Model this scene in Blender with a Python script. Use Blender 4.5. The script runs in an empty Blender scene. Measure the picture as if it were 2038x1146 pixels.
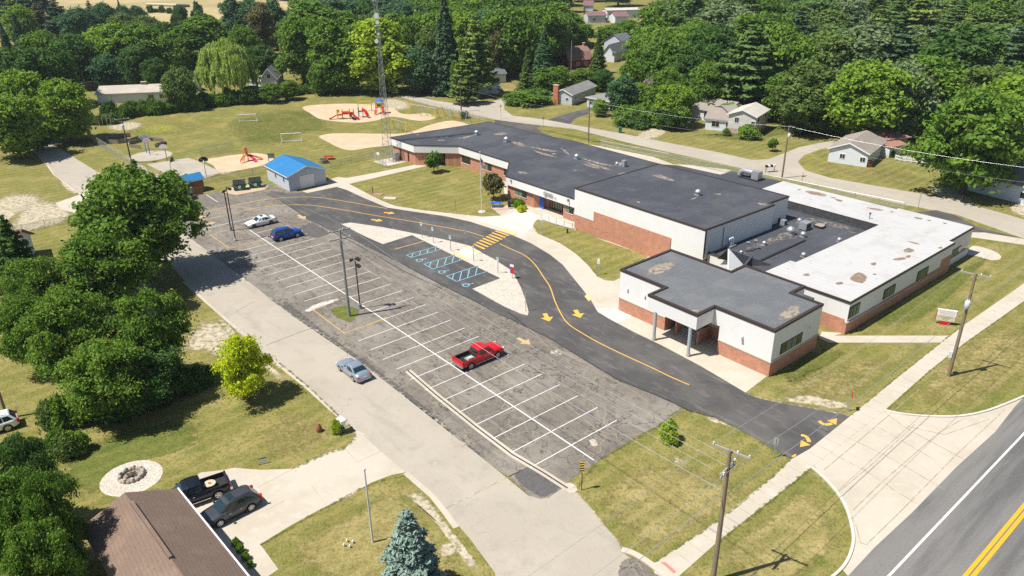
import bpy, bmesh, math, random
import numpy as np
from mathutils import Vector, Matrix
from mathutils.geometry import tessellate_polygon

S = bpy.context.scene
COL = S.collection
R = math.radians
random.seed(7)

# ------------------------------------------------------------------ camera, light, exposure
CAMH = 43.0; FPX = 1534.16; PITCH = R(25.2105); ROLL = R(-0.75)
cd = bpy.data.cameras.new('camera'); cam = bpy.data.objects.new('camera', cd); COL.objects.link(cam)
cd.sensor_width = 36.0; cd.lens = FPX / 2038 * 36.0; cd.clip_start = 0.5; cd.clip_end = 6000
cam.matrix_world = Matrix.Translation((0, 0, CAMH)) @ Matrix.Rotation(math.pi/2 - PITCH, 4, 'X') @ Matrix.Rotation(ROLL, 4, 'Z')
S.camera = cam
SUN_EL = R(60.5); SUN_DIR = R(198.5)                      # direction (from the scene) in which the sun stands
w = bpy.data.worlds.new('World'); S.world = w; w.use_nodes = True
nt = w.node_tree; nt.nodes.clear()
sky = nt.nodes.new('ShaderNodeTexSky'); sky.sky_type = 'NISHITA'; sky.sun_disc = False
sky.sun_elevation = SUN_EL; sky.sun_rotation = math.pi/2 - SUN_DIR
sky.air_density = 1.0; sky.dust_density = 0.6; sky.ozone_density = 1.2
bg = nt.nodes.new('ShaderNodeBackground'); bg.inputs[1].default_value = 0.068
wo = nt.nodes.new('ShaderNodeOutputWorld')
nt.links.new(sky.outputs[0], bg.inputs[0]); nt.links.new(bg.outputs[0], wo.inputs[0])
sl = bpy.data.lights.new('sun', 'SUN'); sl.energy = 4.8; sl.angle = R(0.5); sl.color = (1.0, 0.965, 0.90)
so = bpy.data.objects.new('sun', sl); COL.objects.link(so)
sd = Vector((math.cos(SUN_DIR)*math.cos(SUN_EL), math.sin(SUN_DIR)*math.cos(SUN_EL), math.sin(SUN_EL)))
so.rotation_euler = sd.to_track_quat('Z', 'Y').to_euler(); so.location = (0, 0, 80)
S.view_settings.view_transform = 'Standard'; S.view_settings.look = 'None'
S.view_settings.exposure = 0.48; S.view_settings.gamma = 1.0; S.view_settings.use_curve_mapping = False
S.cycles.max_bounces = 5; S.cycles.diffuse_bounces = 2; S.cycles.transparent_max_bounces = 12
S.cycles.glossy_bounces = 2; S.cycles.transmission_bounces = 3
S.cycles.use_denoising = False

# ------------------------------------------------------------------ surveying: photo pixel -> place on the ground
def ray(x, y):
    u = x - 1019; v = 573 - y
    c, s = math.cos(ROLL), math.sin(ROLL); u, v = c*u - s*v, s*u + c*v
    return Vector((u, FPX*math.cos(PITCH) + v*math.sin(PITCH), -FPX*math.sin(PITCH) + v*math.cos(PITCH)))
def G(x, y, z=0.0):
    d = ray(x, y); t = (z - CAMH)/d.z
    return Vector((d.x*t, d.y*t, z))
def height(b, t):
    B = G(*b); d = ray(*t); return CAMH + d.z*math.hypot(B.x, B.y)/math.hypot(d.x, d.y)
def pxm(p):                                    # photo pixels per metre at a point
    return FPX/((p.y)*math.cos(PITCH) + (CAMH - p.z)*math.sin(PITCH))

# ------------------------------------------------------------------ materials
MATS = {}
def M(name, base, layers=(), rough=0.9, bump=None, metal=0.0, spec=0.3, coord='Object', trans=0.0, emit=None):
    """layers: (kind, scale, colour, lo, hi, amount, stretch, rot)"""
    if name in MATS: return MATS[name]
    m = bpy.data.materials.new(name); m.use_nodes = True; n = m.node_tree.nodes; L = m.node_tree.links
    b = n['Principled BSDF']; b.inputs['Roughness'].default_value = rough; b.inputs['Metallic'].default_value = metal
    b.inputs['Specular IOR Level'].default_value = spec
    tc = n.new('ShaderNodeTexCoord')
    rgb = n.new('ShaderNodeRGB'); rgb.outputs[0].default_value = (*base, 1); cur = rgb.outputs[0]
    for ly in layers:
        kind, sc, col, lo, hi, amt = ly[:6]; st = ly[6] if len(ly) > 6 else (1, 1, 1); rz = ly[7] if len(ly) > 7 else 0
        mp = n.new('ShaderNodeMapping'); mp.inputs['Scale'].default_value = st
        mr = n.new('ShaderNodeMapping'); mr.inputs['Rotation'].default_value = (0, 0, -rz)
        L.new(tc.outputs[coord], mr.inputs[0]); L.new(mr.outputs[0], mp.inputs[0])
        if kind == 'noise':
            t = n.new('ShaderNodeTexNoise'); t.inputs['Scale'].default_value = sc; t.inputs['Detail'].default_value = 5
            t.inputs['Roughness'].default_value = 0.62; L.new(mp.outputs[0], t.inputs[0]); out = t.outputs[0]
        elif kind == 'vor':
            t = n.new('ShaderNodeTexVoronoi'); t.inputs['Scale'].default_value = sc; L.new(mp.outputs[0], t.inputs[0])
            sp = n.new('ShaderNodeSeparateColor'); L.new(t.outputs['Color'], sp.inputs[0]); out = sp.outputs[0]
        elif kind == 'crack':
            nz = n.new('ShaderNodeTexNoise'); nz.inputs['Scale'].default_value = sc*2.2; nz.inputs['Detail'].default_value = 4
            L.new(mp.outputs[0], nz.inputs[0])
            mx = n.new('ShaderNodeMix'); mx.data_type = 'VECTOR'; mx.inputs[0].default_value = 0.30
            sv = n.new('ShaderNodeVectorMath'); sv.operation = 'MULTIPLY_ADD'
            L.new(nz.outputs['Color'], sv.inputs[0]); sv.inputs[1].default_value = (2.2/sc,)*3; L.new(mp.outputs[0], sv.inputs[2])
            t = n.new('ShaderNodeTexVoronoi'); t.feature = 'DISTANCE_TO_EDGE'; t.inputs['Scale'].default_value = sc
            L.new(sv.outputs[0], t.inputs[0]); out = t.outputs[0]
        elif kind == 'wave':
            t = n.new('ShaderNodeTexWave'); t.inputs['Scale'].default_value = sc; t.inputs['Distortion'].default_value = ly[8] if len(ly) > 8 else 0
            t.inputs['Detail'].default_value = 2; L.new(mp.outputs[0], t.inputs[0]); out = t.outputs[0]
        elif kind == 'wavez':
            t = n.new('ShaderNodeTexWave'); t.bands_direction = 'Z'; t.inputs['Scale'].default_value = sc
            L.new(mp.outputs[0], t.inputs[0]); out = t.outputs[0]
        elif kind == 'random':
            t = n.new('ShaderNodeObjectInfo'); out = t.outputs['Random']
        mpr = n.new('ShaderNodeMapRange'); mpr.interpolation_type = 'SMOOTHSTEP'
        mpr.inputs[1].default_value = lo; mpr.inputs[2].default_value = hi; mpr.inputs[4].default_value = amt
        L.new(out, mpr.inputs[0])
        mix = n.new('ShaderNodeMix'); mix.data_type = 'RGBA'; L.new(mpr.outputs[0], mix.inputs[0]); L.new(cur, mix.inputs[6])
        mix.inputs[7].default_value = (*col, 1); cur = mix.outputs[2]
    L.new(cur, b.inputs['Base Color'])
    if bump:
        t = n.new('ShaderNodeTexNoise'); t.inputs['Scale'].default_value = bump[0]; t.inputs['Detail'].default_value = 3
        L.new(tc.outputs[coord], t.inputs[0]); bn = n.new('ShaderNodeBump'); bn.inputs['Distance'].default_value = bump[2] if len(bump) > 2 else 0.05
        bn.inputs['Strength'].default_value = bump[1]; L.new(t.outputs[0], bn.inputs['Height']); L.new(bn.outputs[0], b.inputs['Normal'])
    if trans:
        tr = n.new('ShaderNodeBsdfTranslucent'); L.new(cur, tr.inputs[0]); ms = n.new('ShaderNodeMixShader'); ms.inputs[0].default_value = trans
        L.new(b.outputs[0], ms.inputs[1]); L.new(tr.outputs[0], ms.inputs[2]); L.new(ms.outputs[0], n['Material Output'].inputs[0])
    MATS[name] = m; return m

A40 = R(40.0)
def grass(name, c, dry, green, g=0.5, d=0.6):
    fine = tuple(x*0.55 for x in c)
    return M(name, c, [('noise', 0.09, green, 0.47, 0.66, g), ('noise', 0.22, dry, 0.45, 0.68, d), ('noise', 0.8, dry, 0.48, 0.72, 0.55),
        ('noise', 1.6, green, 0.48, 0.68, 0.6), ('noise', 0.45, green, 0.50, 0.70, 0.55), ('wave', 0.17, dry, 0.40, 0.95, 0.24, (1, 1, 1), A40 + math.pi/2, 3.0),
        ('noise', 3.0, fine, 0.46, 0.66, 0.65), ('noise', 6.5, dry, 0.48, 0.70, 0.6)], rough=1.0, spec=0.1, bump=(6, 0.7, 0.12))
OLIVE, DRY, GREEN = (0.182, 0.170, 0.045), (0.365, 0.290, 0.115), (0.078, 0.130, 0.016)
m_grass = grass('lawn_grass', OLIVE, DRY, GREEN)
m_grass_dry = grass('dry_lawn_grass', (0.255, 0.212, 0.075), (0.42, 0.335, 0.145), (0.12, 0.14, 0.030), 0.45, 0.75)
m_grass_green = grass('green_lawn_grass', (0.125, 0.145, 0.030), (0.24, 0.22, 0.07), (0.055, 0.105, 0.012), 0.7, 0.35)
m_asph_old = M('worn_asphalt', (0.172, 0.148, 0.121), [
    ('noise', 0.07, (0.270, 0.240, 0.200), 0.42, 0.62, 0.85), ('noise', 0.45, (0.085, 0.078, 0.072), 0.50, 0.70, 0.65, (1, 2.6, 1), R(-50)),
    ('noise', 1.4, (0.27, 0.24, 0.20), 0.52, 0.72, 0.5), ('noise', 1.0, (0.06, 0.055, 0.052), 0.60, 0.78, 0.5),
    ('crack', 0.13, (0.05, 0.045, 0.04), 0.018, 0.004, 0.8), ('crack', 0.45, (0.06, 0.052, 0.045), 0.03, 0.005, 0.5), ('noise', 0.25, (0.32, 0.28, 0.225), 0.58, 0.70, 0.55, (.35, 2.2, 1), R(-50)), ('crack', 0.06, (0.33, 0.29, 0.22), 0.012, 0.002, 0.55),
    ('noise', 14, (0.30, 0.27, 0.23), 0.5, 0.72, 0.45), ('noise', 9, (0.05, 0.048, 0.046), 0.54, 0.74, 0.5)], rough=0.92, bump=(20, 0.4, 0.02))
m_asph_new = M('fresh_asphalt', (0.070, 0.067, 0.065), [
    ('noise', 0.12, (0.110, 0.103, 0.096), 0.42, 0.62, 0.85), ('noise', 0.35, (0.175, 0.160, 0.142), 0.50, 0.72, 0.65, (1, 3, 1), R(-50)),
    ('noise', 12, (0.16, 0.15, 0.14), 0.52, 0.75, 0.4), ('noise', 8, (0.035, 0.034, 0.034), 0.54, 0.74, 0.45)], rough=0.9, bump=(18, 0.3, 0.02))
m_main = M('highway_asphalt', (0.190, 0.181, 0.168), [
    ('noise', 0.16, (0.090, 0.088, 0.086), 0.47, 0.62, 0.8, (0.12, 1.6, 1), R(40.2)), ('noise', 0.6, (0.22, 0.21, 0.195), 0.5, 0.7, 0.5, (0.2, 1, 1), R(40.2)),
    ('noise', 10, (0.26, 0.25, 0.23), 0.5, 0.72, 0.5), ('noise', 7, (0.06, 0.06, 0.06), 0.52, 0.72, 0.5)], rough=0.9, bump=(18, 0.3, 0.02))
m_chip = M('chip_seal', (0.380, 0.332, 0.266), [
    ('noise', 0.09, (0.430, 0.378, 0.306), 0.42, 0.62, 0.7), ('noise', 0.5, (0.31, 0.275, 0.225), 0.50, 0.70, 0.55), ('noise', 0.22, (0.29, 0.26, 0.215), 0.55, 0.70, 0.5, (.3, 2, 1), R(-50)),
    ('crack', 0.045, (0.28, 0.25, 0.205), 0.006, 0.001, 0.45),
    ('noise', 10, (0.52, 0.48, 0.42), 0.5, 0.72, 0.4), ('noise', 7, (0.22, 0.20, 0.17), 0.54, 0.74, 0.45)], rough=0.95, bump=(14, 0.3, 0.02))
m_conc = M('concrete', (0.500, 0.445, 0.360), [
    ('noise', 0.15, (0.445, 0.385, 0.300), 0.42, 0.62, 0.8), ('noise', 1.1, (0.56, 0.515, 0.44), 0.5, 0.7, 0.5), ('noise', 2.4, (0.38, 0.325, 0.25), 0.60, 0.78, 0.35),
    ('noise', 12, (0.40, 0.36, 0.30), 0.55, 0.76, 0.3)], rough=0.9, bump=(10, 0.15, 0.02))
m_conc_white = M('pale_concrete', (0.58, 0.545, 0.485), [('noise', 0.4, (0.51, 0.47, 0.40), 0.42, 0.64, 0.7), ('noise', 10, (0.5, 0.46, 0.4), 0.56, 0.76, 0.3)], rough=0.9)
m_joint = M('concrete_joint', (0.30, 0.25, 0.16), [('noise', 1.4, (0.50, 0.45, 0.36), 0.45, 0.62, 0.9)], rough=1)
m_sand = M('playground_sand', (0.50, 0.385, 0.25), [('noise', 0.35, (0.56, 0.45, 0.31), 0.42, 0.62, 0.8), ('noise', 2.5, (0.42, 0.32, 0.20), 0.52, 0.7, 0.6), ('noise', 8, (0.62, 0.5, 0.36), 0.54, 0.74, 0.5)], rough=1, spec=0.1, bump=(4, 0.6, 0.1))
m_gravel = M('pale_gravel', (0.50, 0.44, 0.36), [('vor', 9.0, (0.64, 0.59, 0.51), 0.45, 0.6, 0.7), ('vor', 10, (0.33, 0.28, 0.22), 0.78, 0.86, 0.55), ('noise', 0.5, (0.44, 0.37, 0.28), 0.5, 0.7, 0.4)], rough=1, bump=(6, 0.9, 0.12))
m_dirt = M('bare_dirt', (0.47, 0.40, 0.285), [('noise', 0.6, (0.55, 0.48, 0.36), 0.42, 0.64, 0.8), ('noise', 3, (0.30, 0.25, 0.14), 0.5, 0.68, 0.7), ('noise', 9, (0.62, 0.56, 0.45), 0.52, 0.72, 0.5)], rough=1, spec=0.1)
m_field = M('hay_field', (0.42, 0.33, 0.17), [('noise', 0.012, (0.30, 0.26, 0.12), 0.44, 0.6, 0.8), ('noise', 0.05, (0.50, 0.38, 0.24), 0.5, 0.68, 0.6), ('noise', 0.6, (0.26, 0.22, 0.10), 0.52, 0.7, 0.4)], rough=1, spec=0.1)
def paint(name, c): return M(name, c, [('noise', 3.0, tuple(x*0.6 + 0.03 for x in c), 0.5, 0.72, 0.55), ('noise', 14, tuple(x*0.5 + .03 for x in c), 0.58, 0.74, 0.5)], rough=0.8)
m_pw, m_py, m_pb = paint('white_paint', (0.66, 0.65, 0.61)), paint('yellow_paint', (0.70, 0.40, 0.075)), paint('blue_paint', (0.20, 0.46, 0.58))
m_pyf = paint('faded_yellow_paint', (0.50, 0.36, 0.18))
m_yellow_road = paint('highway_yellow_paint', (0.80, 0.37, 0.015))
m_tar = M('tar_seam', (0.03, 0.03, 0.03), [('noise', 1.0, (0.10, 0.09, 0.08), 0.5, 0.7, 0.8)], rough=0.8)
def brickmat(name, a, b_, mort):
    m = bpy.data.materials.new(name); m.use_nodes = True; n = m.node_tree.nodes; L = m.node_tree.links; bs = n['Principled BSDF']
    tc = n.new('ShaderNodeTexCoord'); sp = n.new('ShaderNodeSeparateXYZ'); L.new(tc.outputs['Object'], sp.inputs[0])
    ad = n.new('ShaderNodeMath'); L.new(sp.outputs[0], ad.inputs[0]); L.new(sp.outputs[1], ad.inputs[1])
    cb = n.new('ShaderNodeCombineXYZ'); L.new(ad.outputs[0], cb.inputs[0]); L.new(sp.outputs[2], cb.inputs[1])
    br = n.new('ShaderNodeTexBrick'); br.inputs['Scale'].default_value = 2.2; br.inputs['Mortar Size'].default_value = 0.022
    br.inputs['Color1'].default_value = (*a, 1); br.inputs['Color2'].default_value = (*b_, 1); br.inputs['Mortar'].default_value = (*mort, 1)
    L.new(cb.outputs[0], br.inputs[0])
    nz = n.new('ShaderNodeTexNoise'); nz.inputs['Scale'].default_value = 1.3; nz.inputs['Detail'].default_value = 5; L.new(tc.outputs['Object'], nz.inputs[0])
    mr = n.new('ShaderNodeMapRange'); mr.inputs[1].default_value = .45; mr.inputs[2].default_value = .75; mr.inputs[4].default_value = .55; L.new(nz.outputs[0], mr.inputs[0])
    mx = n.new('ShaderNodeMix'); mx.data_type = 'RGBA'; L.new(mr.outputs[0], mx.inputs[0]); L.new(br.outputs[0], mx.inputs[6]); mx.inputs[7].default_value = (*[min(1, x*1.35+.03) for x in a], 1)
    L.new(mx.outputs[2], bs.inputs['Base Color']); bs.inputs['Roughness'].default_value = .9; return m
m_brick = brickmat('red_brick', (0.47, 0.190, 0.105), (0.34, 0.120, 0.066), (0.52, 0.37, 0.28))
m_brick2 = brickmat('chimney_brick', (0.52, 0.16, 0.07), (0.40, 0.11, 0.05), (0.45, 0.25, 0.16))
m_brick3 = brickmat('tan_brick', (0.48, 0.33, 0.22), (0.38, 0.25, 0.16), (0.5, 0.42, 0.33))
m_stucco = M('white_stucco', (0.73, 0.72, 0.70), [('noise', 0.5, (0.68, 0.67, 0.64), 0.45, 0.66, 0.6), ('noise', 0.7, (0.66, 0.64, 0.60), 0.58, 0.76, 0.35, (1, 1, 0.12)), ('noise', 9, (0.72, 0.71, 0.69), 0.5, 0.7, 0.4)], rough=0.85, bump=(8, 0.1, 0.02))
m_roof = M('dark_roof_membrane', (0.056, 0.060, 0.071), [('noise', 0.18, (0.084, 0.087, 0.098), 0.42, 0.62, 0.85), ('noise', 1.2, (0.048, 0.050, 0.058), 0.5, 0.7, 0.6, (0.3, 1.4, 1)),
    ('noise', 0.6, (0.24, 0.205, 0.165), 0.64, 0.74, 0.5, (.5, 1.2, 1)), ('noise', 5.0, (0.14, 0.14, 0.145), 0.55, 0.74, 0.45), ('noise', 11, (0.20, 0.195, 0.19), 0.60, 0.78, 0.5)], rough=0.95, bump=(6, 0.3, 0.03))
m_roof_annex = M('granular_roof', (0.125, 0.132, 0.140), [('noise', 0.3, (0.16, 0.163, 0.165), 0.42, 0.62, 0.8), ('noise', 7.0, (0.30, 0.30, 0.29), 0.55, 0.72, 0.6), ('noise', 10, (0.06, 0.065, 0.07), 0.52, 0.72, 0.6)], rough=0.95, bump=(6, 0.4, 0.03))
m_roof_white = M('white_roof_membrane', (0.49, 0.48, 0.465), [('noise', 0.35, (0.405, 0.39, 0.37), 0.46, 0.68, 0.7), ('noise', 1.0, (0.33, 0.30, 0.26), 0.56, 0.76, 0.5, (3.2, 0.35, 1)), ('noise', 6, (0.50, 0.49, 0.48), 0.5, 0.7, 0.5), ('noise', 0.9, (0.26, 0.20, 0.15), 0.665, 0.70, 0.75, (1.6, .8, 1)), ('noise', 2.2, (0.27, 0.22, 0.17), 0.69, 0.72, 0.6, (1.6, .6, 1)), ('wave', 0.35, (0.38, 0.37, 0.35), 0.93, 1.0, 0.5)], rough=0.8)
m_roof_stain = M('worn_roof_patch', (0.225, 0.16, 0.11), [('noise', 1.5, (0.32, 0.25, 0.19), 0.45, 0.65, 0.8), ('noise', 6, (0.16, 0.10, 0.07), 0.5, 0.7, 0.5)], rough=1)
m_dust = M('roof_dust', (0.34, 0.285, 0.22), [('noise', 2, (0.25, 0.21, 0.17), 0.45, 0.65, 0.7)], rough=1)
m_seam = M('roof_seam', (0.17, 0.17, 0.17), rough=0.9)
m_edge = M('dark_roof_edge', (0.050, 0.036, 0.032), rough=0.6)
m_glass = M('window_glass', (0.015, 0.020, 0.024), rough=0.06, spec=0.9)
m_blind = M('window_blind', (0.16, 0.23, 0.15), [('wavez', 6, (0.09, 0.13, 0.08), 0.4, 0.8, 0.6)], rough=0.5)
m_frame = M('dark_window_frame', (0.02, 0.017, 0.015), rough=0.5)
m_wframe = M('white_trim', (0.78, 0.78, 0.77), rough=0.6)
m_metal = M('galvanised_metal', (0.50, 0.51, 0.52), [('noise', 3, (0.38, 0.39, 0.40), 0.45, 0.7, 0.6)], rough=0.45, metal=0.6)
m_white = M('white_enamel', (0.78, 0.78, 0.76), rough=0.5)
m_dark = M('dark_metal', (0.035, 0.033, 0.032), rough=0.5)
m_greymetal = M('grey_metal', (0.28, 0.29, 0.30), rough=0.5)
m_wood = M('weathered_pole_wood', (0.24, 0.185, 0.125), [('noise', 2.0, (0.13, 0.095, 0.065), 0.45, 0.68, 0.8, (6, 6, 0.3)), ('noise', 8, (0.36, 0.29, 0.21), 0.52, 0.74, 0.5, (5, 5, 0.3))], rough=0.9)
m_wood_dark = M('dark_pole_wood', (0.13, 0.105, 0.085), [('noise', 2.0, (0.07, 0.055, 0.045), 0.45, 0.68, 0.8, (6, 6, 0.3))], rough=0.9)
m_woodbrown = M('brown_boards', (0.30, 0.145, 0.06), [('noise', 2.5, (0.17, 0.08, 0.035), 0.45, 0.68, 0.8, (5, 5, 0.4))], rough=0.85)
m_bark = M('bark', (0.11, 0.085, 0.062), [('noise', 3, (0.055, 0.042, 0.032), 0.45, 0.65, 0.8, (4, 4, 0.7))], rough=1)
m_red = M('red_plastic', (0.58, 0.018, 0.022), rough=0.4)
m_yel = M('yellow_plastic', (0.72, 0.46, 0.02), rough=0.45)
m_blue = M('blue_plastic', (0.02, 0.13, 0.55), rough=0.4)
m_orange = M('orange_plastic', (0.75, 0.22, 0.03), rough=0.45)
m_pink = M('pink_plastic', (0.65, 0.05, 0.14), rough=0.4)
m_green = M('green_enamel', (0.015, 0.13, 0.055), [('noise', 2, (0.01, 0.09, 0.04), 0.45, 0.7, 0.6)], rough=0.5)
m_teal = M('teal_plastic', (0.01, 0.20, 0.14), rough=0.5)
m_blueroof = M('blue_metal_roof', (0.030, 0.185, 0.40), [('wave', 1.6, (0.018, 0.12, 0.30), 0.80, 1.0, 0.8), ('noise', 0.7, (0.045, 0.23, 0.46), 0.5, 0.7, 0.4)], rough=0.45)
m_blueroof_y = M('blue_metal_roof_cross', (0.030, 0.185, 0.40), [('wave', 1.6, (0.018, 0.12, 0.30), 0.80, 1.0, 0.8, (1, 1, 1), R(90)), ('noise', 0.7, (0.045, 0.23, 0.46), 0.5, 0.7, 0.4)], rough=0.45)
def siding(name, c): return M(name, c, [('wavez', 2.3, tuple(x*.62 for x in c), 0.78, 1.0, 0.6), ('noise', 0.8, tuple(x*.88 for x in c), 0.45, 0.65, 0.6)], rough=0.7)
m_sid_white, m_sid_grey, m_sid_cream = siding('white_siding', (0.68, 0.71, 0.74)), siding('grey_siding', (0.50, 0.54, 0.60)), siding('cream_siding', (0.62, 0.59, 0.54))
m_ribbed = M('ribbed_grey_metal_wall', (0.50, 0.55, 0.61), [('wave', 1.5, (0.38, 0.43, 0.50), 0.75, 1.0, 0.7), ('wave', 1.5, (0.38, 0.43, 0.50), 0.75, 1.0, 0.5, (1, 1, 1), R(90))], rough=0.5)
def shingle(name, c):
    return M(name, c, [('noise', 0.5, tuple(x*1.25 for x in c), 0.45, 0.65, 0.7), ('wave', 1.2, tuple(x*.7 for x in c), 0.70, 1.0, 0.40, (1, 1, 1), 0, 1.5),
        ('noise', 5, tuple(x*.55 for x in c), 0.52, 0.72, 0.6), ('noise', 9, tuple(min(1, x*1.6) for x in c), 0.54, 0.74, 0.5)], rough=0.95, bump=(5, 0.4, 0.03))
m_sh_brown, m_sh_grey, m_sh_tan = shingle('brown_shingles', (0.195, 0.136, 0.102)), shingle('grey_shingles', (0.215, 0.21, 0.20)), shingle('taupe_shingles', (0.285, 0.245, 0.21))
m_sh_red, m_sh_plum, m_sh_pale, m_sh_dk = shingle('reddish_shingles', (0.33, 0.17, 0.13)), shingle('plum_shingles', (0.21, 0.11, 0.12)), shingle('pale_shingles', (0.50, 0.46, 0.40)), shingle('charcoal_shingles', (0.13, 0.14, 0.15))

LG = 2.0
def leafmat(name, c, c2, c3=None, trans=0.36):
    c3 = c3 or tuple(x*0.62 for x in c)
    c, c2, c3 = [tuple(min(.9, x*LG) for x in q) for q in (c, c2, c3)]; c3 = tuple(x*.85 for x in c3)
    return M(name, c, [('noise', 0.45, c2, 0.42, 0.64, 0.85), ('noise', 2.6, c3, 0.48, 0.68, 0.75), ('random', 0, c2, 0.0, 1.0, 0.5)], rough=0.75, spec=0.18, trans=trans)
LM = {
 'mid': leafmat('leaf_mid_green', (0.054, 0.105, 0.012), (0.090, 0.150, 0.018)),
 'dark': leafmat('leaf_dark_green', (0.034, 0.074, 0.012), (0.048, 0.095, 0.018)),
 'bright': leafmat('leaf_bright_green', (0.084, 0.150, 0.014), (0.130, 0.195, 0.020)),
 'yellowgreen': leafmat('leaf_yellow_green', (0.155, 0.225, 0.020), (0.245, 0.290, 0.026), (0.08, 0.14, 0.012)),
 'yellow': leafmat('leaf_yellow', (0.20, 0.265, 0.010), (0.33, 0.36, 0.012), (0.07, 0.125, 0.009)),
 'olive': leafmat('leaf_olive', (0.066, 0.105, 0.022), (0.092, 0.132, 0.030)),
 'blue': leafmat('leaf_blue_green', (0.040, 0.088, 0.036), (0.066, 0.120, 0.048)),
 'willow': leafmat('leaf_willow', (0.19, 0.255, 0.050), (0.25, 0.31, 0.075), (0.10, 0.15, 0.03)),
 'fresh': leafmat('leaf_fresh_green', (0.066, 0.125, 0.014), (0.105, 0.165, 0.022)),
 'feather': leafmat('leaf_feathery_green', (0.066, 0.122, 0.013), (0.108, 0.168, 0.020), (0.042, 0.080, 0.009), 0.38),
 'silver': leafmat('leaf_silver_green', (0.095, 0.135, 0.055), (0.135, 0.175, 0.080)),
 'needle': leafmat('needle_soft_green', (0.055, 0.100, 0.024), (0.085, 0.135, 0.034)),
 'spruce': leafmat('needle_blue_spruce', (0.100, 0.145, 0.115), (0.150, 0.195, 0.160), (0.040, 0.065, 0.048), 0.08),
 'fir': leafmat('needle_dark_fir', (0.024, 0.052, 0.022), (0.042, 0.075, 0.030), None, 0.08),
 'pine': leafmat('needle_pine', (0.070, 0.110, 0.022), (0.12, 0.155, 0.030), None, 0.12),
 'brown': leafmat('leaf_bronze', (0.080, 0.082, 0.028), (0.11, 0.10, 0.036)),
 'burgundy': leafmat('leaf_burgundy', (0.035, 0.012, 0.018), (0.05, 0.018, 0.025)),
 'greybrush': leafmat('leaf_grey_brush', (0.16, 0.15, 0.12), (0.22, 0.20, 0.17)),
}

# ------------------------------------------------------------------ building blocks
class MB:
    def __init__(s): s.v = []; s.f = []; s.smooth = set()
    def add(s, vs, fs, smooth=False):
        o = len(s.v); s.v += [tuple(v) for v in vs]
        for f in fs:
            if smooth: s.smooth.add(len(s.f))
            s.f.append(tuple(i + o for i in f))
        return s
    def box(s, c, d, rz=0.0, M4=None):
        x, y, z = d[0]/2, d[1]/2, d[2]/2
        vs = [Vector((sx*x, sy*y, sz*z)) for sx in (-1, 1) for sy in (-1, 1) for sz in (-1, 1)]
        m = Matrix.Translation(c) @ (M4 or Matrix.Rotation(rz, 4, 'Z'))
        return s.add([m @ v for v in vs], [(0, 1, 3, 2), (4, 6, 7, 5), (0, 4, 5, 1), (2, 3, 7, 6), (0, 2, 6, 4), (1, 5, 7, 3)])
    def b2(s, a, b): return s.box([(a[i]+b[i])/2 for i in range(3)], [abs(b[i]-a[i]) for i in range(3)])
    def tube(s, pts, r, n=6, cap=True, r2=None):
        pts = [Vector(p) for p in pts]; rs = r if isinstance(r, (list, tuple)) else [r + ((r2 if r2 is not None else r)-r)*i/(len(pts)-1) for i in range(len(pts))]
        vs = []; fs = []
        for i, p in enumerate(pts):
            d = (pts[min(i+1, len(pts)-1)] - pts[max(i-1, 0)]).normalized()
            a = d.orthogonal().normalized() if i == 0 else (a - d*a.dot(d)).normalized(); b = d.cross(a)
            for k in range(n):
                t = 2*math.pi*k/n; vs.append(p + (a*math.cos(t) + b*math.sin(t))*rs[i])
        for i in range(len(pts)-1):
            for k in range(n): fs.append((i*n+k, i*n+(k+1) % n, (i+1)*n+(k+1) % n, (i+1)*n+k))
        s.add(vs, fs, n > 5)
        if cap: s.add(vs[:n], [tuple(range(n))[::-1]]); s.add(vs[-n:], [tuple(range(n))])
        return s
    def prism(s, poly, z0, z1):
        n = len(poly); tri = tessellate_polygon([[Vector((p[0], p[1], 0)) for p in poly]])
        area = sum(poly[i][0]*poly[(i+1) % n][1] - poly[(i+1) % n][0]*poly[i][1] for i in range(n))
        vs = [(p[0], p[1], z0) for p in poly] + [(p[0], p[1], z1) for p in poly]
        up = []; 
        for t in tri:
            a, b, c = [Vector((poly[i][0], poly[i][1], 0)) for i in t]
            t = tuple(t) if (b-a).cross(c-a).z > 0 else tuple(t)[::-1]; up.append(t)
        fs = [tuple(i+n for i in t) for t in up] + [t[::-1] for t in up]
        for i in range(n):
            j = (i+1) % n; fs.append((i, j, j+n, i+n) if area > 0 else (j, i, i+n, j+n))
        return s.add(vs, fs)
    def quad(s, a, b, c, d): return s.add([a, b, c, d], [(0, 1, 2, 3)])
    def build(s, name, mat, parent=None):
        me = bpy.data.meshes.new(name); me.from_pydata(s.v, [], s.f)
        if s.smooth:
            me.polygons.foreach_set('use_smooth', [i in s.smooth for i in range(len(s.f))])
        me.materials.append(mat); o = bpy.data.objects.new(name, me); COL.objects.link(o)
        if parent: o.parent = parent
        return o
def tag(o, label, cat, group=None, kind=None):
    o['label'] = label; o['category'] = cat
    if group: o['group'] = group
    if kind: o['kind'] = kind
    return o
def thing(name, label, cat, loc=(0, 0, 0), rz=0.0, group=None):
    o = bpy.data.objects.new(name, None); o.empty_display_size = 0.3; COL.objects.link(o); o.location = loc; o.rotation_euler = (0, 0, rz)
    return tag(o, label, cat, group)
def copy_tree(o, parent=None):
    kids = [c for c in KIDS.get(o.name, [])]; c = o.copy(); COL.objects.link(c); c.parent = parent; KIDS[c.name] = []
    for k in kids: KIDS[c.name].append(copy_tree(k, c))
    return c
KIDS = {}
def learn(o):                                     # remember the children of a thing so that it can be copied
    ch = [x for x in bpy.data.objects if x.parent == o]; KIDS[o.name] = ch
    for c in ch: learn(c)
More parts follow.
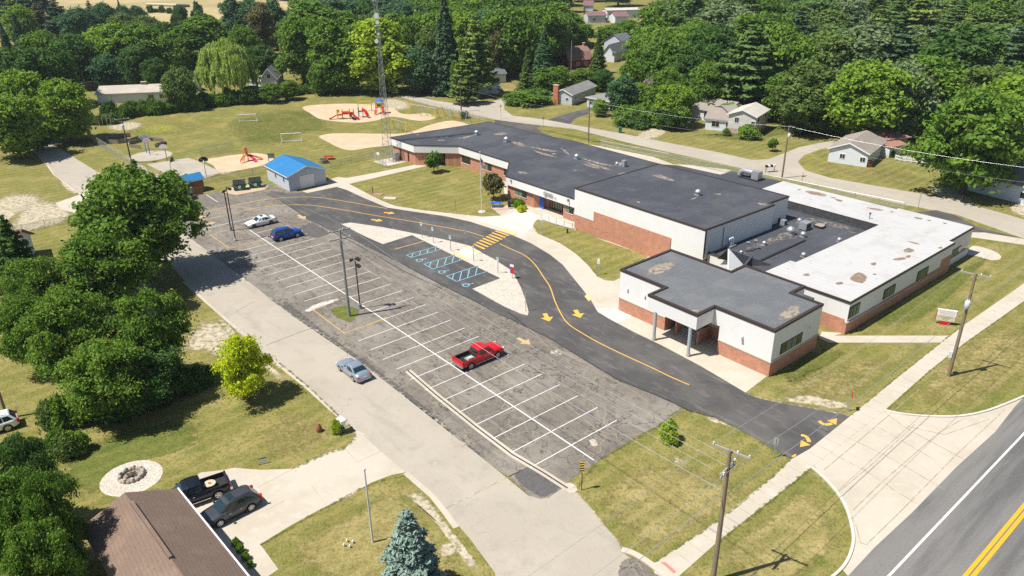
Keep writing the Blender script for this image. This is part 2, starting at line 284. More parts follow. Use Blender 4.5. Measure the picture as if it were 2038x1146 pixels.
def smooth_line(pts, k=5, closed=False):
    P = [Vector(p).to_2d() for p in pts]; n = len(P); out = []
    rng = range(n if closed else n-1)
    for i in rng:
        p0 = P[(i-1) % n] if closed or i > 0 else P[0]; p1 = P[i]; p2 = P[(i+1) % n]; p3 = P[(i+2) % n] if closed or i+2 < n else P[-1]
        for j in range(k):
            t = j/k; out.append(0.5*((2*p1) + (p2-p0)*t + (2*p0-5*p1+4*p2-p3)*t*t + (3*p1-p0-3*p2+p3)*t**3))
    if not closed: out.append(P[-1])
    return out
def sheet(name, px, z, mat, label=None, cat='ground', world=False, curve=False):
    pts = [Vector((p[0], p[1])) for p in px] if world else [G(*p).to_2d() for p in px]
    if curve: pts = smooth_line(pts, 5, True)
    tri = tessellate_polygon([[Vector((p.x, p.y, 0)) for p in pts]]); mb = MB(); fs = []
    for t in tri:
        a, b, c = [Vector((pts[i].x, pts[i].y, 0)) for i in t]; fs.append(tuple(t) if (b-a).cross(c-a).z > 0 else tuple(t)[::-1])
    mb.add([(p.x, p.y, z) for p in pts], fs); o = mb.build(name, mat)
    return tag(o, label or name.replace('_', ' ') + ' seen from above', cat, kind='structure')
def ribbon_mb(mb, pts, wd, z, dash=None):
    for i in range(len(pts)-1):
        a, b = Vector(pts[i]).to_2d(), Vector(pts[i+1]).to_2d(); d = (b-a)
        if d.length < 1e-6: continue
        d.normalize()
        if i == 0: n0 = Vector((-d.y, d.x))
        d2 = (Vector(pts[i+2]).to_2d()-b).normalized() if i+2 < len(pts) else d
        n1 = Vector((-(d.y+d2.y), d.x+d2.x)).normalized()
        mb.add([(*(a-n0*wd/2), z), (*(b-n1*wd/2), z), (*(b+n1*wd/2), z), (*(a+n0*wd/2), z)], [(0, 1, 2, 3)]); n0 = n1
    return mb
def line(name, px, wd, z, mat, label=None, cat='road marking', curve=False, world=False):
    pts = [Vector(p) for p in px] if world else [G(*p) for p in px]
    if curve: pts = smooth_line(pts, 6)
    return tag(ribbon_mb(MB(), pts, wd, z).build(name, mat), label or name.replace('_', ' '), cat, kind='structure')
def kerb(name, px, wd, h, mat, label, curve=True):
    pts = [G(*p) for p in px]
    if curve: pts = [Vector((p.x, p.y)) for p in smooth_line(pts, 4)]
    mb = MB(); L = []
    for i, p in enumerate(pts):
        d = (Vector(pts[min(i+1, len(pts)-1)]).to_2d() - Vector(pts[max(i-1, 0)]).to_2d()).normalized(); nn = Vector((-d.y, d.x)); p = Vector(p).to_2d()
        L += [(*(p-nn*wd/2), 0.0), (*(p-nn*wd/2), h), (*(p+nn*wd/2), h), (*(p+nn*wd/2), 0.0)]
    mb.add(L, [(4*i+k, 4*i+4+k, 4*i+5+k, 4*i+1+k) for i in range(len(pts)-1) for k in range(3)])
    return tag(mb.build(name, mat), label, 'kerb', kind='structure')

_patch_mats = {}
def softmat(src):
    """the same material, worn away in a ragged line towards the sheet's rim (mesh attribute 'fade')"""
    if src.name in _patch_mats: return _patch_mats[src.name]
    m = src.copy(); m.name = src.name + '_ragged'; n = m.node_tree.nodes; L = m.node_tree.links; out = n['Material Output']
    sh = out.inputs[0].links[0].from_socket
    at = n.new('ShaderNodeAttribute'); at.attribute_name = 'fade'; tc = n.new('ShaderNodeTexCoord')
    nz = n.new('ShaderNodeTexNoise'); nz.inputs['Scale'].default_value = 1.7; nz.inputs['Detail'].default_value = 6; nz.inputs['Roughness'].default_value = .7
    L.new(tc.outputs['Object'], nz.inputs[0])
    ad = n.new('ShaderNodeMath'); L.new(at.outputs['Fac'], ad.inputs[0]); L.new(nz.outputs[0], ad.inputs[1])
    mr = n.new('ShaderNodeMapRange'); mr.interpolation_type = 'SMOOTHSTEP'; mr.inputs[1].default_value = 0.72; mr.inputs[2].default_value = 0.98; L.new(ad.outputs[0], mr.inputs[0])
    tr = n.new('ShaderNodeBsdfTransparent'); mx = n.new('ShaderNodeMixShader')
    L.new(mr.outputs[0], mx.inputs[0]); L.new(tr.outputs[0], mx.inputs[1]); L.new(sh, mx.inputs[2]); L.new(mx.outputs[0], out.inputs[0])
    _patch_mats[src.name] = m; return m
def patch(name, px, z, mat, label=None, cat='ground', soft=0.55, full=0.55, parent=None, pts=None, curve=True):
    """a star-shaped sheet whose rim is ragged; full = how solid its middle is"""
    P = pts or [G(*p).to_2d() for p in px]
    P = [Vector(p).to_2d() for p in P]
    if curve: P = smooth_line(P, 4, True)
    c = sum(P, Vector((0, 0)))/len(P); n = len(P)
    vs = [(c.x, c.y, z)] + [(*(c + (p-c)*soft), z) for p in P] + [(*p, z) for p in P]
    fs = [(0, 1+i, 1+(i+1) % n) for i in range(n)] + [(1+i, 1+n+i, 1+n+(i+1) % n, 1+(i+1) % n) for i in range(n)]
    a = P[0]-c; b = P[1]-c
    if a.x*b.y - a.y*b.x < 0: fs = [f[::-1] for f in fs]
    o = MB().add(vs, fs).build(name, softmat(mat), parent)
    at = o.data.attributes.new('fade', 'FLOAT', 'POINT'); at.data.foreach_set('value', [full]*(n+1) + [0.0]*n)
    if parent is None: tag(o, label or name.replace('_', ' '), cat, kind='structure')
    return o

# ------------------------------------------------------------------ THE GROUND AND THE ROADS
sheet('ground', [(-700, -150), (700, -150), (700, 1100), (-700, 1100)], 0.0, m_grass, 'olive summer grass covering the ground', 'ground', world=True)
Z1, Z2, Z3, Z4, Z5 = 0.008, 0.014, 0.020, 0.026, 0.032
def fringe(px, wd, mat, z, label, full=.36, side=0.0):
    """a strip of growth with two ragged rims, lying along an edge"""
    P = smooth_line([G(*p) for p in px], 4); vs = []; n = len(P)
    for k, p in enumerate(P):
        d = (P[min(k+1, n-1)] - P[max(k-1, 0)]).normalized(); q = Vector((-d.y, d.x))
        for o in (-.5, 0, .5): vs.append((*(p + q*(o + side)*wd), z))
    o = MB().add(vs, [(3*k+j, 3*k+3+j, 3*k+4+j, 3*k+1+j) for k in range(n-1) for j in (0, 1)]).build('grass_verge', softmat(mat))
    at = o.data.attributes.new('fade', 'FLOAT', 'POINT'); at.data.foreach_set('value', [v for _ in range(n) for v in (0.0, full, 0.0)]); return tag(o, label, 'ground', kind='structure')
# drier and greener areas of lawn
LAWN = [
 ('dry', m_grass_dry, [(1160, 985), (1300, 905), (1520, 960), (1440, 1030), (1300, 1110), (1240, 1080)], .5),
 ('dry', m_grass_dry, [(1400, 1120), (1520, 1020), (1610, 950), (1690, 1060), (1640, 1140), (1520, 1200)], .5),
 ('dry', m_grass_dry, [(530, 1110), (700, 1000), (800, 955), (900, 1080), (950, 1160), (700, 1200)], .5),
 ('dry', m_grass_dry, [(500, 880), (560, 800), (640, 830), (690, 870), (590, 920), (520, 925)], .35),
 ('dry', m_grass_dry, [(1790, 790), (1880, 700), (2020, 620), (2100, 700), (2000, 800), (1850, 825)], .4),
 ('dry', m_grass_dry, [(1520, 770), (1600, 740), (1760, 700), (1800, 720), (1700, 800), (1560, 800)], .4),
 ('green', m_grass_green, [(1700, 660), (1800, 600), (1930, 520), (1990, 500), (1900, 590), (1800, 660)], .45),
 ('green', m_grass_green, [(1545, 745), (1620, 690), (1700, 690), (1660, 730), (1560, 770)], .4),
 ('green', m_grass_green, [(220, 260), (320, 235), (420, 240), (420, 262), (300, 285), (230, 285)], .25),
 ('green', m_grass_green, [(430, 230), (620, 205), (700, 260), (640, 262), (560, 300), (440, 290)], .35),
 ('green', m_grass_green, [(100, 940), (200, 860), (400, 820), (420, 880), (260, 930), (190, 990), (120, 1000)], .5),
 ('green', m_grass_green, [(1010, 246), (1090, 258), (1260, 292), (1500, 342), (1700, 395), (1540, 365), (1300, 305)], .5),
 ('dry', m_grass_dry, [(950, 165), (1010, 150), (1100, 200), (1060, 222), (1010, 195), (960, 190)], .45),
 ('dry', m_grass_dry, [(1600, 330), (1700, 350), (1850, 380), (1840, 340), (1700, 335), (1620, 318)], .35),
 ('dry', m_grass_dry, [(700, 380), (800, 345), (960, 345), (1000, 420), (860, 420), (760, 400)], .35),
 ('dry', m_grass_dry, [(1100, 455), (1180, 490), (1270, 510), (1220, 545), (1130, 490), (1080, 460)], .35),
 ('green', m_grass_green, [(1330, 270), (1480, 290), (1560, 270), (1700, 262), (1690, 240), (1540, 240), (1450, 270)], .4),
]
for k, mt, px, fu in LAWN: patch(k + '_lawn', px, 0.004, mt, soft=.6, full=fu, label=k + ' stretch of lawn')
# bare and sandy verges
DIRT = [
 [(0, 440), (60, 385), (150, 395), (170, 430), (130, 450), (60, 470), (0, 490)], [(-60, 430), (0, 380), (90, 375), (110, 400), (40, 430), (-20, 470)],
 [(200, 345), (260, 340), (330, 390), (345, 450), (290, 440), (230, 390)], [(110, 355), (150, 350), (175, 385), (150, 392), (125, 378)],
 [(370, 640), (430, 620), (480, 665), (520, 720), (470, 740), (400, 705), (340, 700)], [(420, 610), (450, 640), (500, 690), (560, 745), (610, 790), (590, 790), (520, 735), (450, 670), (408, 612)],
 [(1530, 790), (1600, 780), (1700, 800), (1730, 812), (1690, 822), (1600, 805), (1540, 800)],
 [(1390, 825), (1430, 820), (1470, 838), (1500, 870), (1450, 850), (1400, 836)],
 [(1745, 370), (1850, 392), (1870, 405), (1800, 392), (1730, 378)], [(1840, 360), (1920, 375), (1960, 410), (1900, 410), (1840, 385)], [(2000, 400), (2060, 400), (2080, 440), (2010, 430)],
 [(1230, 290), (1290, 245), (1345, 243), (1345, 255), (1315, 277), (1290, 282)],
 [(530, 195), (580, 200), (575, 208), (535, 210), (515, 206)], [(200, 250), (260, 238), (300, 245), (270, 262), (215, 262)], [(260, 272), (275, 285), (265, 290), (240, 282)],
 [(560, 330), (650, 318), (760, 300), (800, 312), (760, 322), (660, 340), (640, 360), (600, 345)],
 [(690, 215), (770, 190), (830, 200), (830, 220), (760, 222)], [(905, 205), (940, 192), (960, 195), (965, 202), (930, 208)], [(830, 192), (900, 182), (905, 186), (850, 197)],
 [(230, 330), (270, 320), (290, 330), (300, 345), (340, 352), (330, 362), (280, 345)],
 [(780, 962), (815, 950), (850, 985), (900, 1050), (940, 1100), (990, 1170), (960, 1170), (900, 1090), (840, 1010)],
 [(640, 800), (690, 850), (722, 875), (700, 850), (655, 795)], [(1190, 440), (1196, 444), (1188, 448), (1182, 444)],
 [(870, 1110), (880, 1075), (920, 1080), (900, 1110)], [(560, 40), (590, 40), (590, 62), (560, 62)],
 [(130, 560), (300, 540), (330, 560), (300, 590), (150, 600)], [(230, 590), (330, 590), (345, 625), (260, 640)],
]
for px in DIRT: patch('bare_earth', px, Z1 + .001*len(px) * .2, m_dirt, label='bare sandy patch in the grass', soft=.5, full=.42)

sheet('hay_field', [G(90, 30).to_2d(), G(560, 55).to_2d(), G(700, 2).to_2d(), G(640, -50).to_2d(), G(60, -50).to_2d()], Z1, m_field, 'tan hay field beyond the trees, top left', 'field', world=True)
# side road running past the car park
sheet('side_road', [(57, 293), (70, 268), (95, 268), (107, 287), (150, 315), (207, 350), (290, 400), (375, 465), (445, 524), (509, 570), (542, 597), (575, 620), (622, 649), (670, 684), (702, 709), (755, 746), (810, 791), (860, 826), (900, 856),
  (985, 932), (1052, 987), (1090, 991), (1122, 970), (1150, 982), (1180, 1015), (1200, 1042), (1227, 1072), (1240, 1100), (1290, 1135), (1340, 1165), (1420, 1230), (1000, 1230), (985, 1140),
  (935, 1072), (890, 1020), (860, 985), (807, 940), (760, 900), (715, 860), (660, 814), (610, 769), (555, 724), (510, 684), (445, 631), (382, 574), (350, 540), (260, 465), (160, 384), (107, 345), (85, 322)], Z2, m_chip, 'pale chip-sealed side road running past the car park', 'road')
sheet('parking_pad', [(110, 404), (165, 385), (205, 420), (215, 440), (122, 417)], Z2 + .003, m_conc, 'small concrete pad beside the side road', 'pavement')
patch('asphalt_patch', [(1240, 1110), (1270, 1108), (1300, 1135), (1330, 1160), (1240, 1170), (1225, 1140)], Z3, m_asph_old, label='dark asphalt patch in the side road', soft=.75, full=.5)
patch('gravel_drive', [(965, 206), (1000, 199), (1020, 196), (1004, 212), (985, 214)], Z1, m_chip, label='light side lane joining the back road', soft=.8, full=.5, curve=False)
line('road_seam', [(887, 1012), (940, 985), (1020, 945), (1065, 925)], .10, Z3, m_joint, 'weedy joint across the side road')
line('road_seam', [(528, 688), (600, 660), (640, 648)], .06, Z3, m_tar, 'fine crack across the side road')
# the back road behind the school
sheet('back_road', [(770, 186), (822, 191), (872, 201), (910, 206), (960, 205), (1010, 196), (1003, 207), (1004, 218), (1020, 230), (1080, 237), (1135, 247), (1245, 267), (1345, 287), (1430, 303), (1495, 318), (1528, 317), (1560, 305), (1590, 293), (1628, 285), (1680, 277), (1725, 272), (1728, 282), (1690, 286),
  (1633, 297), (1600, 309), (1588, 322), (1603, 339), (1653, 354), (1740, 369), (1853, 389), (1978, 419), (2038, 437), (2200, 480), (2200, 525), (2030, 472), (1903, 427), (1798, 407), (1690, 384), (1603, 364), (1529, 347), (1395, 317), (1270, 289), (1145, 257), (1075, 249), (1000, 241), (935, 227), (860, 210), (785, 190), (755, 186)], Z2, m_chip, 'pale back road curving behind the school', 'road')
sheet('neighbour_driveway', [(1080, 242), (1120, 228), (1150, 220), (1178, 214), (1172, 226), (1145, 236), (1134, 247)], Z1 + .003, m_asph_new, 'dark asphalt driveway of the grey house', 'driveway')
sheet('rear_lot', [(985, 238), (1008, 241), (1075, 251), (1068, 255), (1080, 264), (1110, 276), (1180, 296), (1085, 300), (980, 260)], Z2 + .003, m_asph_new, 'dark asphalt lot at the back corner of the school', 'pavement')
sheet('rear_drive', [(1800, 428), (1825, 422), (1863, 418), (1903, 429), (1945, 452), (2026, 472), (2000, 474), (1945, 462), (1900, 470)], Z2 + .003, m_asph_new, 'dark asphalt pull-in behind the white-roofed wing', 'pavement')
sheet('rear_walk', [(1930, 462), (1960, 463), (2140, 492), (2140, 502), (1960, 476), (1930, 472)], Z2 + .006, m_conc, 'concrete walk at the far corner of the school', 'pavement')
sheet('rear_apron', [(1172, 288), (1190, 290), (1300, 312), (1340, 327), (1370, 328), (1455, 338), (1436, 350), (1300, 330), (1177, 293)], Z1, m_conc, 'pale concrete strip along the back wall', 'pavement')
sheet('garage_yard', [(1790, 286), (1800, 272), (1870, 268), (1905, 280), (1890, 310), (1850, 305), (1800, 297)], Z1, m_conc, 'sandy yard beside the brick garage', 'yard')
# main road with its turnout
D = Vector((math.cos(R(40.1)), math.sin(R(40.1)))); Nn = Vector((-D.y, D.x))
e0 = G(1688, 1146).to_2d()
def along(p, a, off): return (p + D*a + Nn*off)
m0 = G(1770, 1146).to_2d(); y0 = G(1921, 1146).to_2d(); y1 = G(1937, 1146).to_2d()
edge_px = [(1660, 1175), (1688, 1146), (1740, 1090), (1813, 1022), (1903, 930), (1980, 860), (2020, 809), (2038, 790)]
edge = [G(*p).to_2d() for p in edge_px]; edge = [edge[0] - D*60] + edge + [edge[-1] + D*160]
sheet('main_road', edge + [edge[-1] - Nn*16, edge[0] - Nn*16], Z2, m_main, 'grey two-lane main road in the lower right corner', 'road', world=True)
def rline(name, p, mat, wd, label): line(name, [p - D*60, p + D*160], wd, Z3, mat, label, world=True)
eJ = G(1660, 1175).to_2d()
sheet('side_road', [G(1340, 1165).to_2d(), eJ - D*3, eJ - D*25, G(1000, 1230).to_2d()], Z1 + .003, m_chip, 'mouth of the side road at the main road', 'road', world=True)
rline('edge_line', m0 + Nn*.02, m_pw, .18, 'white edge line of the main road')
rline('centre_line', y0, m_yellow_road, .27, 'left stripe of the double yellow line'); rline('centre_line', y1, m_yellow_road, .27, 'right stripe of the double yellow line')
turn = [(1615, 930), (1640, 952), (1665, 980), (1683, 1010), (1694, 1045), (1698, 1077), (1690, 1108), (1675, 1132), (1655, 1150)]
turn2 = [(1760, 817), (1793, 824), (1848, 829), (1908, 829), (1958, 820), (2003, 804), (2038, 789)]
sheet('turnout', turn[:-1] + [(1688, 1146), (1740, 1090), (1813, 1022), (1903, 930), (1980, 860), (2020, 809), (2038, 790)] + turn2[::-1][:-1] + [(1750, 812), (1700, 850), (1650, 895)], Z1, m_conc, 'wide concrete turnout between pavement and main road', 'pavement')
near = [G(*p).to_2d() for p in [(1352, 1146), (1432, 1075), (1530, 999), (1615, 930), (1760, 817), (1848, 739), (1918, 684), (2038, 599)]]
far = [G(*p).to_2d() for p in [(1297, 1124), (1430, 1035), (1530, 955), (1575, 914), (1653, 860), (1740, 789), (1820, 724), (1920, 646), (2028, 571)]]
near = [near[0] - D*5] + near + [near[-1] + D*90]; far = far + [far[-1] + D*90]
sheet('front_pavement', [G(1310, 1160).to_2d()] + near + far[::-1], Z2 + .004, m_conc, 'long straight concrete pavement beside the main road', 'pavement', world=True)
mb = MB(); c0 = (near[1] + far[0])/2
for i in range(60):
    p = G(1325, 1135).to_2d() + D*(1.55*i + .4); q = p + Nn*0
    ribbon_mb(mb, [p - Nn*.85 + Nn*.0, p + Nn*.85], .03, Z3 + .004)
tag(mb.build('pavement_joint', m_joint), 'score lines across the concrete pavement', 'joint', kind='structure')
JT = [[(1640, 935), (1700, 885), (1800, 800), (1830, 775)], [(1603, 935), (1640, 952)], [(1618, 925), (1654, 968), (1688, 1015), (1703, 1045), (1713, 1080)], [(1725, 1083), (1790, 1020), (1903, 905), (2000, 815)],
  [(1698, 1015), (1760, 955), (1870, 860), (1920, 832)], [(1668, 980), (1740, 920), (1820, 845)], [(1690, 872), (1760, 905), (1830, 945), (1880, 975)], [(1760, 820), (1800, 850), (1855, 880), (1920, 915)],
  [(1653, 902), (1720, 935), (1780, 975), (1825, 1003)], [(1745, 848), (1800, 880), (1860, 915)], [(1803, 848), (1880, 865), (1968, 834)], [(1712, 1080), (1728, 1085)]]
mb = MB()
for j in JT: ribbon_mb(mb, [G(*p) for p in j], .06, Z3)
tag(mb.build('turnout_joint', m_joint), 'weedy joints in the concrete turnout', 'joint', kind='structure')
kerb('kerb', turn, .22, .13, m_conc_white, 'curved kerb round the grass point')
kerb('kerb', turn2, .22, .13, m_conc_white, 'curved kerb along the right-hand lawn')
kerb('kerb', [(1237, 1095), (1262, 1103), (1297, 1125), (1330, 1152)], .5, .12, m_conc, 'broken kerb stone at the side road corner')
patch('red_marking', [(1312, 1118), (1322, 1115), (1350, 1140), (1345, 1146)], Z4, M('red_tactile_paint', (0.55, 0.20, 0.15), rough=.9), label='worn red mark on the pavement', soft=.6, full=.5, curve=False)
# driveway of the brown-roofed house
sheet('house_driveway', [(722, 862), (760, 900), (807, 940), (780, 945), (740, 960), (700, 985), (640, 1012), (580, 1045), (518, 1083), (554, 1133), (500, 1170), (380, 1060), (330, 985), (400, 940), (447, 935), (465, 931), (520, 935), (583, 933), (640, 905), (684, 890), (704, 874), (704, 860)], Z1 + .003, m_conc, 'pale concrete driveway of the brown-roofed house', 'driveway')
mb = MB()
for j in [[(583, 933), (510, 972)], [(711, 920), (760, 897)], [(620, 968), (645, 998)], [(683, 888), (711, 920)], [(566, 997), (530, 1015)]]: ribbon_mb(mb, [G(*p) for p in j], .03, Z3)
tag(mb.build('driveway_joint', m_joint), 'fine joints in the house driveway', 'joint', kind='structure')
line('gutter', [(365, 560), (410, 601), (475, 658), (555, 727), (610, 771), (660, 817), (715, 862), (724, 866)], .32, Z2 + .003, m_conc, 'narrow concrete gutter along the side road')
line('gutter', [(807, 941), (860, 987), (888, 1022), (908, 1050)], .5, Z2 + .003, m_conc, 'concrete gutter below the driveway')
line('gutter', [(95, 330), (107, 347), (160, 386), (172, 400)], .3, Z2 + .003, m_conc, 'gutter along the far side road')

FR = [([(1148, 972), (1187, 922), (1238, 889), (1310, 848), (1350, 820), (1420, 831), (1530, 889), (1570, 914)], .9, m_grass_green), ([(1295, 1124), (1430, 1036), (1530, 956), (1573, 915)], .5, m_grass_green), ([(1430, 1078), (1530, 1001), (1612, 933)], .9, m_grass_green), ([(1762, 819), (1848, 741), (1918, 686), (2038, 601)], .6, m_grass_green),
  ([(1694, 826), (1740, 788), (1820, 723), (1920, 645)], .6, m_grass_green), ([(1150, 985), (1180, 1017), (1200, 1044), (1228, 1076), (1245, 1100)], .5, m_dirt), ([(660, 816), (700, 852), (704, 872), (684, 891), (640, 907), (583, 935)], 1.2, m_grass_green), ([(806, 947), (740, 963), (640, 1015), (518, 1085)], .8, m_grass_green),
  ([(555, 722), (610, 767), (665, 818), (700, 850)], .8, m_grass_green), ([(1483, 783), (1530, 797), (1628, 815), (1690, 828)], .5, m_dirt), ([(1061, 449), (1070, 464), (1115, 484), (1145, 504), (1170, 527), (1190, 551)], .4, m_grass_green), ([(735, 387), (785, 409), (835, 417), (885, 423), (960, 431)], .4, m_grass_green),
  ([(1020, 243), (1145, 260), (1270, 292), (1395, 321), (1529, 351)], .9, m_grass_green), ([(107, 345), (160, 384)], .8, m_dirt), ([(207, 350), (290, 398), (370, 460)], 1.2, m_dirt), ([(450, 640), (500, 682), (560, 735)], 1.2, m_dirt)]
for px, wd, mt in FR: fringe(px, wd, mt, Z5 + .004, 'ragged growth along the edge of the paving')
# car park
sheet('parking_lot', [(340, 412), (355, 396), (405, 386), (440, 380), (530, 364), (577, 381), (660, 380), (720, 400), (760, 440), (880, 545), (1020, 630), (1345, 804), (1358, 817), (1310, 848), (1272, 865), (1238, 888), (1187, 920), (1145, 948), (1122, 968), (1092, 991), (1074, 993), (1052, 985), (1010, 947), (985, 932), (935, 892), (900, 856),
  (860, 826), (810, 791), (755, 746), (702, 709), (670, 684), (622, 649), (575, 621), (542, 599), (510, 572), (445, 524), (370, 467)], Z3, m_asph_old, 'old mottled asphalt car park with white bays', 'car park')
sheet('school_walk', [(640, 362), (672, 352), (840, 318), (920, 330), (1010, 360), (1010, 392), (1140, 460), (1335, 515), (1240, 605), (1540, 738), (1483, 782), (1395, 731), (1320, 691), (1258, 661), (1215, 638), (1190, 622), (1175, 597), (1158, 574), (1140, 552), (1120, 527), (1095, 507), (1057, 484), (1020, 468), (985, 458), (935, 442), (885, 431), (835, 424), (770, 414), (722, 394), (670, 373)], Z2 + .003, m_conc, 'curving concrete walk in front of the school', 'pavement')
sheet('entrance_slab', [(1018, 422), (1040, 402), (1085, 402), (1150, 436), (1145, 460), (1080, 441), (1064, 443)], 0.0125, m_conc, 'concrete forecourt at the school doors', 'pavement')
sheet('pale_slab', [(995, 452), (940, 436), (1010, 428), (1040, 415), (1075, 430), (1062, 442), (1060, 452), (1038, 470)], Z3, m_conc_white, 'newer pale slab in front of the school entrance', 'pavement')
sheet('pale_slab', [(1182, 612), (1222, 613), (1257, 629), (1218, 648), (1195, 628)], Z3, m_conc_white, 'newer pale slab at the annex corner', 'pavement')
lane = [(559, 400), (597, 424), (615, 437), (640, 448), (660, 457), (725, 487), (785, 517), (860, 557), (895, 575), (950, 602), (985, 621), (1020, 637), (1095, 674), (1170, 720), (1232, 757), (1307, 787), (1345, 804), (1370, 817),
  (1420, 830), (1458, 849), (1482, 860), (1530, 887), (1575, 914), (1612, 893), (1653, 860), (1692, 827), (1628, 814), (1578, 804), (1528, 797), (1503, 791), (1483, 781), (1395, 729), (1320, 689), (1258, 659), (1215, 636), (1190, 621), (1175, 596), (1158, 574), (1140, 552), (1120, 527), (1095, 507), (1057, 484), (1020, 468), (985, 457), (935, 441), (885, 430), (835, 423), (770, 413), (722, 393), (690, 378), (670, 372), (660, 368), (605, 382), (577, 385), (540, 380), (530, 388)]
sheet('drop_off_lane', lane, Z4, m_asph_new, 'dark fresh asphalt lane curving past the school', 'road')
line('lane_seam', lane[:19], .16, Z5, m_tar, 'black sealed seam between old and new asphalt')
line('lane_seam', [(640, 450), (720, 492), (800, 538), (880, 575)], .14, Z4, m_tar, 'dark tar streak')
mb = MB()
for c in [[(505, 600), (470, 620)], [(622, 585), (585, 570)], [(670, 684), (690, 672), (720, 690)], [(765, 590), (800, 575)], [(700, 655), (735, 662), (790, 655), (830, 610)], [(745, 596), (700, 640), (680, 690)], [(560, 590), (640, 560)], [(800, 735), (860, 700), (960, 640)],
          [(905, 800), (880, 770), (840, 790)], [(690, 695), (700, 730), (740, 745)], [(1330, 795), (1348, 815), (1310, 830)], [(1010, 620), (1060, 660), (1110, 705), (1230, 760), (1290, 800)], [(1000, 720), (1120, 800), (1200, 860), (1280, 865)], [(575, 425), (540, 440), (470, 430)],
          [(790, 655), (850, 655), (880, 665)], [(600, 640), (650, 625), (690, 600)], [(940, 690), (1000, 655), (1040, 650)], [(560, 500), (600, 480), (650, 520)], [(880, 840), (930, 870), (920, 890)], [(460, 500), (500, 520), (490, 560)]]:
    ribbon_mb(mb, smooth_line([G(*p) for p in c], 4), .07, Z4)
tag(mb.build('crack_filler', M('sandy_crack', (.30, .25, .17), rough=1)), 'wandering pale cracks in the old asphalt', 'crack', kind='structure')
sheet('handicap_bays', [(690, 447), (760, 452), (822, 466), (1010, 560), (950, 575), (1000, 612), (960, 600), (870, 555), (760, 505)], Z4 + .002, m_asph_new, 'dark asphalt under the blue-marked bays', 'car park')
patch('concrete_patch', [(1085, 700), (1110, 692), (1128, 703), (1110, 712)], Z4, m_conc, label='pale repair patch in the car park', soft=.5, full=.36)
patch('concrete_patch', [(590, 625), (620, 605), (680, 588), (690, 592), (660, 605), (620, 620), (600, 628)], Z4, m_conc_white, label='white spill by the parking island', soft=.5, full=.45)
patch('concrete_patch', [(1170, 875), (1185, 872), (1193, 888), (1178, 890)], Z4, m_conc, label='small pale patch near the last bay', soft=.6, full=.5)
patch('asphalt_patch', [(590, 455), (620, 440), (640, 450), (660, 465), (640, 475), (600, 470)], Z4 + .003, m_asph_new, label='dark patched asphalt beside the lane', soft=.7, full=.5)
patch('asphalt_patch', [(490, 560), (520, 560), (620, 640), (720, 710), (860, 815), (940, 880), (1060, 985), (1020, 960), (900, 860), (780, 770), (640, 665), (540, 600)], Z4, M('dark_old_asphalt', (.105, .100, .096), [('noise', 6, (.18, .17, .16), .5, .7, .6)], rough=.95), label='darker asphalt edge strip', soft=.65, full=.34)
patch('asphalt_patch', [(1040, 930), (1065, 920), (1120, 965), (1095, 990), (1070, 990), (1020, 950)], Z4, M('dark_old_asphalt', (.09, .09, .09)), label='dark resurfaced corner of the car park', soft=.8, full=.5)
gravel = [(679, 446), (697, 443), (760, 452), (822, 464), (885, 477), (935, 489), (957, 502), (985, 517), (1020, 540), (1037, 573), (1047, 600), (1052, 621), (1050, 628), (1035, 624), (1005, 611), (940, 575), (996, 554), (820, 468), (762, 486), (730, 472)]
sheet('gravel_island', gravel, Z5, m_gravel, 'pale gravel island round the blue bays', 'gravel island')
sheet('island_walk', [(932, 489), (957, 501), (931, 517), (907, 507)], Z5 + .005, m_conc_white, 'short concrete walk through the gravel island', 'pavement')
m_tact = paint('tactile_yellow', (.70, .50, .24))
for px in ([(929, 489), (957, 502), (952, 505), (924, 491)], [(910, 502), (932, 517), (926, 519), (903, 506)], [(1000, 452), (1030, 463), (1024, 469), (993, 458)], [(1168, 586), (1178, 594), (1172, 600), (1163, 590)]): sheet('tactile_pad', px, Z5 + .01, m_tact, 'yellow tactile pad at a crossing', 'pad')
patch('grass_island', [(648, 615), (680, 604), (720, 614), (720, 625), (700, 647), (668, 635)], Z4 + .002, m_grass_green, label='small grass island round the pole', soft=.7, full=.5, curve=False)
# drain channel
ch = [(812, 738), (870, 788), (950, 852), (1020, 905), (1080, 940), (1130, 972)]
line('drain_surround', ch, .72, Z4 + .002, m_conc, 'concrete surround of the long drain')
line('drain_slot', ch, .14, Z5 + .003, m_dark, 'dark slot of the long drain channel')
patch('concrete_patch', [(1120, 960), (1142, 962), (1152, 975), (1140, 985), (1124, 978)], Z5, m_conc, label='broken concrete at the drain outlet', soft=.75, full=.5)

# parking bays laid out from the spine
s0, s1 = G(497, 458).to_2d(), G(1187.5, 920).to_2d(); sp = (s1 - s0).normalized(); sn = Vector((-sp.y, sp.x))
ka = ((G(707, 681.6) + G(866, 622.8))/2).to_2d(); PT = (G(1226.5, 838.8).to_2d() - ka).dot(sp)/11 if False else 2.735
def on_spine(k): t = (ka - s0).dot(sp) + k*PT; return s0 + sp*t
mb = MB(); ribbon_mb(mb, [s0, s1], .14, Z5 + .004)
mbR = MB()
rt = {k: 6.0 for k in range(-16, 12)}
for k in range(-17, 12):
    c = on_spine(k); 
    a = 0.0 if k in (-1, -2, -3, -14, -15, -16, -17) else -5.0
    b = 6.15 if k > -15 else 5.6
    if k in (-2, -17): a = 0
    if k == 11: b = 6.0
    ribbon_mb(mbR, [c + sn*a, c + sn*b], .10, Z5)
tag(mb.build('bay_spine_line', m_pw), 'long white line between the two rows of bays', 'road marking', kind='structure')
tag(mbR.build('bay_lines', m_pw), 'white bay lines of the old car park', 'road marking', kind='structure')
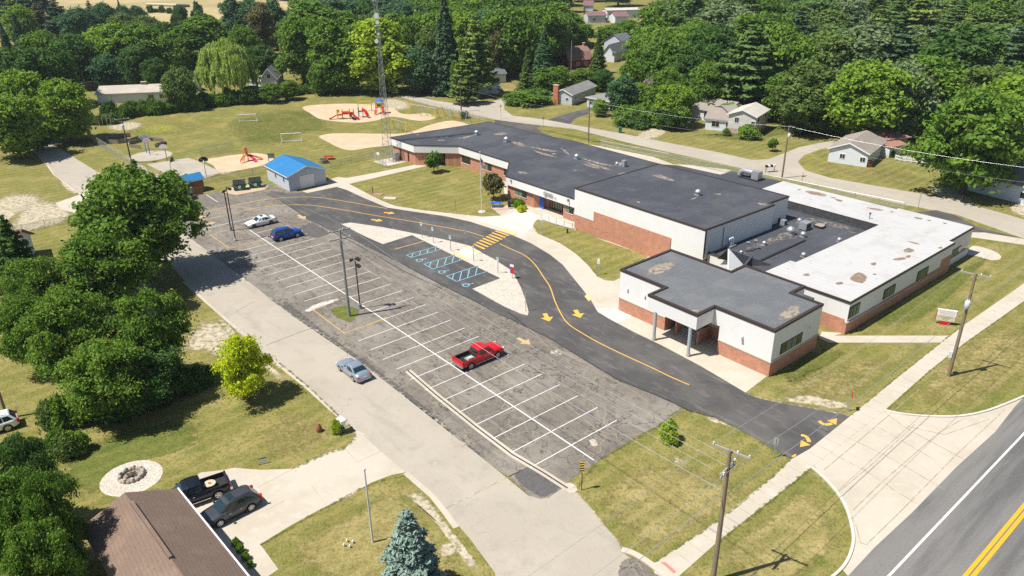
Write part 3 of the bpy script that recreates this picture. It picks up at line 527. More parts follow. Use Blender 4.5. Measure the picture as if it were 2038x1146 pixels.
for px in [[(355, 405), (372, 417)], [(378, 393), (402, 409)], [(410, 387), (433, 402)], [(405, 457), (430, 450), (475, 440), (510, 431)]]: line('bay_line', px, .12, Z5, m_pw, 'white bay line near the sheds')
line('yellow_outline', [(695, 592), (622, 616), (685, 663), (740, 644), (769, 632)], .12, Z5, m_py, 'yellow outline of the pole island')
line('yellow_outline', [(481, 451), (418, 467), (456, 494), (510, 481), (523, 477)], .12, Z5, m_py, 'yellow outline round the upper light pole')
line('yellow_outline', [(440, 386), (462, 395), (510, 386), (542, 376)], .10, Z5, m_pyf, 'faded yellow outline in front of the dumpsters')
line('lane_line', [(380, 427), (437, 415), (509, 400), (560, 394), (610, 392), (650, 395), (700, 403), (735, 409), (770, 415)], .14, Z5, m_py, 'upper yellow lane line by the sheds', curve=True)
line('lane_line', [(382, 442), (450, 428), (510, 414), (572, 408), (622, 409), (685, 418), (747, 429), (810, 439), (860, 448), (910, 457), (935, 462), (963, 471)], .14, Z5, m_py, 'long yellow lane line towards the crosswalk', curve=True)
line('lane_line', [(994, 485), (1020, 497), (1045, 509), (1065, 527), (1082, 552), (1095, 572), (1105, 601), (1120, 631), (1135, 648), (1160, 664), (1195, 684), (1245, 708), (1295, 731), (1332, 749), (1371, 766)], .14, Z5, m_py, 'yellow line curving down the drop-off lane', curve=True)
Q = lambda x, y: (770 + x/5.731, 440 + y/5.731)
mb = MB()
for a, b in [((990, 262), (1115, 320)), ((1022, 240), (1155, 295)), ((1060, 218), (1195, 272)), ((1097, 197), (1235, 252)), ((1135, 175), (1272, 232)), ((1167, 155), (1312, 210)), ((1200, 133), (1352, 187)), ((1237, 112), (1390, 167))]:
    ribbon_mb(mb, [G(*Q(*a)), G(*Q(*b))], .38, Z5)
tag(mb.build('crosswalk', m_py), 'eight yellow crosswalk bars in front of the entrance', 'crosswalk', kind='structure')
HB = [[(220, 388), (280, 415)], [(220, 388), (565, 290)], [(280, 415), (635, 318)], [(280, 410), (300, 365)], [(370, 388), (388, 340)], [(458, 362), (475, 315)], [(548, 332), (567, 290)],
      [(422, 490), (525, 548)], [(422, 490), (772, 387)], [(525, 548), (880, 432)], [(485, 520), (505, 465)], [(565, 537), (590, 440)], [(655, 497), (683, 413)], [(742, 470), (770, 387)], [(828, 448), (842, 416)],
      [(678, 628), (795, 690)], [(678, 628), (1035, 512)], [(795, 690), (1148, 572)], [(745, 662), (765, 603)], [(830, 675), (852, 575)], [(920, 645), (942, 545)], [(1010, 615), (1035, 512)]]
mb = MB()
for a, b in HB: ribbon_mb(mb, [G(*Q(*a)), G(*Q(*b))], .12, Z5)
tag(mb.build('access_hatching', m_pb), 'light blue hatched access aisles', 'road marking', kind='structure')
def wheelchair(x, y):                            # lies with its head towards the gravel
    c = G(x, y).to_2d(); mb = MB(); up = sn; rt_ = -sp
    def P2(a, b): return c + rt_*a + up*b
    ring = [P2(-.05 + .42*math.cos(t), -.22 + .42*math.sin(t)) for t in [math.radians(v) for v in range(100, 372, 20)]]
    ribbon_mb(mb, ring, .13, Z5 + .002)
    ribbon_mb(mb, [P2(-.12, .62), P2(-.08, .08), P2(.32, .08), P2(.50, -.42), P2(.68, -.36)], .13, Z5 + .004)
    ribbon_mb(mb, [P2(-.10, .34), P2(.26, .34)], .12, Z5 + .006)
    h = [P2(-.12 + .12*math.cos(t*.7), .80 + .12*math.sin(t*.7)) for t in range(9)]
    mb.add([(*q, Z5 + .004) for q in h], [tuple(range(9))])
    return mb.build('wheelchair_symbol', m_pb)
for i, (x, y) in enumerate([(385, 443), (640, 577), (915, 727)]):
    tag(wheelchair(*Q(x, y)), 'blue painted wheelchair symbol, %s bay' % ('upper', 'middle', 'lower')[i], 'road marking', kind='structure')
line('lane_line', [Q(88, 322), Q(430, 228)], .14, Z5, m_py, 'orange-yellow line beside the blue bays')
def arrow(tail, tip, wd=.32, hw=1.0, mat=m_py, label='yellow lane arrow'):
    a, b = G(*tail).to_2d(), G(*tip).to_2d(); d = (b-a).normalized(); n_ = Vector((-d.y, d.x)); hl = min(1.3, (b-a).length*.5); c = b - d*hl; mb = MB()
    mb.add([(*(p), Z5 + .002) for p in (a-n_*wd/2, c-n_*wd/2, c+n_*wd/2, a+n_*wd/2, c-n_*hw/2, b, c+n_*hw/2)], [(0, 1, 2, 3), (4, 5, 6)])
    return tag(mb.build('lane_arrow', mat), label, 'road marking', kind='structure')
arrow((593, 428), (608, 436), .5, 1.5, m_pyf, 'faded arrow at the seam'); arrow((764, 423), (786, 425), .45, 1.3); arrow((739, 437), (762, 440), .45, 1.3)
arrow((1084, 624), (1093, 640), .55, 1.6); arrow((1145, 617), (1155, 633), .55, 1.6); arrow((1030, 673), (1056, 686), .5, 1.5, m_pyf); arrow((380, 434), (413, 430), .4, 1.2, m_pyf); arrow((405, 448), (431, 442), .4, 1.2, m_pyf)
for pts, tip, bs in (([(1630, 838), (1638, 844), (1648, 845), (1655, 843)], (1666, 833), [(1646, 837), (1664, 846)]), ([(1594, 866), (1604, 869), (1609, 876), (1610, 880)], (1592, 890), [(1594, 876), (1613, 886)])):
    line('turn_arrow', pts, .35, Z5, m_py, 'curved stem of a yellow turn arrow', curve=True)
    mb = MB().add([(*G(*p).to_2d(), Z5 + .003) for p in (bs[0], bs[1], tip)], [(0, 1, 2)]); tag(mb.build('turn_arrow_head', m_py), 'head of a yellow turn arrow at the exit', 'road marking', kind='structure')
patch('yellow_mark', [(1575, 908), (1584, 903), (1585, 907), (1578, 911)], Z5, m_py, soft=.7, full=.5, label='yellow paint spot at the exit')
for x, y in ((947, 726), (1003, 577)): 
    c = G(x, y); sheet('manhole', [(c.x + .42*math.cos(t*.52), c.y + .42*math.sin(t*.52)) for t in range(12)], Z5 + .012, m_conc, 'round pale manhole cover', 'manhole', world=True)
# school lawns
lawnA = [(695, 366), (735, 387), (760, 399), (785, 409), (835, 417), (885, 423), (960, 431), (997, 429), (990, 418), (1010, 408), (1022, 412), (1032, 406), (1012, 398), (1004, 385), (1000, 360), (912, 328), (880, 322), (862, 326), (840, 332)]
sheet('front_lawn', lawnA, Z3 + .004, m_grass, 'mown lawn in front of the classroom wing', 'lawn')
sheet('brick_walk', [(977, 413), (998, 408), (1016, 416), (997, 429)], Z4 + .003, M('paver_brick', (.45, .33, .25), [('noise', 5, (.55, .45, .36), .45, .65, .8)]), 'worn brick path by the flagpole', 'pavement')
lawnB = [(1061, 449), (1064, 442), (1070, 437), (1080, 439), (1140, 457), (1205, 480), (1292, 510), (1260, 528), (1236, 552), (1222, 559), (1205, 558), (1190, 551), (1180, 540), (1170, 527), (1145, 504), (1115, 484), (1070, 464)]
sheet('side_lawn', lawnB, Z3 + .004, m_grass, 'mown lawn below the gym wall', 'lawn')
sheet('walk_lawn', [(575, 334), (660, 312), (755, 310), (790, 314), (820, 326), (835, 326), (750, 343), (690, 354), (660, 350)], Z3 + .004, m_grass, 'lawn behind the blue-roofed garage', 'lawn')
sheet('garage_slab', [(601, 381), (668, 364), (675, 371), (612, 384)], Z5, m_conc, 'concrete slab in front of the garage door', 'pavement')
sheet('annex_walk', [(1636, 660), (1682, 663), (1660, 668), (1900, 668), (1878, 682), (1650, 682), (1630, 672)], Z3, m_conc, 'concrete walk from the annex to the pavement', 'pavement')
sheet('gravel_bed', [(1935, 490), (1955, 492), (1985, 503), (1992, 514), (1975, 518), (1945, 510), (1925, 505)], Z3, m_gravel, 'stone bed at the far corner of the white wing', 'gravel', curve=True)
# playground
sand1 = [(602, 214), (622, 209), (685, 206), (735, 208), (780, 215), (797, 225), (815, 227), (845, 225), (862, 230), (867, 235), (845, 240), (822, 239), (780, 232), (747, 240), (710, 244), (665, 241), (635, 236), (617, 225)]
sheet('play_sand', sand1, Z2, m_sand, 'sand under the red climbing frame', 'sand', curve=True)
sheet('play_sand', [(635, 272), (650, 267), (685, 265), (760, 266), (810, 264), (860, 247), (897, 240), (925, 245), (935, 252), (870, 262), (800, 285), (740, 293), (700, 299), (678, 295), (655, 284)], Z2, m_sand, 'long sand area by the swings', 'sand', curve=True)
sheet('play_sand', [(408, 318), (440, 312), (475, 307), (515, 305), (543, 313), (538, 324), (510, 332), (470, 340), (440, 346), (425, 330)], Z2, m_sand, 'sand under the small red slide', 'sand', curve=True)
sheet('ball_court', [(292, 327), (375, 314), (390, 319), (442, 343), (410, 354), (350, 354), (326, 344)], Z2 + .004, m_chip, 'concrete basketball court', 'court')
c = G(300, 310); e = G(339, 310); rr = (e-c).length
sheet('ball_pad', [(c.x + rr*math.cos(t*.262), c.y + rr*math.sin(t*.262)) for t in range(24)], Z2, m_chip, 'round concrete pad with two basketball posts', 'court', world=True)
sheet('tower_pad', [G(*p).to_2d() for p in [(743, 321), (790, 312), (812, 321), (769, 331)]], Z4, m_gravel, 'gravel pad under the radio tower', 'gravel', world=True)
sheet('dumpster_pad', [(438, 382), (462, 373), (510, 364), (535, 370), (525, 378), (470, 388)], Z4, M('rusty_pad', (.45, .33, .22), [('noise', 2, (.55, .44, .32), .45, .65, .7)]), 'reddish pad in front of the dumpsters', 'pavement')
sheet('fire_pit_stone', [(G(262, 951).x + 2.55*math.cos(t*.2618), G(262, 951).y + 2.45*math.sin(t*.2618)) for t in range(24)], Z2, m_gravel, 'round bed of pale stones round the fire ring', 'gravel', world=True)
patch('bright_grass', [(250, 262), (300, 240), (345, 240), (380, 250), (340, 268), (290, 275)], Z1 + .004, grass('yellowing_grass', (.29, .29, .05), (.36, .32, .10), (.20, .24, .03)), label='yellow-green patch in the school field', soft=.4, full=.4)
patch('mulch', [(1325, 905), (1365, 900), (1385, 915), (1370, 935), (1340, 935)], Z1, m_dirt, label='thin grass round the shrub', soft=.4, full=.3)

# ------------------------------------------------------------------ THE SCHOOL (x = towards the upper right, y = towards the upper left of the photo)
sc = thing('school_building', 'long low brick and white school with dark and white flat roofs', 'school', (26.63, 68.72, 0), R(39.9))
def SP(x, y, z=0):                                # photo pixel -> the school's own frame
    p = G(x, y, z) - Vector((26.63, 68.72, 0)); c, s = math.cos(R(39.9)), math.sin(R(39.9)); return Vector((p.x*c + p.y*s, -p.x*s + p.y*c))
ANN = [(0, 0), (9.2, 0), (9.2, 3.75), (11.9, 3.75), (11.9, 11.8), (9.1, 11.8), (9.1, 20.9), (-.2, 20.9), (-.2, 14.1), (-.15, 7.35), (0, 7.35)]
ANNR = ANN[:8] + [(-.2, 14.1), (-3.05, 14.1), (-3.05, 7.35), (0, 7.35)]
def inset(poly, d):                               # offset a rectilinear or diagonal outline inwards
    n = len(poly); out = []; area = sum(poly[i][0]*poly[(i+1) % n][1] - poly[(i+1) % n][0]*poly[i][1] for i in range(n)); sg = 1 if area > 0 else -1
    for i in range(n):
        a, b, c = [Vector(poly[(i+k) % n]) for k in (-1, 0, 1)]; u = (b-a).normalized(); v = (c-b).normalized()
        n1 = Vector((-u.y, u.x))*sg; n2 = Vector((-v.y, v.x))*sg; m = (n1+n2); k = m.length
        out.append(tuple(b + m*(2*d/(k*k)) if k > .1 else b))
    return out
def block(poly, zb, h, brick_top, rmat, wall=True, lip=.16, wd=.30, sillw=.10, fascia=None, name_roof='roof'):
    if brick_top > 0: MB().prism(inset(poly, .0 if fascia is None else .35), 0, brick_top).build('brick_wall', m_brick, sc)
    MB().prism(poly if fascia is None else poly, brick_top if fascia is None else fascia, h - .05).build('white_wall', m_stucco, sc)
    MB().prism(inset(poly, .12), h - .05, h - .02 if lip > 0 else h).build(name_roof, rmat, sc)
    o = inset(poly, -.05); i_ = inset(poly, wd); mb = MB(); n = len(poly); z0, z1 = h - .14, h + lip*.5
    mb.add([(*p, z0) for p in o] + [(*p, z1) for p in o] + [(*p, z1) for p in i_] + [(*p, h - .1) for p in i_],
           [(a, (a+1) % n, (a+1) % n + n, a + n) for a in range(n)] + [(a+n, (a+1) % n + n, (a+1) % n + 2*n, a+2*n) for a in range(n)] + [(a+2*n, (a+1) % n + 2*n, (a+1) % n + 3*n, a+3*n) for a in range(n)])
    mb.build('roof_edge', m_edge, sc)
def strip_x(x, y0, y1, z0, z1, mat, name, t=.03, s=-1):  # a thin slab on a wall facing -x
    return MB().b2((x + s*t, y0, z0), (x, y1, z1)).build(name, mat, sc)
def win_x(x, ya, yb, z0, z1, panes=3, blinds=(0, 1)):     # window on a wall facing -x
    f = MB().b2((x-.05, ya, z0), (x+.02, yb, z1)).build('window', m_frame, sc); wv = (yb-ya)/panes
    for k in range(panes):
        bl = (panes-1-k) in blinds
        MB().b2((x-.065, ya + k*wv + .07, z0 + .08), (x-.045, ya + (k+1)*wv - .07, z1 - .08)).build('pane', m_blind if bl else m_glass, f)
    MB().b2((x-.07, ya-.08, z0-.1), (x+.01, yb+.08, z0-.005)).build('sill', m_stucco, f)
def win_y(y, xa, xb, z0, z1, panes=4, z0b=None):                      # window on a wall facing -y
    f = MB().b2((xa, y-.05, z0), (xb, y+.02, z1)).build('window', m_frame, sc); wv = (xb-xa)/panes
    for k in range(panes):
        MB().b2((xa + k*wv + .07, y-.065, z0 + .08), (xa + (k+1)*wv - .07, y-.045, z1 - .08)).build('pane', m_blind if k in (1, 2) else m_glass, f)
# annex
mbw = MB().prism([(0, 0), (9.2, 0), (9.2, 3.75), (11.9, 3.75), (11.9, 11.8), (9.1, 11.8), (9.1, 20.9), (-.2, 20.9), (-.2, 13.7), (2.3, 13.7), (2.3, 6.5), (0, 6.5)], 1.80, 5.35); mbw.build('white_wall', m_stucco, sc)
MB().prism([(-.03, -.03), (9.17, -.03), (9.17, 3.72), (11.87, 3.72), (11.87, 11.77), (9.07, 11.77), (9.07, 20.87), (-.23, 20.87), (-.23, 13.7), (2.27, 13.7), (2.27, 6.5), (-.03, 6.5)], 0, 1.66).build('brick_wall', m_brick, sc)
MB().prism([(-.08, -.08), (9.28, -.08), (9.28, 3.8), (11.95, 3.8), (11.95, 11.8), (9.1, 11.8), (9.1, 20.95), (-.28, 20.95), (-.28, 13.7), (2.2, 13.7), (2.2, 6.5), (-.08, 6.5)], 1.66, 1.80).build('stone_sill_course', m_conc, sc)
MB().prism([(-3.05, 7.35), (.0, 7.35), (.0, 14.1), (-3.05, 14.1)], 3.66, 5.35).build('canopy', m_stucco, sc)
MB().prism([(0, 6.5), (2.2, 6.5), (2.2, 13.7), (-.0, 13.7)], 3.4, 3.64).build('porch_ceiling', m_stucco, sc)
MB().prism([(-.0, 6.5), (.12, 6.5), (.12, 7.33), (.0, 7.33)], 3.66, 5.3).build('white_wall', m_stucco, sc)
MB().prism(inset(ANNR, .12), 5.30, 5.37).build('roof', m_roof_annex, sc)
n = len(ANNR); mb = MB(); o_, i_ = inset(ANNR, -.06), inset(ANNR, .28)
mb.add([(*p, 5.24) for p in o_] + [(*p, 5.52) for p in o_] + [(*p, 5.52) for p in i_] + [(*p, 5.3) for p in i_],
       [(a + n*q, (a+1) % n + n*q, (a+1) % n + n*(q+1), a + n*(q+1)) for a in range(n) for q in range(3)]).build('roof_edge', m_edge, sc)
for y in (8.2, 13.05):
    MB().tube([(-2.85, y, .35), (-2.85, y, 3.66)], .19, 14).build('column', M('grey_green_column', (.42, .47, .48), rough=.6), sc)
    MB().tube([(-2.85, y, 0), (-2.85, y, .38)], .25, 14).build('column_base', m_conc, sc)
MB().b2((-.2, 6.5, .004), (2.2, 13.7, .03)).build('porch_floor', m_conc, sc)
st = MB()
for k in range(6): st.b2((.1 + .30*k, 9.3, 0), (2.2, 12.1, .17*(k+1) - .002*k))
st.build('steps', M('grey_steps', (.33, .32, .31), rough=.9), sc)
for y in (9.2, 12.2):
    MB().tube([(-.3, y, 0), (-.3, y, .95), (.2, y, 1.0), (2.0, y, 1.95)], .03, 6).tube([(.2, y, 0.2), (.2, y, 1.0)], .03).tube([(1.1, y, .5), (1.1, y, 1.5)], .03).build('handrail', m_dark, sc)
MB().b2((2.1, 9.6, 1.05), (2.18, 11.8, 3.3)).build('door', m_dark, sc)
MB().b2((-.02, 12.1, 0), (2.2, 12.35, 1.6)).b2((-.02, 9.05, 0), (2.2, 9.3, 1.6)).build('stair_wall', m_brick, sc)
for y, z in ((19.6, 3.3), (16.9, 3.4), (3.6, 3.3)):
    MB().b2((-.42, y-.12, z-.14), (-.2 if y > 10 else -.0, y+.12, z+.14)).build('wall_lamp', m_white, sc)
MB().b2((6.9, -.2, 3.3), (7.2, 0, 3.45)).build('wall_lamp', m_white, sc)
win_y(-.0, 1.6, 5.7, 2.05, 3.3, 4)
MB().b2((3.9, 5.0, 5.37), (4.0, 5.1, 5.5)).build('roof_vent', m_metal, sc)
for px in ([(1275, 545), (1290, 527), (1330, 517), (1362, 515), (1345, 535), (1310, 550), (1285, 552)], [(1535, 637), (1562, 610), (1590, 600), (1600, 612), (1590, 632), (1560, 640)], [(1368, 618), (1385, 614), (1396, 618), (1388, 623)]):
    patch('dust_patch', None, 5.378, m_dust, pts=[SP(*p, 5.4) for p in px], parent=sc, full=.41)
mb = MB()
for a, b in (((-2.9, 11.6), (9, 11.6)), ((0, 7.3), (11.8, 7.3)), ((4.6, .3), (4.6, 20.6)), ((0, 16.2), (9, 16.2))): ribbon_mb(mb, [a, b], .05, 5.384)
mb.build('roof_seam', m_seam, sc)
# gym
GYM = [(15.6, 20.5), (31.0, 20.1), (31.1, 21.0), (35.8, 20.8), (35.8, 25.5), (35.0, 44.7), (15.5, 44.75)]
MB().prism(GYM, 2.3, 6.5).build('white_wall', m_stucco, sc)
MB().prism(inset(GYM, .05), 0, 2.3).build('brick_wall', m_brick, sc)
MB().b2((15.46, 25.9, .0), (15.7, 40.6, 3.85)).build('brick_panel', m_brick, sc)
MB().prism(inset(GYM, .12), 6.5, 6.56).build('roof', m_roof, sc)
n = len(GYM); o_, i_ = inset(GYM, -.06), inset(GYM, .22)
MB().add([(*p, 6.42) for p in o_] + [(*p, 6.62) for p in o_] + [(*p, 6.62) for p in i_] + [(*p, 6.5) for p in i_],
       [(a + n*q, (a+1) % n + n*q, (a+1) % n + n*(q+1), a + n*(q+1)) for a in range(n) for q in range(3)]).build('roof_edge', m_edge, sc)
mb = MB()
for y in (22.5, 25.5, 28.5, 31.5, 34.5, 37.5, 40.5, 43): ribbon_mb(mb, [(15.9, y), (35, y + .1)], .04, 6.572)
for x in (22, 29): ribbon_mb(mb, [(x, 21), (x, 44.4)], .04, 6.576)
mb.build('roof_seam', M('faint_roof_seam', (.15, .15, .155)), sc)
MB().b2((15.55, 20.35, 2.6), (15.75, 20.47, 6.4)).build('downpipe', m_frame, sc)
MB().tube([(19.5, 20.3, 3.1), (19.5, 20.3, 6.0)], .04).build('downpipe', m_frame, sc)
for px in ([(1285, 345), (1310, 345), (1350, 360), (1352, 364), (1320, 358)], [(1414, 383), (1440, 386), (1430, 389)], [(1505, 403), (1530, 405), (1528, 411), (1510, 408)], [(1265, 400), (1280, 403), (1270, 404)], [(1370, 398), (1390, 391), (1384, 396)]):
    patch('dust_patch', None, 6.58, m_dust, pts=[SP(*p, 6.56) for p in px], parent=sc, full=.37)
# classroom wing
CL = [(16.5, 44.5), (35, 44.7), (41.5, 49.9), (41.6, 72), (40.3, 79), (39.8, 96.0), (16.3, 99.2), (16.4, 90.7), (22.5, 84.1), (22.6, 68.9), (16.6, 62.6), (16.8, 46)][::1]
CL = [(16.8, 44.6), (35.0, 44.75), (41.5, 49.9), (41.6, 72), (40.3, 79), (39.8, 96.0), (16.3, 99.2), (16.4, 90.7), (22.5, 84.1), (22.6, 68.9), (16.6, 62.6)]
MB().prism(CL, 2.70, 4.15).build('white_fascia', m_stucco, sc)
MB().prism(inset(CL, .04), 4.10, 4.18).build('roof', m_roof, sc)
n = len(CL); o_, i_ = inset(CL, -.06), inset(CL, .12)
MB().add([(*p, 4.08) for p in o_] + [(*p, 4.22) for p in o_] + [(*p, 4.22) for p in i_] + [(*p, 4.1) for p in i_],
       [(a + n*q, (a+1) % n + n*q, (a+1) % n + n*(q+1), a + n*(q+1)) for a in range(n) for q in range(3)]).build('roof_edge', m_edge, sc)
BW = [(17.2, 44.7), (17.2, 49.0), (19.2, 50.8), (19.2, 54.4), (17.2, 56.2), (17.0, 62.6), (22.95, 68.9), (22.85, 84.1), (20.8, 86.4), (22.8, 87.9), (20.6, 90.6), (18.4, 89.0), (16.8, 91.0), (16.7, 98.8), (39.4, 95.6), (39.9, 79), (41.2, 72), (41.1, 50), (35, 45)]
MB().prism(BW, 0, 2.7).build('brick_wall', m_brick, sc)
win_x(17.1, 57.9, 60.7, 1.3, 2.6, 3, (0, 1)); win_x(17.2, 46.7, 48.3, 1.35, 2.65, 2, (0,))
win_x(22.9, 80.9, 83.7, 1.0, 2.4, 3, ()); win_x(22.9, 74.5, 77.3, 1.1, 2.4, 3, (0, 1)); win_x(22.95, 69.2, 70.8, 1.2, 2.5, 1, ())
for y in (93.2, 95.9): MB().b2((16.64, y, .4), (16.72, y+.28, 2.2)).build('wall_slot', m_frame, sc)
d = MB().b2((19.05, 51.0, .02), (19.2, 54.2, 2.55)).build('entrance_doors', m_frame, sc)
for k in range(5): MB().b2((19.03, 51.1 + .62*k + .04, .25), (19.05, 51.1 + .62*k + .52, 2.4)).build('pane', M('entry_glass', (.20, .17, .13), rough=.15), d)
MB().b2((17.9, 54.45, .02), (18.05, 55.35, 2.3)).build('blue_door', m_blue, sc)
MB().add([(20.6, 86.5, 0.05), (22.6, 88.0, 0.05), (22.6, 88.0, 2.5), (20.6, 86.5, 2.5)], [(0, 1, 2, 3)]).build('side_door', m_glass, sc)
# round emblem and raised lettering over the entrance, too small in the photo to read
c = (16.58, 52.6, 3.45); em = MB().tube([(16.62, 52.7, 3.47), (16.52, 52.7, 3.47)], .36, 16); em.build('emblem', M('emblem_grey', (.26, .25, .21), [('noise', 6, (.55, .48, .38), .45, .6, .8)]), sc)
mb = MB()
for q in range(7): mb.b2((16.56, 52.25 - q*.20, 3.50 + (.0 if q % 2 else .03)), (16.62, 52.13 - q*.20, 3.72)); mb.b2((16.56, 52.25 - q*.20, 3.18), (16.62, 52.12 - q*.20, 3.38))
mb.b2((16.56, 50.55, 3.2), (16.62, 50.45, 3.42)).b2((16.56, 50.25, 3.2), (16.62, 50.15, 3.42)).build('wall_lettering', m_greymetal, sc)
for y in (61.2, 47.3): MB().b2((16.4, y-.1, 3.5), (16.7, y+.1, 3.9)).build('wall_lamp', m_greymetal, sc)
ramp = MB().b2((16.2, 45.2, 0), (17.1, 50.6, .22)); ramp.build('entrance_step', m_conc, sc)
# low dark roofs behind the gym and in the court
LOW2 = [(34.9, 25.6), (48.4, 29.6), (47.3, 38.4), (44.2, 38.7), (43.3, 47.3), (41.4, 49.8), (35.0, 44.7)]
MB().prism([(35.9, 25.6), (48.5, 29.5), (47.2, 38.4), (44.2, 38.7), (43.3, 47.2), (41.5, 49.8), (35.1, 44.7)], 0, 4.0).build('back_wall', m_brick, sc)
MB().prism([(35.9, 25.6), (48.6, 29.5), (47.3, 38.5), (44.3, 38.8), (43.4, 47.3), (41.5, 49.9), (35.1, 44.7)], 4.0, 4.12).build('roof', m_roof, sc)
COURT = [(16.6, 12.3), (14.3, 10.4), (19.9, 10.4), (19.9, 9.7), (40.4, 9.2), (40.4, 24.0), (36, 24), (35.9, 20.9), (31, 21), (31, 20.2), (16.6, 20.5)]
MB().prism([(16.9, 12.3), (14.6, 10.3), (19.9, 10.3), (19.9, 9.6), (40.4, 9.2), (40.4, 24.0), (36, 24), (35.85, 20.7), (31, 21), (31, 20), (16.9, 20.4)], 0.4, 2.96).build('roof', m_roof, sc)
MB().b2((16.5, 12.4, 1.0), (16.88, 20.4, 3.06)).build('white_wall', m_stucco, sc)
MB().b2((16.45, 12.4, 0), (16.85, 20.4, 1.0)).build('brick_wall', m_brick, sc)
MB().b2((16.4, 12.4, 3.06), (16.95, 20.4, 3.16)).build('roof_edge', m_edge, sc)
MB().prism([(12.0, 3.8), (14.55, 3.8), (14.55, 12.2), (16.8, 12.3), (16.8, 13.0), (9.3, 13.0), (9.2, 11.9), (12.0, 11.9)], 0, 3.1).build('link_roof', m_roof, sc)
# white triangular fin with its dark sloping back
MB().add([(11.6, 13.0, 2.9), (15.6, 13.0, 2.9), (15.4, 13.0, 5.3), (11.6, 13.25, 2.9), (15.6, 13.25, 2.9), (15.4, 13.25, 5.3)], [(0, 1, 2), (3, 5, 4), (0, 2, 5, 3), (1, 4, 5, 2)]).build('fin_back', m_roof, sc)
fa, fb, fc = SP(1448.6, 495, 5.2), SP(1447.6, 536.5, 3.0), SP(1479, 528.6, 3.0)
dv = Vector((.10, -.12))
MB().add([(*fa, 5.2), (*fb, 3.0), (*fc, 3.0), (*(fa+dv), 5.2), (*(fb+dv), 3.0), (*(fc+dv), 3.0)], [(0, 1, 2), (3, 5, 4), (0, 2, 5, 3), (0, 3, 4, 1), (1, 4, 5, 2)]).build('white_fin', m_stucco, sc)
MB().add([(*fa, 5.2), (*fc, 3.0), (19.5, 12.6, 3.0), (*(fb + Vector((2, 3))), 2.98)], [(0, 1, 2), (0, 2, 3)]).build('fin_roof', m_roof, sc)
ribs = MB().b2((17.2, 14.2, 2.96), (30.2, 14.5, 3.14)).b2((17.0, 11.6, 2.96), (19.4, 11.85, 3.16)); ribs.build('roof_curb', m_dark, sc)
mb = MB()
for y in (12.2, 17.3): ribbon_mb(mb, [(20, y), (40, y)], .04, 2.972)
mb.build('roof_seam', m_seam, sc)
for px in ([(1455, 505), (1500, 485), (1570, 455), (1600, 452), (1590, 470), (1530, 490), (1480, 500)], [(1580, 425), (1650, 440), (1720, 458), (1700, 462), (1640, 450), (1575, 432)], [(1680, 455), (1705, 462), (1710, 467), (1690, 464)], [(1565, 470), (1585, 465), (1590, 475), (1570, 478)]):
    patch('dust_patch', None, 2.975, m_dust, pts=[SP(*p, 2.97) for p in px], parent=sc, full=.30)
# white-roofed wing
WH = [(14.55, -.5), (41.5, -.6), (41.5, .1), (49.4, .1), (49.4, 10.7), (48.75, 10.7), (48.7, 29.5), (36.0, 29.5), (36.0, 24.2), (40.5, 24.2), (40.5, 9.2), (20.0, 9.7), (20.0, 10.45), (14.6, 10.6)]
MB().prism(WH, 1.45, 4.1).build('white_wall', m_stucco, sc)
MB().prism(inset(WH, .02), 4.1, 4.19).build('white_roof', m_roof_white, sc)
n = len(WH); o_ = inset(WH, -.10)
MB().add([(*p, 3.90) for p in o_] + [(*p, 4.17) for p in o_] + [(*p, 4.175) for p in inset(WH, .03)], [(a + n*q, (a+1) % n + n*q, (a+1) % n + n*(q+1), a + n*(q+1)) for a in range(n) for q in range(2)]).build('roof_edge', m_edge, sc)
MB().prism([(14.5, -.53), (38.5, -.63), (38.5, .2), (48.0, .2), (48, 29), (14.5, 10)], 0, 1.5).build('brick_wall', m_brick, sc)
MB().add([(14.4, -.68, 1.50), (38.9, -.74, .85), (38.9, -.62, .85), (14.4, -.5, 1.50), (14.4, -.68, 1.62), (38.9, -.74, .97), (38.9, -.62, .97), (14.4, -.5, 1.62)], [(0, 1, 5, 4), (4, 5, 6, 7), (0, 3, 2, 1)]).build('stone_sill_course', m_conc, sc)
MB().b2((38.5, -.66, 0), (41.45, -.2, 2.5)).build('brick_pier', m_brick, sc)
MB().b2((41.5, .04, 0), (49.4, .3, 1.0)).build('white_base', m_stucco, sc)
MB().b2((14.48, -.2, 0), (14.8, 10, 1.85)).build('brick_wall', m_brick, sc)
MB().b2((40.32, 9.3, 2.9), (40.45, 24.2, 4.02)).build('court_wall', M('court_wall_membrane', (.050, .052, .056), [('noise', 2, (.085, .088, .09), .45, .65, .7)], rough=.9), sc)
win_y(-.56, 14.6, 16.9, 2.0, 3.4, 3); win_y(-.58, 22.8, 25.6, 1.75, 3.05, 4); win_y(-.6, 31.6, 34.6, 1.5, 2.8, 4); win_y(.05, 42.4, 46.4, 1.05, 2.25, 4)
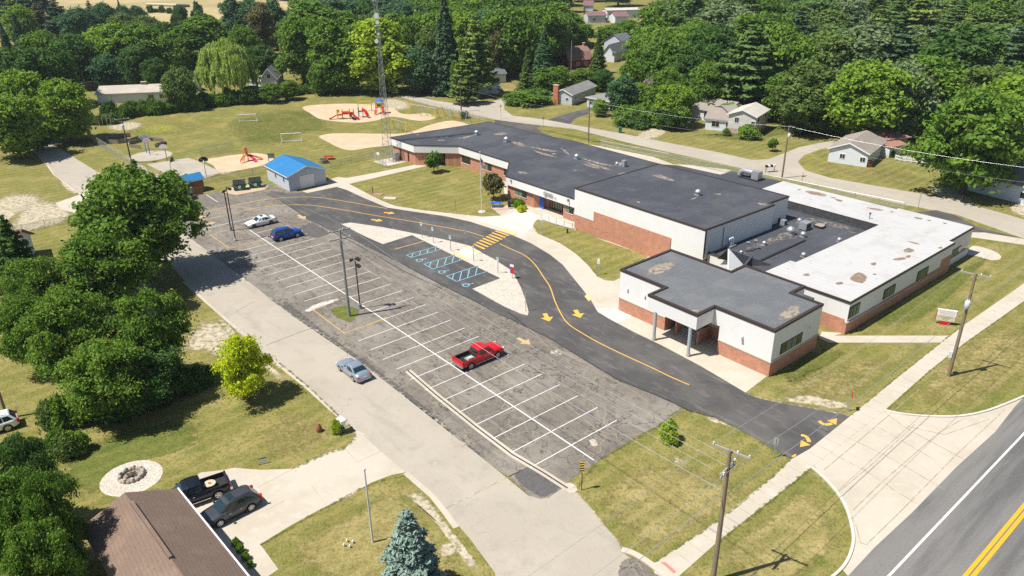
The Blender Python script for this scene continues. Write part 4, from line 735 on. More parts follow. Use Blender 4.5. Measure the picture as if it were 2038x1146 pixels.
for px in ([(1688, 555), (1705, 540), (1725, 545), (1728, 555), (1718, 565), (1700, 562)], [(1795, 498), (1808, 492), (1822, 497), (1818, 502), (1803, 503)], [(1775, 515), (1800, 511), (1805, 515), (1785, 519)], [(1598, 378), (1625, 381), (1650, 388), (1640, 391), (1610, 386)],
           [(1720, 412), (1745, 414), (1762, 419), (1745, 419)], [(1660, 395), (1678, 398), (1674, 402), (1664, 399)], [(1650, 391), (1665, 393), (1660, 395)], [(1805, 479), (1825, 483), (1833, 487), (1815, 484)], [(1660, 563), (1675, 560), (1680, 565), (1668, 567)], [(1598, 545), (1610, 543), (1612, 549), (1600, 549)],
           [(1818, 431), (1838, 434), (1835, 437), (1822, 435)], [(1843, 437), (1855, 438), (1850, 440)], [(1732, 523), (1745, 522), (1743, 528), (1735, 528)], [(1875, 442), (1886, 444), (1880, 446)], [(1586, 376), (1596, 377), (1590, 379)], [(1770, 420), (1780, 421), (1775, 423)], [(1865, 493), (1875, 490), (1874, 495)], [(1735, 545), (1745, 544), (1742, 548)], [(1802, 509), (1812, 507), (1812, 512), (1804, 513)]):
    patch('roof_stain', None, 4.198, m_roof_stain, pts=[SP(*p, 4.2) for p in px], parent=sc, full=.50, soft=.7)
for px in ([(975, 268), (1000, 262), (1015, 266), (1000, 270)], [(1010, 282), (1020, 278), (1050, 288), (1060, 293), (1040, 294)], [(900, 277), (930, 270), (950, 268), (930, 276)], [(1050, 295), (1070, 300), (1120, 315), (1110, 316), (1070, 306)], [(1110, 290), (1130, 300), (1138, 313), (1125, 305)],
           [(1150, 317), (1180, 325), (1230, 340), (1220, 342), (1170, 328)], [(1150, 322), (1200, 335), (1195, 338), (1160, 328)], [(1025, 342), (1040, 340), (1055, 345), (1040, 348)], [(867, 279), (885, 277), (888, 280), (872, 281)], [(825, 268), (835, 267), (832, 270)], [(1225, 346), (1245, 342), (1250, 346), (1232, 350)], [(1095, 303), (1110, 306), (1100, 308)],
           [(1040, 288), (1100, 298), (1125, 302), (1100, 304), (1060, 296)], [(1140, 308), (1190, 322), (1240, 334), (1200, 330), (1160, 318)]):
    patch('dust_patch', None, 4.195, m_dust, pts=[SP(*p, 4.18) for p in px], parent=sc, full=.37)
mb = MB()
for y in (50.5, 56, 61.5, 67, 72.5, 78, 83.5, 89, 94): ribbon_mb(mb, [(17 if y < 60 or y > 92 else 23, y), (40, y + .1)], .045, 4.19)
for x in (28, 34): ribbon_mb(mb, [(x, 46), (x, 95)], .045, 4.194)
mb.build('roof_seam', M('faint_roof_seam2', (.17, .17, .175)), sc)
# roof vents and units
def mushroom(x, y, z, r=.32, h=.55, mat=m_metal):
    mb = MB().b2((x-r*.9, y-r*.9, z), (x+r*.9, y+r*.9, z+.12)).tube([(x, y, z+.1), (x, y, z+h*.55)], r*.5, 10).tube([(x, y, z+h*.5), (x, y, z+h*.62), (x, y, z+h*.85), (x, y, z+h)], [r, r*1.05, r*.75, r*.2], 12)
    mb.build('roof_vent', mat, sc)
for px, z, r in (((949, 268), 4.2, .5), ((1008, 282), 4.2, .55), ((1148, 316), 4.2, .5), ((1389, 388), 6.56, .48), ((1228, 329), 4.2, .35), ((1573, 466), 2.97, .62), ((1598, 471), 2.97, .42), ((1591, 443), 2.97, .38), ((1521, 487), 2.97, .3), ((1670, 481), 2.97, .34), ((1599, 511), 2.97, .34), ((1475, 504), 2.97, .22)):
    p = SP(*px, z); mushroom(p.x, p.y, z, r, r*1.9)
for px in ((1500, 358),):
    p = SP(*px, 4.12); z = 4.12
    MB().b2((p.x-.3, p.y-.9, z+.2), (p.x+1.0, p.y+.4, z+1.5)).build('hvac_unit', m_metal, sc)
    MB().tube([(p.x+.3, p.y+2.9, z+.2), (p.x+.3, p.y+2.7, z+.8), (p.x+.3, p.y+2.2, z+1.1), (p.x+.3, p.y+.3, z+1.1)], .48, 12).build('hvac_duct', m_metal, sc)
    MB().b2((p.x-.6, p.y-1.2, z), (p.x-.4, p.y+2.6, z+.2)).b2((p.x+1.1, p.y-1.2, z), (p.x+1.3, p.y+1.6, z+.2)).build('hvac_rail', m_dark, sc)
p = SP(1242, 331, 4.2); z = 4.19
MB().b2((p.x-.35, p.y-.35, z), (p.x+.35, p.y+.35, z+1.1)).b2((p.x-.5, p.y+.3, z), (p.x+.4, p.y+1.5, z+.35)).build('hvac_unit', m_metal, sc)
p = SP(1601, 456, 2.97); MB().b2((p.x-.7, p.y-.6, 3.1), (p.x+.7, p.y+.6, 4.1)).build('hvac_unit', m_metal, sc); MB().b2((p.x-.5, p.y-.615, 3.2), (p.x+.5, p.y-.59, 3.9)).build('hvac_grille', m_dark, sc)
p = SP(1631, 452, 2.97); MB().b2((p.x-.6, p.y-.6, 3.0), (p.x+.7, p.y+.6, 3.3)).build('roof_hatch', m_dark, sc); patch('hatch_top', None, 3.32, m_dust, pts=[(p.x-.7, p.y-.7), (p.x+.8, p.y-.7), (p.x+.8, p.y+.7), (p.x-.7, p.y+.7)], parent=sc, full=.6)
for px in ((1546, 441), (1559, 447)):
    p = SP(*px, 2.97); MB().b2((p.x-.35, p.y-.35, 3.0), (p.x+.35, p.y+.35, 3.7)).build('condenser', m_metal, sc); MB().b2((p.x-.28, p.y-.365, 3.1), (p.x+.28, p.y-.34, 3.6)).build('condenser_grille', m_dark, sc)
p = SP(1455, 491, 2.97)
MB().b2((p.x-.7, p.y-.35, 2.98), (p.x+.7, p.y+.35, 3.22)).build('vent_curb', m_metal, sc)
for k in (0, .45): MB().tube([(p.x-.1+k, p.y, 3.2), (p.x-.1+k, p.y, 4.0), (p.x-.2+k, p.y+.05, 4.25), (p.x-.45+k, p.y+.1, 4.25), (p.x-.5+k, p.y+.1, 4.05)], .13, 8).build('gooseneck_vent', m_white, sc)
for px in ((1487, 500), (1502, 496)):
    p = SP(*px, 2.97); MB().tube([(p.x, p.y, 2.95), (p.x, p.y, 4.1)], .07, 8).tube([(p.x, p.y, 4.05), (p.x, p.y, 4.15), (p.x, p.y, 4.3)], [.1, .22, .26], 10).build('roof_flue', m_metal, sc)
    MB().tube([(p.x, p.y, 2.96), (p.x, p.y, 3.08)], .22, 10).build('flue_boot', m_dark, sc)
p = SP(1730, 435, 4.2); MB().tube([(p.x, p.y, 4.19), (p.x, p.y, 4.9)], .05, 6).tube([(p.x, p.y, 4.9), (p.x, p.y, 5.1)], .14, 8).build('roof_flue', m_dark, sc)
learn(sc)
# white rail fence at the entrance
def fence_rail(px, label, n, h=1.15, rails=3, mat=m_white, group=None):
    pts = [G(*p) for p in px]; t = thing('rail_fence', label, 'fence', pts[0]); o0 = pts[0]
    L = sum((pts[i+1]-pts[i]).length for i in range(len(pts)-1)); 
    for i in range(n+1):
        s = L*i/n; q = pts[-1]
        for a, b in zip(pts, pts[1:]):
            if s <= (b-a).length + 1e-6: q = a + (b-a).normalized()*s; break
            s -= (b-a).length
        MB().b2((q.x-o0.x-.07, q.y-o0.y-.07, 0), (q.x-o0.x+.07, q.y-o0.y+.07, h+.1)).build('post', mat, t)
    for k in range(rails):
        for a, b in zip(pts, pts[1:]):
            d = b-a; mb = MB().box(((a+b)/2 - o0) + Vector((0, 0, .28 + (h-.38)*k/(rails-1))), (d.length, .05, .16), math.atan2(d.y, d.x)); mb.build('rail', mat, t)
    return t
fence_rail([(1079, 438), (1100, 446), (1139, 457)], 'white three-rail fence beside the school entrance', 4)

# ------------------------------------------------------------------ VEHICLES
def carpaint(name, c, metal=0.25): return M(name, c, rough=0.28, metal=metal, spec=0.6)
m_tyre = M('tyre_rubber', (0.018, 0.018, 0.018), rough=0.8); m_rim = M('alloy_rim', (0.55, 0.55, 0.56), rough=0.35, metal=0.6)
m_black = M('black_plastic', (0.02, 0.02, 0.022), rough=0.6); m_lamp_w = M('headlamp_glass', (0.72, 0.74, 0.76), rough=0.15); m_lamp_r = M('tail_lamp_red', (0.55, 0.01, 0.015), rough=0.25)
m_chrome = M('chrome', (0.62, 0.62, 0.63), rough=0.22, metal=0.9); m_plate = M('number_plate', (0.75, 0.76, 0.78), rough=0.5); m_wglass = M('car_glass', (0.012, 0.03, 0.035), rough=0.05, spec=1.0)
def car(kind, label, pmat, rear, front, group=None, name=None, cat=None, rim=m_rim, sunroof=False, track_side='near', load=False):
    a, b = G(*rear), G(*front); d = (b - a).normalized(); nn = Vector((-d.y, d.x, 0))
    if nn.y < 0: nn = -nn                                   # away from the camera
    P_ = dict(sedan=(4.75, 1.82, 1.43, 2.80), suv=(4.60, 1.84, 1.70, 2.65), wagon=(4.65, 1.86, 1.66, 2.65), pickup=(5.75, 1.98, 1.86, 3.65), pickup2=(5.6, 2.0, 1.88, 3.5))[kind]
    Lc, Wc, Hc, wb = P_; c = (a + b)/2 + nn*(Wc*.5 - .05); c.z = 0; rz = math.atan2(d.y, d.x)
    t = thing(name or kind, label, cat or {'sedan': 'car', 'suv': 'suv', 'wagon': 'suv', 'pickup': 'pickup truck', 'pickup2': 'pickup truck'}[kind], c, rz, group)
    hl = Lc/2; wr = .33 if kind == 'sedan' else .37 if kind != 'pickup' and kind != 'pickup2' else .41; zb = .22 if kind == 'sedan' else .30 if 'pick' not in kind else .42
    xf, xr = wb/2 + .02, -wb/2 + .02
    if kind == 'sedan': prof = [(-hl, .78), (-hl+.10, .98), (-hl+.5, 1.04), (-1.15, .97), (.0, .93), (.95, .94), (hl-.55, .83), (hl-.15, .70), (hl, .58)]
    elif kind in ('suv', 'wagon'): prof = [(-hl, .85), (-hl+.08, 1.06), (-hl+.3, 1.10), (-1.0, 1.06), (.0, 1.03), (1.0, 1.06), (hl-.5, 1.0 if kind == 'suv' else .95), (hl-.12, .86), (hl, .68)]
    else: prof = [(-hl, 1.18), (-hl+.05, 1.22), (-.6, 1.22), (.0, 1.22), (1.2, 1.24), (1.3, 1.24), (hl-.5, 1.15), (hl-.12, 1.06), (hl, .85)]
    bed0, bed1 = -hl + .12, -.72 if kind == 'pickup' else -.80
    def zt(x):
        for (x0, z0), (x1, z1) in zip(prof, prof[1:]):
            if x <= x1: 
                u = (x-x0)/(x1-x0); u = u*u*(3-2*u) if False else u; return z0 + (z1-z0)*u
        return prof[-1][1]
    xs = sorted(set([round(-hl + Lc*i/26, 3) for i in range(27)] + [xf + wr*k for k in (-1.18, -.9, -.5, 0, .5, .9, 1.18)] + [xr + wr*k for k in (-1.18, -.9, -.5, 0, .5, .9, 1.18)]))
    rings = []; 
    for x in xs:
        e = abs(x)/hl; w_ = Wc/2*(1 - .16*max(0, (e-.72)/.28)**2.2); top = zt(x); low = zb + .12*max(0, (e-.86)/.14)
        for cx in (xf, xr):
            q = abs(x-cx)/(wr*1.14)
            if q < 1: low = max(low, wr*.95 + wr*1.12*math.sqrt(1-q*q) - .0)
        low = min(low, top-.10); m_ = (low*.35 + top*.65)
        half = [(w_*.90, low), (w_*.985, low+.03 if low > .5 else low+.12), (w_, max(m_-.05, low+.05)), (w_*.975, top-.10), (w_*.90, top-.02), (w_*.45, top + (.035 if 'pick' not in kind or x > .9 else 0)), (0, top+.045 if 'pick' not in kind or x > .9 else top)]
        ring = [(x, y, z) for y, z in half] + [(x, -y, z) for y, z in half[-2::-1]]; rings.append(ring)
    nr = len(rings[0]); mb = MB()
    if 'pick' in kind:
        open_bed = lambda x0, x1: x0 >= bed0-.12 and x1 <= bed1 + .1
    else: open_bed = lambda x0, x1: False
    vs = [v for r_ in rings for v in r_]; fs = []
    for i in range(len(rings)-1):
        for k in range(nr-1):
            if open_bed(xs[i], xs[i+1]) and 4 <= k <= 7: continue
            fs.append((i*nr+k, (i+1)*nr+k, (i+1)*nr+k+1, i*nr+k+1))
    mb.add(vs, fs, True); mb.add(rings[0], [tuple(range(nr))]); mb.add(rings[-1], [tuple(range(nr))[::-1]])
    mb.build('body', pmat, t)
    MB().b2((-hl+.15, -Wc/2*.86, zb+.02), (hl-.15, Wc/2*.86, .62)).build('underbody', m_black, t)
    # cabin
    if kind == 'sedan': B0, B1, T0, T1 = -1.75, 1.05, -.98, .28; rh = 1.0
    elif kind == 'suv': B0, B1, T0, T1 = -hl+.10, 1.05, -hl+.38, .42
    elif kind == 'wagon': B0, B1, T0, T1 = -hl+.12, 1.25, -hl+.62, .42
    else: B0, B1, T0, T1 = bed1-.0, 1.42, bed1+.16, .72
    zbelt = zt(0) - .03; wb_ = Wc/2*.93; wt = Wc/2*(.72 if kind != 'suv' and 'pick' not in kind else .78); zr = Hc
    def cab(x, f):                                          # f: 0 belt..1 roof edge
        return None
    bz0, bz1 = zt(B0)-.03, zt(B1)-.03
    if 'pick' in kind: bz0 = 1.18
    low = [(B0, wb_*.97, bz0), (B0 + (B1-B0)*.3, wb_, zbelt), (B0 + (B1-B0)*.7, wb_, zbelt), (B1, wb_*.86, bz1)]
    hi = [(T0, wt*.95, zr-.07), (T0 + (T1-T0)*.3, wt, zr-.03), (T0 + (T1-T0)*.75, wt, zr-.03), (T1, wt*.93, zr-.08)]
    rf = [(T0+.08, wt*.70, zr-.02), (T0 + (T1-T0)*.3, wt*.72, zr+.03), (T0 + (T1-T0)*.75, wt*.72, zr+.02), (T1-.12, wt*.70, zr-.03)]
    vs = []
    for L_ in (low, hi, rf): vs += [(x, y, z) for x, y, z in L_] + [(x, -y, z) for x, y, z in L_]
    fs = []
    for lv in (0, 8):
        for i in range(3): fs += [(lv+i, lv+i+1, lv+8+i+1, lv+8+i), (lv+4+i+1, lv+4+i, lv+12+i, lv+12+i+1)]
        fs += [(lv+3, lv+7, lv+15, lv+11), (lv+4, lv, lv+8, lv+12)]
    for i in range(3): fs.append((16+i, 17+i, 21+i, 20+i))
    MB().add(vs, fs).build('cabin', pmat, t)
    def onside(x, f, sgn, e=.014):                          # a point on the side of the cabin
        def ip(L_, x):
            for (x0, y0, z0), (x1, y1, z1) in zip(L_, L_[1:]):
                if x <= x1 or (x1, y1, z1) == L_[-1]:
                    u = max(0, min(1, (x-x0)/(x1-x0))); return Vector((x, y0 + (y1-y0)*u, z0 + (z1-z0)*u))
        u = (x-B0)/(B1-B0); lo_ = ip(low, B0 + (B1-B0)*u); h_ = ip(hi, T0 + (T1-T0)*u); p = lo_.lerp(h_, f); return Vector((p.x, sgn*(p.y + e), p.z))
    segs = [(.10, .48), (.52, .88)] if kind == 'sedan' else [(.06, .30), (.33, .58), (.61, .90)] if kind in ('suv', 'wagon') else [(.08, .36), (.41, .86)]
    for sgn in (1, -1):
        for u0, u1 in segs:
            x0, x1 = B0 + (B1-B0)*u0, B0 + (B1-B0)*u1; f1 = .84
            pts = [onside(x0, .12, sgn), onside(x1, .12, sgn), onside(x1 - (.06 if u1 > .8 else 0), f1, sgn), onside(x0 + (.1 if u0 < .2 and kind != 'suv' else 0), f1, sgn)]
            MB().add(pts, [(0, 1, 2, 3)]).build('side_window', m_wglass, t)
    def endglass(L0, L1, name, s):
        a_, b_ = Vector(L0), Vector(L1); mk = lambda f, k, sg: Vector((a_.x + (b_.x-a_.x)*f + s*.015, sg*((a_.y + (b_.y-a_.y)*f)*k), a_.z + (b_.z-a_.z)*f + .012))
        return MB().add([mk(.08, .92, -1), mk(.08, .92, 1), mk(.90, .90, 1), mk(.90, .90, -1)], [(0, 1, 2, 3)]).build(name, m_wglass, t)
    endglass(low[3], hi[3], 'windscreen', 1); endglass(low[0], hi[0], 'rear_window', -1)
    if sunroof: MB().b2((T1-.75, -.38, zr+.025), (T1-.25, .38, zr+.045)).build('sunroof', m_wglass, t)
    if kind in ('suv', 'wagon'):
        for sgn in (1, -1): MB().tube([(T0+.2, sgn*wt*.86, zr+.04), (T1-.2, sgn*wt*.86, zr+.05)], .02, 6).build('roof_rail', m_black, t)
    for x in (xf, xr):
        for sgn in (1, -1):
            y0 = sgn*(Wc/2-.25); y1 = sgn*(Wc/2-.01)
            wlo = MB().tube([(x, y0, wr), (x, y0 + (y1-y0)*.85, wr), (x, y1, wr)], [wr, wr, wr*.94], 20).build('wheel', m_tyre, t)
            MB().tube([(x, y1-.01*sgn, wr), (x, y1 + .006*sgn, wr)], wr*.66, 16).build('rim_disc', m_black, wlo)
            sk = MB()
            for k in range(5):
                th = k*1.2566 + .3; cx, cz = math.cos(th), math.sin(th); px_, pz_ = -cz*.055, cx*.055; r0, r1 = .05, wr*.66; yy = y1 + .012*sgn
                sk.add([(x + cx*r0 + px_, yy, wr + cz*r0 + pz_), (x + cx*r1 + px_*1.3, yy, wr + cz*r1 + pz_*1.3), (x + cx*r1 - px_*1.3, yy, wr + cz*r1 - pz_*1.3), (x + cx*r0 - px_, yy, wr + cz*r0 - pz_)], [(0, 1, 2, 3)])
            th_ = [k*math.pi/8 for k in range(17)]
            sk.add([(x + math.cos(q)*wr*rr_, y1 + .013*sgn, wr + math.sin(q)*wr*rr_) for q in th_ for rr_ in (.60, .69)], [(2*k, 2*k+1, 2*k+3, 2*k+2) for k in range(16)])
            sk.add([(x + math.cos(q)*.08, y1 + .014*sgn, wr + math.sin(q)*.08) for q in th_[:-1]], [tuple(range(16))]); sk.build('rim', rim, wlo)
    zf, zre = zt(hl-.15)-.12, zt(-hl+.05)-.16
    for sgn in (1, -1):
        MB().box((hl-.17, sgn*Wc*.36, zf), (.22, .36, .15), -sgn*.35).build('headlight', m_lamp_w, t)
        if 'pick' in kind: MB().box((-hl+.03, sgn*(Wc*.465), .98), (.10, .14, .40)).build('tail_light', m_lamp_r, t)
        elif kind == 'sedan': MB().box((-hl+.08, sgn*Wc*.37, zre+.04), (.20, .40, .15), sgn*.35).build('tail_light', m_lamp_r, t)
        else: MB().box((-hl+.06, sgn*Wc*.43, zre+.06), (.16, .18, .42 if kind == 'wagon' else .26)).build('tail_light', m_lamp_r, t)
        MB().box((B1-.38, sgn*(Wc/2+.09), zbelt+.10), (.16, .22, .15)).build('door_mirror', pmat if 'pick' not in kind else m_black, t)
        for hx in ((-.55, .35) if 'pick' not in kind else (.05, .45)): MB().b2((hx, sgn*(Wc/2-.01), zbelt-.22), (hx+.16, sgn*(Wc/2+.022), zbelt-.18)).build('door_handle', m_chrome if kind != 'sedan' else pmat, t)
    MB().b2((hl-.10, -Wc*.30, zb+.12), (hl+.02, Wc*.30, zb+.36)).build('grille', m_black if 'pick' not in kind else m_chrome, t)
    MB().b2((-hl-.03, -.26, .62 if 'pick' not in kind else .55), (-hl+.02, .26, .76 if 'pick' not in kind else .68)).build('number_plate', m_plate, t)
    if 'pick' in kind:
        MB().b2((-hl-.14, -Wc*.46, .48), (-hl+.05, Wc*.46, .72)).build('rear_bumper', m_chrome, t)
        yi = Wc/2-.16
        bed = MB().b2((bed0, -yi, .72), (bed1, yi, .76)); bed.b2((bed0, -yi-.05, .74), (bed1, -yi, 1.19)); bed.b2((bed0, yi, .74), (bed1, yi+.05, 1.19)); bed.b2((bed1-.04, -yi, .74), (bed1, yi, 1.19)); bed.b2((bed0, -yi, .74), (bed0+.04, yi, 1.19))
        bed.build('bed', M('bed_liner', (.028, .028, .03), rough=.7), t)
        MB().b2((-hl+.0, -yi-.08, 1.10), (bed0+.0, yi+.08, 1.235)).build('tailgate_top', pmat, t)
        for sgn in (1, -1): MB().b2((xr+.6, sgn*(Wc/2-.06), .40), (xf-.55, sgn*(Wc/2+.06), .46)).build('running_board', m_chrome, t)
    else: MB().b2((-hl-.02, -Wc*.40, zb+.06), (-hl+.06, Wc*.40, zb+.24)).build('rear_bumper', m_black if kind != 'sedan' else pmat, t)
    return t
red = car('pickup', 'red pickup truck with a black open bed, parked alone across the bays', carpaint('red_car_paint', (.60, .012, .018), .1), (938, 735), (990, 713), name='pickup_truck')
car('suv', 'bright blue suv parked next to the white sedan', carpaint('blue_car_paint', (.008, .065, .30)), (558.5, 480.5), (594, 472), name='suv', sunroof=False)
car('sedan', 'white sedan with dark wheels parked beside the blue suv', carpaint('white_car_paint', (.78, .78, .78), .05), (541, 446), (507, 454), name='sedan', rim=M('dark_rim', (.16, .12, .10), rough=.4, metal=.5), sunroof=True)
car('sedan', 'silver-blue sedan driving up the side road', carpaint('silver_blue_paint', (.36, .42, .50), .5), (704, 760), (676, 738), name='sedan')
car('wagon', 'dark grey suv with a sunroof on the house driveway', carpaint('grey_car_paint', (.085, .09, .10), .5), (503, 1016), (439, 1049), name='suv', sunroof=True)
tr = car('pickup2', 'black pickup truck carrying a round tan table on the driveway', carpaint('black_car_paint', (.010, .014, .022), .3), (434, 993), (352, 1022), name='pickup_truck')
car('wagon', 'white suv half hidden by trees at the left edge', carpaint('white_car_paint', (.78, .78, .78), .05), (12, 860), (-40, 876), name='suv')
car('sedan', 'small silver car under a tree on the gravel drive', carpaint('silver_car_paint', (.5, .51, .53), .5), (1370, 249), (1348, 253), name='sedan')
car('suv', 'dark suv parked by the grey gabled house behind the willow', carpaint('dark_car_paint', (.05, .05, .06)), (500, 163), (485, 165), name='suv')
# load in the black pickup
c, s_ = math.cos(tr.rotation_euler.z), math.sin(tr.rotation_euler.z)
q = Vector((tr.location.x + c*-1.35, tr.location.y + s_*-1.35, .77)); tb = thing('round_table', 'round tan cable reel lying in the black pickup bed', 'cable reel', q)
MB().tube([(0, 0, .30), (0, 0, .36)], .48, 20).build('top', M('tan_board', (.55, .45, .33), [('noise', 3, (.40, .30, .2), .45, .65, .7)]), tb)
MB().tube([(0, 0, 0.04), (0, 0, .30)], .2, 12).build('core', m_woodbrown, tb); MB().tube([(0, 0, 0), (0, 0, .05)], .48, 20).build('bottom', m_woodbrown, tb); MB().tube([(0, 0, .361), (0, 0, .366)], .14, 12).build('hub_plate', m_woodbrown, tb)
q = red.location; cr, sr = math.cos(red.rotation_euler.z), math.sin(red.rotation_euler.z)
bx_ = thing('storage_tray', 'grey tray lying in the bed of the red pickup', 'tray', (q.x + cr*-1.3 + sr*.1, q.y + sr*-1.3 - cr*.1, .765), red.rotation_euler.z)
MB().b2((-.5, -.4, 0), (.5, .4, .10)).build('base', m_greymetal, bx_); MB().b2((-.35, -.25, .10), (.30, .2, .22)).build('folded_cover', M('pale_cover', (.5, .49, .45), [('noise', 5, (.3, .29, .27), .45, .65, .7)]), bx_)

# ------------------------------------------------------------------ POLES, SIGNS AND WIRES
POLE = {}
def utility_pole(key, label, base, H, mat=m_wood, arms=1, arm_rot=R(-50), transformer=None, r=.15, box=None, top=None):
    b = G(*base) if len(base) == 2 else Vector(base); t = thing('utility_pole', label, 'utility pole', b, arm_rot)
    lean = Vector((0, 0, 0))
    MB().tube([(0, 0, 0), (0, 0, H*.5), (0, 0, H)], [r*1.15, r, r*.72], 10).build('post', mat, t)
    tips = []
    for k in range(arms):
        z = H - .25 - k*1.05
        if k == 2: cb = MB().b2((-1.1, -.12, z), (1.1, -.24, z+.12)); hw = 1.0
        else: hw = 1.35; cb = MB().b2((-hw, .12, z), (hw, .22, z+.13))
        c_ = cb.build('crossarm', M('grey_crossarm', (.33, .31, .28), rough=.9), t)
        for x in (-hw+.12, hw-.12) + (() if k else (0.45,)):
            MB().tube([(x, .17 if k != 2 else -.18, z+.1), (x, .17 if k != 2 else -.18, z+.3)], .055, 8).build('insulator', m_white, c_)
        for x in (-.6, .6): MB().tube([(x, .17, z), (0, .12, z-.55)], .02, 5).build('brace', m_greymetal, c_)
    if transformer:
        z = transformer; tr_ = MB().tube([(.0, -.42, z-.75), (.0, -.42, z-.7), (.0, -.42, z), (.0, -.42, z+.06)], [.2, .26, .26, .2], 14).build('transformer', M('pale_grey_enamel', (.55, .58, .60), rough=.5), t)
        MB().tube([(.08, -.42, z), (.08, -.42, z+.25)], .045, 6).tube([(-.1, -.42, z), (-.1, -.42, z+.25)], .045, 6).build('bushing', m_white, tr_)
    if box: MB().b2((-.5, -.2, box-.35), (-.16, .14, box+.35)).build('meter_box', M('pale_grey_enamel', (.55, .58, .60), rough=.5), t)
    POLE[key] = (b, H, arm_rot); return t
def ptop(key, x, z):                                      # a point on a crossarm
    b, H, a = POLE[key]; return b + Vector((math.cos(a)*x - math.sin(a)*.17, math.sin(a)*x + math.cos(a)*.17, H + z))
utility_pole('B', 'wooden utility pole with three crossarms beside the front pavement', tuple(G(1453.5, 896, 11.6).to_2d()) + (0,), 11.6, arms=1, arm_rot=R(-38), r=.17)
tB = bpy.data.objects['utility_pole']
for z, rr_ in ((10.2, R(85)), (9.9, R(85))): MB().box((0, 0, z), (2.0, .10, .12), rr_).build('crossarm', M('grey_crossarm', (.33, .31, .28), rough=.9), tB)
for y in (-.9, .9): MB().tube([(0.08, y, 10.2), (.08, y, 10.4)], .06, 8).build('insulator', m_white, tB)
utility_pole('A', 'wooden utility pole with transformer on the right-hand lawn', (1888, 748), 11.7, transformer=8.8, box=2.5, arm_rot=R(-38), r=.16)
utility_pole('C', 'steel-sheathed utility pole with double crossarms on the grass island', (695.5, 629), 11.3, M('grey_pole', (.30, .30, .29), [('noise', 2, (.16, .15, .14), .45, .68, .7, (5, 5, .4))], rough=.7), arms=2, arm_rot=R(32), r=.17)
utility_pole('D', 'dark utility pole with pale transformer at the play field fence', (262, 325), 9.2, m_wood_dark, arms=1, transformer=8.0, arm_rot=R(20), r=.15)
utility_pole('E', 'utility pole with transformer at the back road bend', (1556, 355), 9.8, arms=0, transformer=8.4, arm_rot=R(10), r=.14)
utility_pole('F', 'thin bare utility pole in the strip behind the school', (1171, 283), 9.0, arms=0, r=.13)
utility_pole('H', 'dark utility pole with curved lamp arm beside the fork of the back road', (918, 222), 8.5, m_wood_dark, arms=0, r=.14)
utility_pole('K', 'slim pole rising behind the chimney house', (1136, 172), 13, arms=0, r=.10, mat=m_greymetal)
utility_pole('N', 'slim pole standing in the far meadow beside the big trees', (543, 138), 8, arms=0, r=.13)
utility_pole('O', 'pale mast behind the split-level house', (1517, 226), 7, arms=0, r=.08, mat=m_greymetal)
utility_pole('W', 'leaning wood pole beside the white suv at the left edge', (15, 832), 9, arms=0, r=.13)
bpy.data.objects[-1] if False else None
MB().tube([(0, 0, 7.6), (.9, -.5, 8.3), (1.4, -.8, 8.3)], .05, 6).build('lamp_arm', m_greymetal, [o for o in bpy.data.objects if o.get('label', '').startswith('dark utility pole with curved')][0])
def wire(a, b, sag, label, r=.013, mat=None, extra=None):
    a, b = Vector(a), Vector(b); n_ = 14; L_ = (b-a).length
    pts = [a.lerp(b, i/n_) - Vector((0, 0, sag*4*(i/n_)*(1-i/n_))) for i in range(n_+1)]
    return tag(MB().tube(pts, r, 5).build('power_line', mat or m_wire), label, 'cable', 'power lines between the poles')
m_wire = M('bare_aluminium_wire', (.55, .55, .54), rough=.4, metal=.5); m_cable = M('black_cable', (.05, .05, .05), rough=.6)
offL = POLE['B'][0] - Vector((D.x, D.y, 0))*45; offR = POLE['A'][0] + Vector((D.x, D.y, 0))*50
for x in (-1.2, 1.2):
    wire(ptop('B', x, .05), ptop('A', x, .05), .9, 'overhead wire from the middle pole to the right-hand pole, %s arm' % ('left' if x < 0 else 'right'))
    wire(ptop('A', x, .05), offR + Vector((x*.7, -x*.7, 11.7)), .9, 'overhead wire leaving the picture on the right, %s arm' % ('left' if x < 0 else 'right'))
    wire(ptop('B', x, .05), offL + Vector((x*.7, -x*.7, 11.6)), .9, 'overhead wire leaving the picture at the bottom, %s arm' % ('left' if x < 0 else 'right'))
wire(POLE['B'][0] + Vector((.2, 0, 8.0)), POLE['A'][0] + Vector((.2, 0, 8.2)), .8, 'thick bundled cable above the front pavement', .024, m_greymetal)
wire(POLE['A'][0] + Vector((.2, 0, 8.2)), offR + Vector((0, 0, 8.2)), .8, 'thick bundled cable leaving on the right', .024, m_greymetal)
wire(POLE['B'][0] + Vector((-.2, 0, 8.0)), offL + Vector((0, 0, 8.0)), .8, 'thick bundled cable leaving at the bottom', .024, m_greymetal)
wire(POLE['B'][0] + Vector((-.2, .1, 8.2)), POLE['C'][0] + Vector((.1, 0, 8.6)), 1.0, 'thick pale cable sagging across the car park', .022, m_metal)
for x, l in ((-1.0, 'left'), (0, 'middle'), (1.0, 'right')): wire(POLE['B'][0] + Vector((-.2 + x*.9, x*.4, 10.4)), ptop('C', x*1.2, .05), 1.0, 'bare wire crossing the car park, %s of three' % l, .012)
for x, l in ((-1.2, 'near'), (1.2, 'far')): wire(ptop('C', x, .05), ptop('D', x, .0), 1.0, 'wire from the island pole to the play field pole, %s side' % l, .010)
HFE = [POLE[k][0] + Vector((0, 0, POLE[k][1]-.1)) for k in 'HFE'] + [G(2130, 470) + Vector((0, 0, 9.5))]
for i in range(3):
    wire(HFE[i], HFE[i+1], .8, 'upper wire along the back road, %s span' % ('left', 'middle', 'right')[i], .009)
    wire(HFE[i] - Vector((0, 0, 2.2)), HFE[i+1] - Vector((0, 0, 2.2)), .9, 'lower cable along the back road, %s span' % ('left', 'middle', 'right')[i], .014, m_greymetal)
